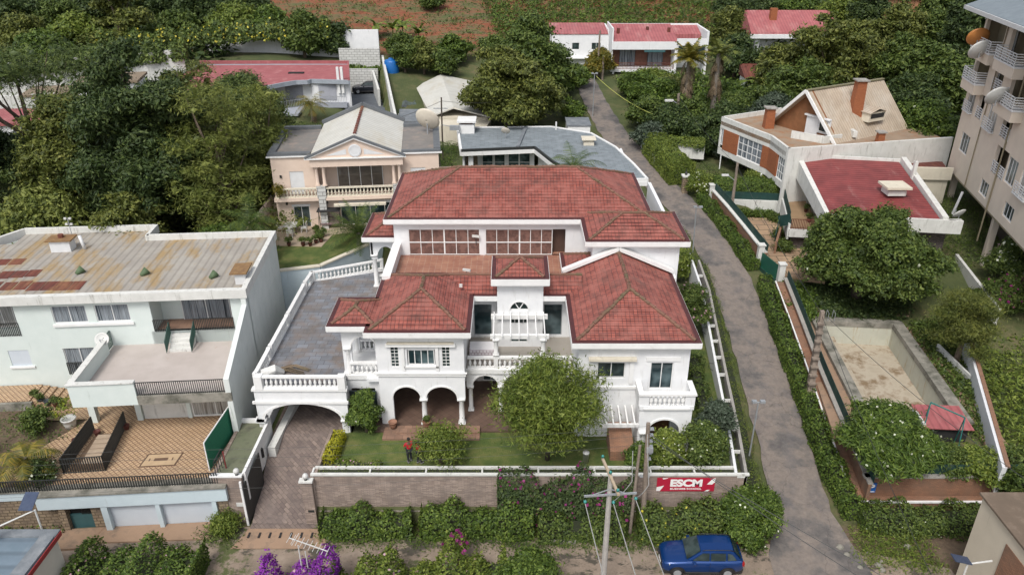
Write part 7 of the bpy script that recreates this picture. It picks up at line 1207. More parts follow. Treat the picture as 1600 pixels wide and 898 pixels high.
# ---------------- people ----------------
SKIN = plain('skin', (.16, .085, .055), (.14, .07, .045), 3, .6, bmp=0); REDS = plain('red_shirt', (.50, .012, .025), (.40, .01, .02), 4, .85); TROU = plain('dark_trousers', (.018, .02, .026), None, 4, .9); HAIR = plain('black_hair', (.01, .009, .009), None, 3, .8, bmp=0); SHOE = plain('shoe', (.3, .3, .3), (.1, .1, .1), 3)
def person(lab, loc, yaw, h=1.7, arms=0, lean=0):
    s = h/1.75; t = thing('person', lab, 'person', loc, yaw); me = bpy.data.meshes.new('body')
    J = {'pel': (0, 0, .95, .13), 'ab': (0, .02, 1.10, .125), 'ch': (0, .03+lean, 1.30, .15), 'nk': (0, .03+lean, 1.48, .055), 'hd': (0, .0+lean, 1.58, .085), 'tp': (0, .0+lean, 1.70, .075)}
    E = [('pel', 'ab'), ('ab', 'ch'), ('ch', 'nk'), ('nk', 'hd'), ('hd', 'tp')]
    for sg, n in ((-1, 'l'), (1, 'r')):
        J['hip'+n] = (sg*.10, 0, .90, .10); J['kn'+n] = (sg*.11, -.03+.05*sg, .50, .062); J['an'+n] = (sg*.11, .02+.07*sg, .09, .042); J['to'+n] = (sg*.12, -.12+.07*sg, .04, .035)
        J['sh'+n] = (sg*.19, .03+lean, 1.40, .06); J['el'+n] = (sg*.26, (.0, -.10)[arms]+lean, 1.13, .045); J['wr'+n] = (sg*(.25, .14)[arms], (-.06, -.32)[arms]+lean, (.90, 1.12)[arms], .03); J['ha'+n] = (sg*(.24, .10)[arms], (-.09, -.40)[arms]+lean, (.82, 1.14)[arms], .035)
        E += [('pel', 'hip'+n), ('hip'+n, 'kn'+n), ('kn'+n, 'an'+n), ('an'+n, 'to'+n), ('ch', 'sh'+n), ('sh'+n, 'el'+n), ('el'+n, 'wr'+n), ('wr'+n, 'ha'+n)]
        hx, hy, hz, _ = J['ha'+n]
        for f in range(4): J['f%d%s' % (f, n)] = (hx+sg*(f-1.5)*.018, hy-.05*(1 if arms else .3), hz-.075*(.2 if arms else 1)-.006*(f % 2), .009); E.append(('ha'+n, 'f%d%s' % (f, n)))
        J['th'+n] = (hx-sg*.035, hy-.03, hz-.02, .010); E.append(('ha'+n, 'th'+n))
    K = list(J); me.from_pydata([tuple(c*s for c in J[k][:3]) for k in K], [(K.index(a), K.index(b)) for a, b in E], []); o = bpy.data.objects.new('body', me); COL.objects.link(o); o.parent = t
    sk = o.modifiers.new('skin', 'SKIN'); L_ = me.skin_vertices[0].data
    for i, k in enumerate(K): L_[i].radius = (J[k][3]*s, J[k][3]*s*.85); L_[i].use_root = k == 'pel'
    o.modifiers.new('sub', 'SUBSURF').levels = 2; o.modifiers['sub'].render_levels = 2; me.materials.append(SKIN)
    def cloth(name, keys, gr, m, cut=None):
        ks = [k for k in K if k in keys]; e = [(ks.index(a), ks.index(b)) for a, b in E if a in ks and b in ks]; mm = bpy.data.meshes.new(name); mm.from_pydata([tuple(c*s for c in J[k][:3]) for k in ks], e, []); q = bpy.data.objects.new(name, mm); COL.objects.link(q); q.parent = t; q.modifiers.new('skin', 'SKIN')
        for i, k in enumerate(ks): r = (J[k][3]*gr+.012)*s; mm.skin_vertices[0].data[i].radius = (r, r*.9); mm.skin_vertices[0].data[i].use_root = i == 0
        u = q.modifiers.new('sub', 'SUBSURF'); u.levels = 2; u.render_levels = 2; mm.materials.append(m)
    cloth('shirt', ('pel', 'ab', 'ch', 'shl', 'shr', 'ell', 'elr'), 1.16, REDS); cloth('trousers', ('pel', 'hipl', 'hipr', 'knl', 'knr', 'anl', 'anr'), 1.15, TROU)
    hz = 1.655*s; hy = (.01+lean)*s; mb = MB(); mb.lathe((0, hy+.012, hz), [(.088*s, -.03), (.096*s, .02), (.088*s, .07), (.05*s, .105), (.01, .115)], 12); mb.build('hair', HAIR, t, True)
    mb = MB(); [mb.box(sg*.035*s-.012, hy-.090*s, 1.62*s, sg*.035*s+.012, hy-.075*s, 1.635*s) for sg in (-1, 1)]; mb.build('eye', SATIN, t); MB().hexa([(-.015, hy-.085*s, 1.57*s), (.015, hy-.085*s, 1.57*s), (.012, hy-.06*s, 1.57*s), (-.012, hy-.06*s, 1.57*s), (-.006, hy-.11*s, 1.58*s), (.006, hy-.11*s, 1.58*s), (.005, hy-.07*s, 1.62*s), (-.005, hy-.07*s, 1.62*s)]).build('nose', SKIN, t); MB().box(-.025, hy-.088*s, 1.545*s, .025, hy-.07*s, 1.553*s).build('mouth', DARKTRIM, t)
    for n, sg in (('l', -1), ('r', 1)): MB().box(sg*.11*s-.05, (-.17+.07*sg)*s, 0, sg*.11*s+.05, (.07+.07*sg)*s, .08).build('shoe', SHOE, t, bev=.02)
    return t
person('taller person in red top and black trousers standing on the lawn', (-6.05, 36.1, 2.94), R(-150), 1.75, 1); person('shorter person in red top, facing the taller one beside the lime bush', (-5.45, 35.95, 2.94), R(130), 1.6, 0)
# ---------------- small things ----------------
o = MB().hexa([(-1.4, -.2, 0), (.0, -.25, 0), (.1, .3, 0), (-1.3, .35, 0), (-1.4, -.2, .28), (0, -.25, .25), (.1, .3, .25), (-1.3, .35, .3)]).build('stone_block', OLDCONC); o.location = (3.6, 32.6, .02); tag(o, 'long weathered stone block lying on the grass verge below the bougainvillea', 'stone block')
t = thing('white_bucket', 'white cylindrical bin standing on the lawn under the bright willowy tree', 'bin', A(915, 722, 2.93)); MB().lathe((0, 0, 0), [(.16, 0), (.18, .7), (.2, .7), (.2, .75)], 12).build('bin', SATIN, t, True)
t = thing('garden_stair_block', 'brown stone stair flank beside the side pergola', 'steps', (6.3, 37, 2.9), world=True); MB().hexa([(5.8, 36.2, 2.9), (7.2, 36.2, 2.9), (7.2, 38, 2.9), (5.8, 38, 2.9), (5.8, 36.2, 3.6), (7.2, 36.2, 3.6), (7.2, 38, 4.4), (5.8, 38, 4.4)]).build('flank', LOTBRICK, t)
rng = random.Random(11)
for i in range(16):
    x, y = rng.uniform(18.3, 22.3), rng.uniform(29.2, 32.2); s_ = rng.uniform(.06, .22); mb = MB(); mb.lathe((0, 0, -.02), [(s_, 0), (s_*1.1, s_*.4), (s_*.6, s_*.9), (.01, s_)], 6); o = mb.build('rock', OLDCONC); o.location = (x, y, hroad(x, y)); tag(o, 'small pale rock in the rubble at the road corner', 'rock', 'rubble stones at the road corner')
# ---------------- trees and plants ----------------
def gz(x, y, dz=0): return (x, y, hh(x, y)+dz)
def grass(name, P, n, hgt, size, m, seed, **k): return scatter(name, P, n, hgt, size, m, seed, **k)
# villa garden
tree('willowy_tree', 'broad bright-green tree with drooping narrow leaves on the front lawn', 'tree', (2.1, 36.3, 2.93), 7.6, 6.6, 1.2, 'wild', 70, 17500, .16, .22, L_LIGHT, DBARK, 3, tw=.5, up=.0, per=9, limbs=22, inner=.03, tr=.14)
tree('round_shrub', 'dense round dark-green shrub with white flowers beside the carport column', 'shrub', (-9.1, 39.1, 2.93), 2.9, 3.0, .1, 'round', 16, 9000, .09, .5, L_HEDGE, None, 5, tw=.12, flow=(14, .07, F_WHITE), inner=.3)
tree('lime_shrub', 'lime-green feathery shrub on the lawn in front of the porch steps', 'shrub', (-4.2, 36.0, 2.93), 3.6, 2.3, .2, 'wild', 26, 4200, .12, .32, L_LIGHT, None, 6, tw=.38, up=.2, per=6, inner=.03)
hedge('yellow_hedge', 'low yellow-green hedge between the driveway and the lawn', 'hedge', [(-10.75, 35.6, 2.93), (-10.6, 38.2, 2.93)], .75, .75, 170, .07, plain and leafmat('leaf_gold', (.42, .38, .02), (.28, .28, .02), (.55, .5, .04)), 7)
hedge('flower_bed', 'bed of pale green perennials behind the planter near the driveway', 'flower bed', [(-10.3, 35.3, 2.93), (-7.6, 35.2, 2.93)], .9, .55, 120, .09, L_LIGHT, 8, flow=(40, .05, F_PINK), lump=.3)
for i, (x, y, w_, h_, lb) in enumerate(((9.1, 36.0, 2.6, 2.2, 'leafy light-green shrub in front of the arched balcony porch'), (11.2, 35.9, 3.2, 3.0, 'tall shrub with pale blossom beside the porch near the wall corner'), (12.3, 37.8, 2.6, 3.2, 'grey-green shrub against the roadside wall'), (7.5, 35.6, 1.8, 1.4, 'low shrub beside the utility poles on the lawn'))): tree('garden_shrub', lb, 'shrub', (x, y, 2.93), w_, h_, .2, 'round', 16, 6500, .11, .5, (L_LIGHT, L_MID, L_GREY, L_HEDGE)[i], None, 10+i, 'shrubs by the arched porch', tw=.2, flow=(60, .06, F_WHITE) if i in (1, 0) else None, inner=.15)
tree('oleander', 'pink-flowering oleander between the villa side and the lane', 'shrub', (13.2, 50.5, 3.2), 3.6, 4.6, .5, 'round', 22, 11000, .13, .3, L_MID, None, 16, tw=.25, flow=(130, .10, F_PINK))
tree('flowering_shrub', 'white-flowering shrub behind the red-tiled rear corner', 'shrub', (14.6, 60.5, 3.2), 2.6, 2.8, .3, 'round', 12, 5000, .12, .5, L_LIGHT, None, 17, flow=(50, .08, F_WHITE))
hedge('verge_grass', 'bright grass verge between the roadside wall and the lane', 'grass verge', [(14.6, 36), (15.4, 42), (15.9, 48), (16.6, 56), (16.9, 62)], 1.1, .35, 90, .10, L_LIGHT, 18, lump=.5, asp=.2); hedge('verge_grass', 'bright grass verge behind the villa beside the slim lamp post', 'grass verge', [(15.9, 62), (15.6, 68)], 1.8, .4, 90, .10, L_LIGHT, 19, lump=.5, asp=.2)
hedge('side_border', 'shaggy green border strip beside the villa inside the roadside wall', 'border', [(12.1, 38.5, 2.93), (13.0, 47, 2.93)], 1.0, .8, 80, .10, L_MID, 20, lump=.5)
hedge('planter_grass', 'thin green growth in the planter on top of the stone wall', 'planter plants', [(-11, 34.6, 3.4), (12.9, 34.6, 3.4)], .36, .12, 60, .06, L_LIGHT, 21, lump=.6, asp=.3, z=3.4); hedge('planter_grass', 'thin green growth in the roadside wall planter', 'planter plants', [(12.95, 34.6, 3.2), (14.2, 44, 3.5), (15.4, 55, 4.2)], .36, .2, 60, .06, L_LIGHT, 22, lump=.6, asp=.3)
# street hedges
hedge('street_hedge', 'loose green hedge at the foot of the stone wall near the driveway', 'hedge', [(-10.9, 33.3), (-6.5, 33.3), (-5.8, 33.4)], 1.5, 1.3, 110, .11, L_HEDGE, 23, lump=.35); hedge('street_hedge', 'middle stretch of loose hedge under the long stone wall', 'hedge', [(-5.2, 33.3), (1.2, 33.3)], 1.4, 1.6, 110, .11, L_HEDGE, 24, lump=.35)
hedge('bougainvillea', 'dark sprawling bougainvillea with magenta sprays covering the stone wall', 'bougainvillea', [(-.8, 34.0, 0), (3, 33.9, 0), (6.9, 33.9, 0)], .9, 3.6, 110, .11, L_DARK, 25, lump=.22, flow=(260, .09, F_MAG)); hedge('street_hedge', 'olive tangled hedge below the bougainvillea at the utility pole', 'hedge', [(1.5, 33.0), (6.3, 33.0)], 1.3, 1.2, 100, .11, L_MID, 26, lump=.4)
hedge('street_hedge', 'bushy hedge under the red banner behind the blue car', 'hedge', [(7.2, 33.1), (11.6, 33.0)], 1.7, 1.9, 110, .11, L_MID, 27, lump=.3, flow=(30, .07, F_YEL)); tree('corner_bush', 'large rounded bright-green bush with white flowers at the wall corner', 'bush', (13.0, 33.0, 0), 4.6, 3.0, .0, 'round', 20, 14000, .11, .45, L_HEDGE, None, 28, tw=.2, flow=(40, .07, F_WHITE)); tree('corner_bush', 'smaller outer bush spilling towards the road at the wall corner', 'bush', (14.6, 34.6, 0), 2.6, 2.2, .0, 'round', 12, 6000, .11, .45, L_HEDGE, None, 29, tw=.2, flow=(14, .07, F_WHITE))
grass('verge_undergrowth', [(-11, 32.2), (14, 31.9), (14.5, 34), (-11, 34.1)], 20000, .16, .10, L_HEDGE, 30, asp=.22); grass('verge_weeds', [(-60, 31), (-26, 32.8), (-26, 33.4), (-60, 32)], 3000, .4, .11, L_MID, 31); grass('corner_grass', [(19.4, 30.8), (23.4, 30.2), (23.5, 34.4), (19.6, 33.6)], 5000, .25, .10, L_LIGHT, 32, asp=.25)
hedge('roadside_hedge', 'green hedge with scattered small white and purple flowers along the dirt street edge', 'hedge', [(-23.0, 29.2, 0), (-16.6, 29.4, 0)], 3.6, 1.8, 150, .10, L_HEDGE, 33, lump=.3, flow=(150, .07, F_PINK)); hedge('purple_bougainvillea', 'mass of vivid purple bougainvillea beside the television antenna', 'bougainvillea', [(-12.8, 27.9, 0), (-9.0, 27.9, 0)], 3.2, 2.2, 120, .10, F_PURP, 34, lump=.4, flow=(200, .08, F_PINK))
hedge('roadside_hedge', 'pale flowering hedge between the purple bougainvillea and the concrete pole', 'hedge', [(-9.2, 28.0, 0), (-4, 28.4, 0), (-.2, 28.9, 0)], 3.4, 1.9, 140, .11, L_LIGHT, 35, lump=.4, flow=(160, .09, F_PINK)); tree('roadside_bush', 'dense rounded green bush next to the concrete pole at the street edge', 'bush', (.9, 28.4, 0), 5.6, 2.6, 0, 'round', 24, 13000, .13, .45, L_HEDGE, None, 36, tw=.25, flow=(26, .1, F_PINK)); tree('flowering_sprig', 'lone magenta flowering sprig above the pale hedge', 'shrub', (-2.9, 30.6, 0), 1.0, 2.4, 1.4, 'round', 6, 500, .11, .5, L_LIGHT, None, 37, flow=(60, .11, F_MAG))
# lane hedges
hedge('lane_hedge', 'long dark ivy-like hedge between the road and the brick pool-garden wall', 'hedge', [(20.0, 34.2), (19.9, 38), (20.35, 44), (20.75, 50), (21.2, 56), (21.5, 58.6)], 1.15, 1.3, 120, .10, L_HEDGE, 40, lump=.25); hedge('lane_hedge', 'clipped hedge beside the lane below the flagstone patio wall', 'hedge', [(21.3, 61.3), (20.8, 65), (20.0, 70), (19.3, 74)], 1.1, 1.1, 130, .10, L_HEDGE, 41, lump=.2)
hedge('corner_hedge', 'broad creeping hedge in front of the parking sign wall', 'hedge', [(20.2, 34.1), (24, 33.7), (29, 33.7)], 1.9, 1.1, 110, .10, L_MID, 42, lump=.3, flow=(30, .05, F_WHITE))
hedge('box_hedge', 'large clipped box hedge with flat top beside the lane', 'hedge', [(18.0, 77.8, 5.8), (17.1, 82, 6.2), (16.3, 86, 6.6)], 2.8, 2.5, 130, .11, L_LIGHT, 43, lump=.05, round_=.25); hedge('box_hedge', 'low clipped hedge on the white garden wall behind the big box hedge', 'hedge', [(16.8, 87.6, 7.6), (22, 85.7, 7.6)], 1.2, .9, 120, .11, L_LIGHT, 44, lump=.08)
hedge('box_hedge', 'long clipped hedge above the netted white patio wall', 'hedge', [(20.6, 74.9, 5.7), (27.4, 74.0, 5.7)], 1.6, 1.9, 130, .11, L_HEDGE, 45, lump=.05, round_=.2)
tree('flowering_shrub', 'round yellow-white flowering shrub at the uphill end of the patio wall', 'shrub', (19.2, 75.2, 5.3), 3.0, 2.8, .2, 'round', 12, 6000, .12, .5, L_LIGHT, None, 46, flow=(90, .1, F_WHITE))
for i, (px, py, w_, lb) in enumerate(((1160, 262, 3.2, 'dark green shrub under the orange brick house corner post'), (1135, 250, 3, 'white-speckled rose bush in the garden behind the box hedge'), (1180, 292, 2.4, 'yellow-flowered shrub just above the long clipped hedge'), (1205, 268, 2.6, 'grey-green shrub before the dark garage opening'))): p = A(px, py, 5.75); tree('garden_shrub', lb, 'shrub', tuple(p), w_, w_*.75, .1, 'round', 10, 3500, .13, .5, (L_DARK, L_GREY, L_LIGHT, L_MID)[i], None, 47+i, 'shrubs below the orange brick house', flow=(40, .1, F_WHITE if i < 2 else F_YEL))
for i, px in enumerate((1128, 1145, 1166, 1188, 1206)): p = A(px, 348, 3.9); tree('pot_shrub', 'small round shrub under the netted white wall, ' + ('at the gate end', 'beside the timber pole', 'middle of five', 'fourth along', 'at the stair end')[i], 'shrub', (p.x, p.y+.6, 4.0), 1.3, 1.1, .05, 'round', 7, 1200, .1, .5, L_HEDGE, None, 52+i, 'round shrubs on the flagstone patio')
for i, (px, py, lb) in enumerate(((1208, 355, 'shrub at the foot of the netted outer stair'), (1216, 378, 'dark shrub against the tan stair flank'), (1222, 396, 'low shrub at the patio edge by the big spreading tree'))): p = A(px, py, 3.6); tree('pot_shrub', lb, 'shrub', tuple(p), 1.7, 1.4, .05, 'round', 7, 1500, .11, .5, L_MID, None, 58+i)
# pool garden
tree('spreading_tree', 'big dense spreading tree with billowing crown before the red corrugated roof', 'tree', (29.0, 57.6, 2.6), 12.6, 7.6, .8, 'wild', 100, 46000, .17, .5, L_MID, DBARK, 61, tw=.32, inner=.2, limbs=12, flow=(24, .14, F_WHITE))
tree('frangipani', 'broad domed frangipani with cream flowers at the pool garden corner', 'tree', (22.6, 37.3, 2.0), 7.0, 3.5, .3, 'round', 34, 22000, .20, .24, L_HEDGE, None, 62, tw=.28, flow=(190, .09, F_WHITE), up=.6); tree('garden_shrub', 'bright green bushes behind the green netting near the swing frame', 'shrub', (28.2, 36.5, 2.0), 3.6, 1.2, .0, 'round', 20, 8000, .13, .5, L_LIGHT, None, 63)
tree('garden_shrub', 'dark shrub in the corner under the peeling white wall', 'shrub', (26.2, 36.6, 2.0), 2.6, 1.6, .0, 'round', 12, 4000, .13, .5, L_MID, None, 64)
tree('willow', 'drooping feathery olive-green tree above the garden path', 'tree', (32.6, 48.0, 2.3), 5.6, 5.6, .8, 'wild', 40, 18000, .17, .14, L_OLIVE, None, 65, tw=.45, up=-.3, per=10, inner=.12)
grass('garden_undergrowth', [(24.8, 54.8), (31.5, 54.0), (36, 61), (34, 63), (26, 61)], 9000, .5, .14, L_DARK, 66); grass('border_undergrowth', [(31.6, 53.5), (30.2, 44), (29.5, 38.5), (30.8, 38.5), (34.0, 49.5), (36.5, 55)], 7000, .6, .13, L_MID, 67); grass('wall_border', [(22, 53), (24.6, 54.6), (25.6, 58.8), (22.8, 59)], 4500, .9, .14, L_HEDGE, 68)
grass('cassava_crop', [(29.4, 30), (48, 30), (48, 54), (36.0, 51.5), (30, 36)], 26000, 1.5, .17, L_LIGHT, 69, per=9, asp=.35, z=1.6); hedge('vine_bank', 'bank of creeping vines swallowing the end of the peeling white wall', 'creeper', [(29.6, 33.6, 1), (30.6, 37, 1.4)], 2.4, 1.9, 110, .14, L_MID, 70, lump=.4)
hedge('dark_hedge', 'long dark clipped hedge beyond the crop plot, right of the willow', 'hedge', [(37.5, 55.2, 2.4), (48, 57, 2.4)], 2.2, 2.0, 110, .12, L_MID, 71, lump=.08)
for i, (x, y, w_, h_, f, lb) in enumerate(((41.5, 57.5, 5, 5, F_WHITE, 'white-blossoming oleander at the foot of the apartment block'), (43.5, 59.5, 5, 5.5, F_PINK, 'pink-blossoming oleander against the apartment block'), (39.6, 54.6, 3.6, 3.4, F_MAG, 'dark shrub with magenta flowers behind the dark hedge'))): tree('oleander', lb, 'shrub', gz(x, y), w_, h_, .3, 'round', 20, 9000, .15, .35, L_MID, None, 72+i, 'oleanders below the apartment block', flow=(170, .13, f))
tree('umbrella_frangipani', 'rounded dark-green frangipani dome between the steep tan roof and the tower', 'tree', (44.6, 82.0, 6.5), 10.0, 7.0, 1, 'round', 34, 22000, .24, .4, L_HEDGE, None, 76, tw=.4, flow=(60, .18, F_WHITE))
# small plants in the mint villa garden
palm('yellow_palm', 'yellowing fan-leaved palm clump by the iron stair railing', 'palm', (-27.9, 35.0, 2.9), 1.1, 1.9, 16, .6, L_YELLOW, 80, tr=.1, nl=9, lw=.05); tree('garden_shrub', 'dark flower-dotted shrub below the yellowing palm', 'shrub', (-27.0, 34.6, 2.9), 1.9, 1.3, .0, 'round', 8, 2500, .1, .5, L_DARK, None, 81, flow=(20, .08, F_WHITE)); tree('garden_shrub', 'rose bush with white blooms at the edge of the bare garden', 'shrub', (-32.2, 36.2, 2.9), 2.4, 1.6, .1, 'round', 8, 2200, .11, .5, L_MID, None, 82, flow=(30, .12, F_WHITE)); tree('garden_shrub', 'thin straggly shrub below the side terrace kerb', 'shrub', (-29.6, 39.2, 2.9), 2.6, 1.6, .1, 'round', 9, 1600, .11, .5, L_MID, None, 83)
grass('garden_weeds', [(-40, 33.5), (-29, 34.3), (-27.4, 39), (-29, 41), (-40, 40.5)], 3600, .3, .10, L_MID, 84, asp=.3); tree('gutter_fern', 'bright fern clump at the corner of garage and stone gatehouse', 'fern', (-16.7, 33.4, 0), 2.0, 1.3, 0, 'round', 8, 2600, .12, .3, L_LIGHT, None, 85); grass('gate_weeds', [(-18, 32.6), (-15.6, 32.2), (-15.6, 33.2), (-17.8, 33.6)], 1200, .25, .09, L_MID, 86, asp=.3)
palm('feather_palm', 'green feather palm leaning over the peach villa lawn from behind the mint villa', 'palm', (-21.2, 57.8, 6), 3.4, 2.8, 20, .8, L_PALM, 87, nl=14); palm('cycad', 'large bushy cycad on the peach villa lawn edge', 'cycad', (-12.9, 60.0, 6.5), 1.1, 3.0, 60, .5, L_PALM, 88, tr=.3, nl=12, elr=(-.1, 1.25), droop=.7, lw=.03)
tree('balcony_plant', 'spindly potted plant on the peach villa balcony corner', 'plant', (-20.2, 63.3, 9.6), 1.0, 1.1, .2, 'round', 5, 500, .1, .4, L_YELLOW, None, 89); palm('areca_palm', 'lush palm rising behind the long red tiled roof', 'palm', (5.6, 67.6, 4.5), 6.4, 3.0, 20, .8, L_PALM, 90, nl=14, droop=1.1); palm('areca_palm', 'narrow palm beside the west end of the curved grey roof', 'palm', (-7.6, 77.5, 6), 3.8, 2.2, 16, .7, L_PALM, 91, nl=10)
palm('drooping_palm', 'multi-stem palm with orange dead fronds before the curved red roof villa', 'palm', (-24.2, 92.5, 7.5), 3.4, 2.4, 18, .8, L_YELLOW, 92, dead=10, nl=10)
for i, (px, py, h_, lb) in enumerate(((1068, 190, 7.6, 'bushy traveller palm with a skirt of dead fronds, nearer the orange brick house'), (1112, 185, 7.8, 'slimmer palm with hanging brown skirt beside the traveller palm'))):
    p = G(px, py); palm('skirted_palm', lb, 'palm', (p.x, p.y, p.z), h_, 2.6, 22 if i == 0 else 14, .8, L_YELLOW if i == 0 else L_OLIVE, 93+i, 'skirted palms above the lane', tr=.35, dead=60, nl=9, lw=.09, droop=.9, elr=(.1, 1.4))
p = G(888, 180); palm('dead_palm', 'small withered palm with pink-brown fronds on the lane bank', 'palm', (18.2, 97, 8.5), 1.8, 1.3, 12, .4, L_DEAD, 96, nl=7, elr=(-.8, .3), dead=6)
for i, (px, py, h_, lb) in enumerate(((615, 60, 4, 'banana clump at the foot of the red earth slope'), (655, 68, 4, 'banana clump with wide leaves above the leafy shrubs'), (630, 55, 3.6, 'smaller banana plant between two clumps below the red slope'), (590, 52, 3.4, 'banana plant at the end of the pale retaining wall'))): p = G(px, py+8); banana('banana_plant', lb, tuple(p), h_, 9, 100+i, 'banana plants below the field', L_LIGHT, 2.6, .42)
for i, (px, py, lb) in enumerate(((1170, 142, 'banana plant with upright leaves above the dark hedge'), (1183, 140, 'banana plant with a single broad pale leaf'), (55, 60, 'banana plant high in the north-west thicket'), (305, 58, 'banana plant over the yellow-flowered hedge'), (110, 45, 'tall banana at the top of the thicket'), (398, 300, 'dark banana plant beside the timber lean-to'))): p = G(px, py+8); banana('banana_plant', lb, tuple(p), 3.2 if i != 4 else 4, 8, 110+i, 'scattered banana plants', L_LIGHT if i < 2 else L_MID, 2.1 if i < 5 else 1.4, .4)
def PX(p):
    c, s = math.cos(TH), math.sin(TH); dz = p[2]-CAMZ; zc = p[1]*c-dz*s; return 800+1200*p[0]/zc, 449-1200*(p[1]*s+dz*c)/zc
def CB(px, py, h):                                  # ground point under a crown whose middle shows at px, py
    qx, qy = px, py
    for _ in range(12):
        p = G(qx, qy); u, v = PX((p.x, p.y, p.z+h*.52)); qx += (px-u)*.8; qy += (py-v)*.8
    return p
def T(name, lb, cat, px, py, w_, h_, zb, shp, k, n, sz, asp, m, sd, grp=None, **kw): p = CB(px, py, h_); return tree(name, lb, cat, (p.x, p.y, p.z), w_, h_, zb, shp, k, n, sz, asp, m, kw.pop('bark', None), sd, grp, **kw)
# big tree behind the grey roof
tree('mango_tree', 'rounded leafy tree directly behind the curved grey roof, lower of two', 'tree', (-.4, 91.5, 6.8), 12.6, 9.8, .4, 'wild', 90, 42000, .25, .5, L_OLIVE, DBARK, 120, tw=.45, inner=.2); tree('mango_tree', 'taller wide leafy tree rising behind the lower one by the curved grey roof', 'tree', (2.6, 101, 8.3), 14.5, 10.6, .8, 'wild', 70, 28000, .27, .5, L_MID, DBARK, 121, tw=.5)
NW = 'trees of the north-western grove'
tree('dark_evergreen', 'massive dark bottle-green tree at the heart of the north-western grove', 'tree', (-31.5, 63.5, 5), 13, 16, 0, 'wild', 110, 50000, .22, .4, L_DARK, DBARK, 130, NW, tw=.45, up=.1)
tree('round_dark_tree', 'smooth round dark tree between the conifers and the shuttered villa', 'tree', (-27.8, 79, 6.8), 12.0, 10.5, .5, 'round', 44, 34000, .22, .35, L_CONIF, DBARK, 131, NW, tw=.35)
for i, (x, y, w_, h_, lb) in enumerate(((-24.5, 62, 8.5, 13.5, 'feathery olive conifer leaning over the peach villa wall'), (-28.0, 66.5, 8, 14.5, 'tall olive conifer just behind the leaning one'), (-22.8, 68.5, 7, 11.5, 'slighter olive conifer beside the timber lean-to'))): tree('feathery_conifer', lb, 'conifer', gz(x, y), w_*1.1, h_, 2.0, 'layer', 70, 15000, .21, .2, (L_CLEAR, L_OLIVE, L_CLEAR)[i], BARK, 132+i, NW, tw=.45, up=.35, inner=.06, limbs=20, tr=.24)
tree('pine_tree', 'open-crowned pine with bare trunk over the pink terraced house', 'pine', (-44.5, 70, 6), 15, 16, 8, 'umbrella', 30, 10000, .22, .18, L_CONIF, BARK, 136, NW, tw=.5, inner=.05, limbs=14, tr=.3); tree('pine_tree', 'second open pine at the western picture edge', 'pine', (-52, 66, 6), 12, 15, 7, 'umbrella', 24, 7500, .22, .18, L_CONIF, BARK, 137, NW, tw=.5, inner=.05, limbs=12, tr=.3)
tree('bright_tree', 'yellow-green leafy tree just beyond the stained flat roof', 'tree', (-31.0, 57.5, 4.5), 7.5, 7.5, .5, 'wild', 50, 16000, .2, .45, L_OLIVE, None, 138, NW, tw=.4)
for i, (x, y, w_, h_, m, lb) in enumerate(((-38, 58, 9, 8, L_CLEAR, 'leafy green tree behind the western half of the stained roof'), (-45, 59, 10, 9, L_CONIF, 'broad conifer at the west end of the stained roof'), (-39, 66, 10, 12.5, L_OLIVE, 'mid-green tree next to the massive dark evergreen'), (-50, 74, 8, 4.5, L_DARK, 'dark tree under the open pines'), (-36, 73, 9, 9, L_MID, 'dark tree behind the massive evergreen'), (-55, 61, 11, 9, L_LIGHT, 'large tree filling the western edge'), (-41, 79, 8, 4.5, L_CONIF, 'low conifer before the shuttered villa'), (-22.5, 73.5, 6, 7, L_MID, 'leafy tree beside the annex of the peach villa'), (-33, 84, 7, 6.5, L_MID, 'bushy tree west of the drooping palm'))): tree('grove_tree', lb, 'tree', gz(x, y), w_, h_, .4, ('round', 'wild')[i % 2], 50, 15000, .22, .45, m, None, 140+i, NW, tw=.42)
for i, (x, y, w_, h_, lb) in enumerate(((-23.4, 57.5, 4.5, 3.2, 'glossy bright bush beyond the mint villa parapet'), (-26.5, 57, 4.5, 3.6, 'bright green bush under the leaning conifer'), (-20.4, 56.8, 2.4, 1.8, 'low bush at the corner of the peach lawn'))): tree('bright_bush', lb, 'bush', gz(x, y), w_, h_, 0, 'round', 14, 6500, .15, .5, L_HEDGE, None, 152+i)
grass('grove_undergrowth', [(-62, 57), (-24, 55.5), (-22.5, 66), (-24, 88), (-62, 90)], 16000, 1.4, .26, L_DARK, 156, per=8, spread=.6)
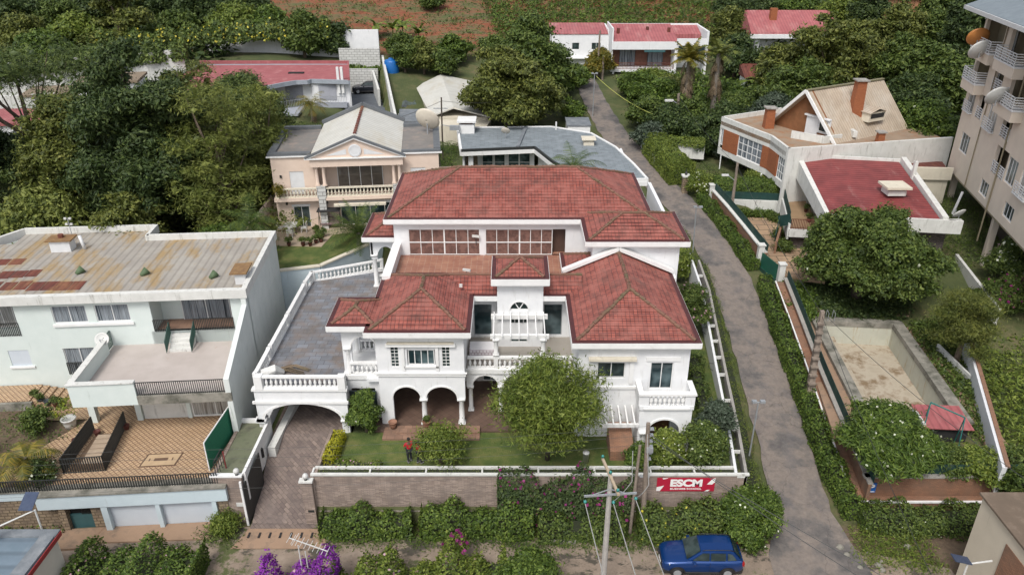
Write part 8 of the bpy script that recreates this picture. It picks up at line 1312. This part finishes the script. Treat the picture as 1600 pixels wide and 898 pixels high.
# upper left thicket
UL = 'trees of the upper western thicket'; rr_ = random.Random(5)
for i, (px, py, w_, h_, m, shp, lb) in enumerate(((182, 22, 12, 11, L_OLIVE, 'layer', 'big tiered conifer at the top of the thicket'), (20, 15, 14, 9, L_DARK, 'wild', 'dark tree in the top western corner'), (95, 30, 9, 7, L_MID, 'round', 'mid-green tree left of the tiered conifer'), (300, 15, 12, 7, L_DARK, 'wild', 'dark tree right of the tiered conifer'), (275, 45, 9, 5, L_MID, 'round', 'low mid-green tree above the yellow-flowered hedge'), (365, 35, 9, 6, L_LIGHT, 'round', 'light green tree above the yellow-flowered hedge'), (420, 38, 6.5, 6, L_HEDGE, 'round', 'round tree above the end of the white retaining wall'), (472, 50, 6.5, 7, L_MID, 'round', 'dense round tree left of the bananas'), (520, 60, 5.5, 5, L_DARK, 'wild', 'dark tree hanging over the white retaining wall'), (35, 62, 9, 7, L_OLIVE, 'round', 'olive tree above the long pale garden wall'), (122, 55, 9, 6, L_LIGHT, 'round', 'bright bush over the mossy white wall'), (70, 88, 9, 6, L_HEDGE, 'round', 'mid-green tree at the western edge above the wall'), (150, 2, 12, 7, L_DARK, 'wild', 'dark tree behind the tiered conifer'), (235, 0, 12, 7, L_DARK, 'wild', 'dark tree further behind on the upper slope'), (352, 5, 9, 6, L_MID, 'round', 'tree at the western end of the red slope'), (398, 12, 6, 4, L_DARK, 'round', 'dark bush at the edge of the red earth'))): T('thicket_tree', lb, 'tree', px, py, w_, h_, .3, shp, 26, 8500, .34, .45, m, 160+i, UL, tw=.6)
hedge('yellow_flowered_hedge', 'overhanging hedge studded with yellow flowers on the white retaining wall', 'hedge', [(-58, 109, 14.2), (-40, 117, 14.6), (-27, 119.2, 14.8)], 3.0, 2.0, 40, .28, L_MID, 180, lump=.3, flow=(520, .20, F_YEL)); hedge('wall_creeper', 'dark creepers hanging over the mossy white wall', 'creeper', [(-66, 97.5, 13.2), (-43, 104.4, 14.2)], 2.6, 1.8, 40, .28, L_MID, 181, lump=.4)
grass('thicket_undergrowth', [(-80, 100), (-45, 108), (-40, 120), (-50, 130), (-56, 160), (-110, 170)], 15000, 2.5, .5, L_DARK, 182, per=8, spread=1.0); grass('wall_ledge_plants', [(-24.8, 113.2), (-19.6, 113.2), (-19.6, 115.8), (-24.8, 115.8)], 2500, 1.2, .2, L_HEDGE, 183, z=10.4)
# middle background
for i, (px, py, w_, h_, m, lb) in enumerate(((632, 92, 4.5, 4.5, L_MID, 'bushy tree right of the blue water tank'), (662, 92, 5, 5, L_OLIVE, 'olive tree above the white ridged roof'), (690, 98, 5, 4.5, L_MID, 'tree at the back corner of the white ridged roof'), (708, 80, 6, 4.5, L_HEDGE, 'bright tree between the bananas and the twin leafy trees'), (625, 72, 4, 4, L_MID, 'low tree by the top of the tall thin wall'), (650, 75, 4, 3, L_LIGHT, 'light bush under the banana clumps'), (676, 4, 4, 3, L_MID, 'lone dark bush standing in the red field'), (768, 70, 4, 2.5, L_MID, 'bush at the foot of the red field'), (1022, 42, 3, 2, L_MID, 'small round bush in the crop field above the red-roofed bungalow'))): T('background_tree', lb, 'tree', px, py, w_, h_*.8, .2, 'wild', 36, 7500, .26, .5, m, 190+i, 'trees behind the white ridged roof', tw=.45)
T('yellow_bush', 'yellow-green bush at the top bend of the lane', 'bush', 938, 96, 5, 4, 0, 'round', 14, 4500, .22, .45, L_YELLOW, 200)
# lane bank between the lane and the orange brick house
for i, (px, py, w_, h_, m, lb) in enumerate(((996, 135, 6, 3.5, L_HEDGE, 'bright bush on the lane bank below the veranda house'), (1038, 150, 8, 4, L_HEDGE, 'wide green bush in the middle of the lane bank'), (1013, 175, 6, 4, L_MID, 'mid-green bush on the lower lane bank'), (1048, 190, 7, 4, L_DARK, 'dark bush above the clipped box hedge'), (1068, 178, 7, 4, L_MID, 'bush at the foot of the skirted palms'), (1023, 122, 7, 3, L_LIGHT, 'light bush under the veranda house'), (1093, 200, 7, 4, L_DARK, 'dark bush behind the white garden wall'), (1133, 190, 6, 4, L_DARK, 'dark bush left of the orange brick house'), (1013, 212, 4, 3, L_GREY, 'silvery low bush at the lane edge'), (1043, 140, 5, 4, L_OLIVE, 'olive bush beside the traveller palm'), (1183, 165, 7, 4, L_MID, 'leafy bush behind the brick chimney'), (1138, 150, 6, 3.5, L_HEDGE, 'bright bush under the banana leaves'))): T('bank_bush', lb, 'bush', px, py, w_, h_, 0, ('wild', 'round')[i % 2], 32, 7000, .21, .5, m, 210+i, 'bushes on the lane bank', tw=.4)
grass('bank_undergrowth', [(15.0, 106), (17.2, 92), (17.8, 88.5), (24, 88), (33, 92), (36, 104), (28, 113), (16, 113)], 14000, 1.5, .24, L_HEDGE, 225, per=8, spread=.6); hedge('dark_hedge', 'dark clipped hedge below the banana plants', 'hedge', [(25, 98, 8.6), (37, 96, 8.6)], 2.4, 2.6, 70, .18, L_MID, 226, lump=.1)
# north-eastern woods
NE = 'trees of the north-eastern slope'
for i, (px, py, w_, h_, m, lb) in enumerate(((1138, 50, 5, 6.5, L_OLIVE, 'rounded olive tree left of the pink-roofed cottage'), (1150, 90, 6, 5, L_DARK, 'dark tree under the pink-roofed cottage'), (1225, 108, 8, 7, L_OLIVE, 'olive tree before the pink-roofed cottage'), (1300, 85, 11, 11, L_OLIVE, 'large olive tree left of the steep tan roof'), (1255, 140, 9, 6, L_MID, 'tree behind the brick chimney of the flat roof'), (1345, 90, 7, 7, L_OLIVE, 'brownish olive tree above the tan roof ridge'), (1400, 112, 6, 7, L_MID, 'tree right of the tan roof chimney'), (1440, 120, 8, 7, L_MID, 'tree before the red brick wall'), (1490, 130, 7, 7, L_MID, 'tree between the brick wall and the apartment block'), (1430, 160, 7, 6, L_DARK, 'dark tree over the rounded frangipani'), (1362, 25, 6, 8, L_DARK, 'very dark rounded tree on the upper slope'), (1310, 20, 7, 6, L_LIGHT, 'light feathery tree on the upper slope behind the cottage'), (1405, 50, 8, 7, L_OLIVE, 'olive tree on the upper slope'), (1455, 55, 6, 6, L_MID, 'tree on the upper slope near the turquoise tarpaulin'), (1512, 40, 6.5, 12, L_DARK, 'tall dark tree next to the apartment roof'), (1420, 8, 9, 6, L_MID, 'tree at the top edge of the slope'), (1245, 8, 8, 4, L_HEDGE, 'bright bush above the pink-red roof'), (1185, 12, 7, 4, L_DARK, 'dark bush behind the pink-red roof'), (1150, 15, 7, 5, L_DARK, 'dark tree at the eastern end of the crop field'), (1480, 15, 8, 7, L_MID, 'upper slope tree near the apartment roof'), (1335, 0, 8, 5, L_MID, 'tree at the upper edge above the dark tree'))): T('slope_tree', lb, 'tree', px, py, w_*1.05, h_*1.1, .2, ('wild', 'wild', 'round')[i % 3], 44, 10000, .29, .45, m, 230+i, NE, tw=.5)
tree('speckled_shrub', 'blue-grey speckled shrub behind the flat roof of the orange brick house', 'shrub', (31.5, 92, 8), 8, 4.5, 0, 'round', 16, 7000, .2, .5, L_GREY, None, 255); grass('slope_undergrowth', [(34, 95), (70, 100), (80, 160), (36, 150), (36, 128), (30, 126), (31, 112)], 14000, 2.0, .4, L_DARK, 256, per=8, spread=.9)
o = MB().hexa([(-2.5, -.8, 0), (2.5, -.5, .2), (2.5, .8, .2), (-2.5, .8, 0), (-2.2, -.6, .8), (2.2, -.4, 1.1), (2.2, .6, 1.0), (-2.2, .6, .9)]).build('turquoise_tarpaulin', plain('turquoise_sheet', (.10, .38, .38), (.05, .24, .25), 2, .7)); o.location = tuple(G(1478, 80)); tag(o, 'turquoise tarpaulin spread behind the iron railings on the upper slope', 'tarpaulin')
t = thing('orange_house', 'orange-walled house glimpsed between trees beside the apartment roof', 'building', (68, 130, 14)); MB().box(-8, 0, -4, 8, 6, 5).build('wall', plain('orange_render', (.45, .22, .12), (.38, .18, .1), 1), t); MB().box(-8.6, -.5, 5, 8.6, 6.5, 5.4).build('roof', OLDWHITE, t); MB().box(-6, -.05, 0, -4.5, 0, 1.8).box(-2.5, -.05, 0, -1, 0, 1.8).build('window', GLASS, t)
# field crops
grass('field_crops', [(-2, 124), (10, 126.5), (36, 125), (37, 150), (-6, 152)], 24000, .9, .30, L_HEDGE, 260, per=5, asp=.3, spread=.4); grass('field_weeds', [(-44, 124), (-2, 124), (-6, 152), (-50, 150)], 5200, .4, .28, L_MID, 261, per=4, asp=.3, spread=.5)
for i, (P, n, h_, z_) in enumerate((([(-21, 81), (-14, 84), (-14.5, 90), (-20, 91), (-30, 92), (-28, 82)], 6000, .5, .14), ([(-13, 76), (-7, 78), (-6, 90), (-12.3, 84.5), (-12.8, 80)], 4500, .5, .14), ([(18.8, 80), (20.5, 75.5), (26, 76), (22.5, 85), (19, 87)], 3500, .25, .10), ([(38, 60), (44, 62), (46, 76), (40, 72)], 4000, .5, .12), ([(-9, 62.5), (-4, 64), (12, 62.5), (12, 67), (-5, 77), (-6, 66)], 5000, .4, .12))): grass('wild_grass', P, n, h_, z_, (L_MID, L_HEDGE)[i % 2], 300+i, asp=.3)
for i, (px, py, w_, lb) in enumerate(((893, 172, 3.6, 'low leafy bush between the twin leafy trees and the lane, by the white hut'), (905, 120, 4, 'leafy bush on the lane edge under the plain white gabled house'), (880, 130, 4.5, 'bush filling the gap right of the taller twin tree'))): T('lane_bush', lb, 'bush', px, py, w_, w_*.7, 0, 'wild', 20, 4500, .2, .5, L_HEDGE, 320+i, 'bushes west of the lane', tw=.35)
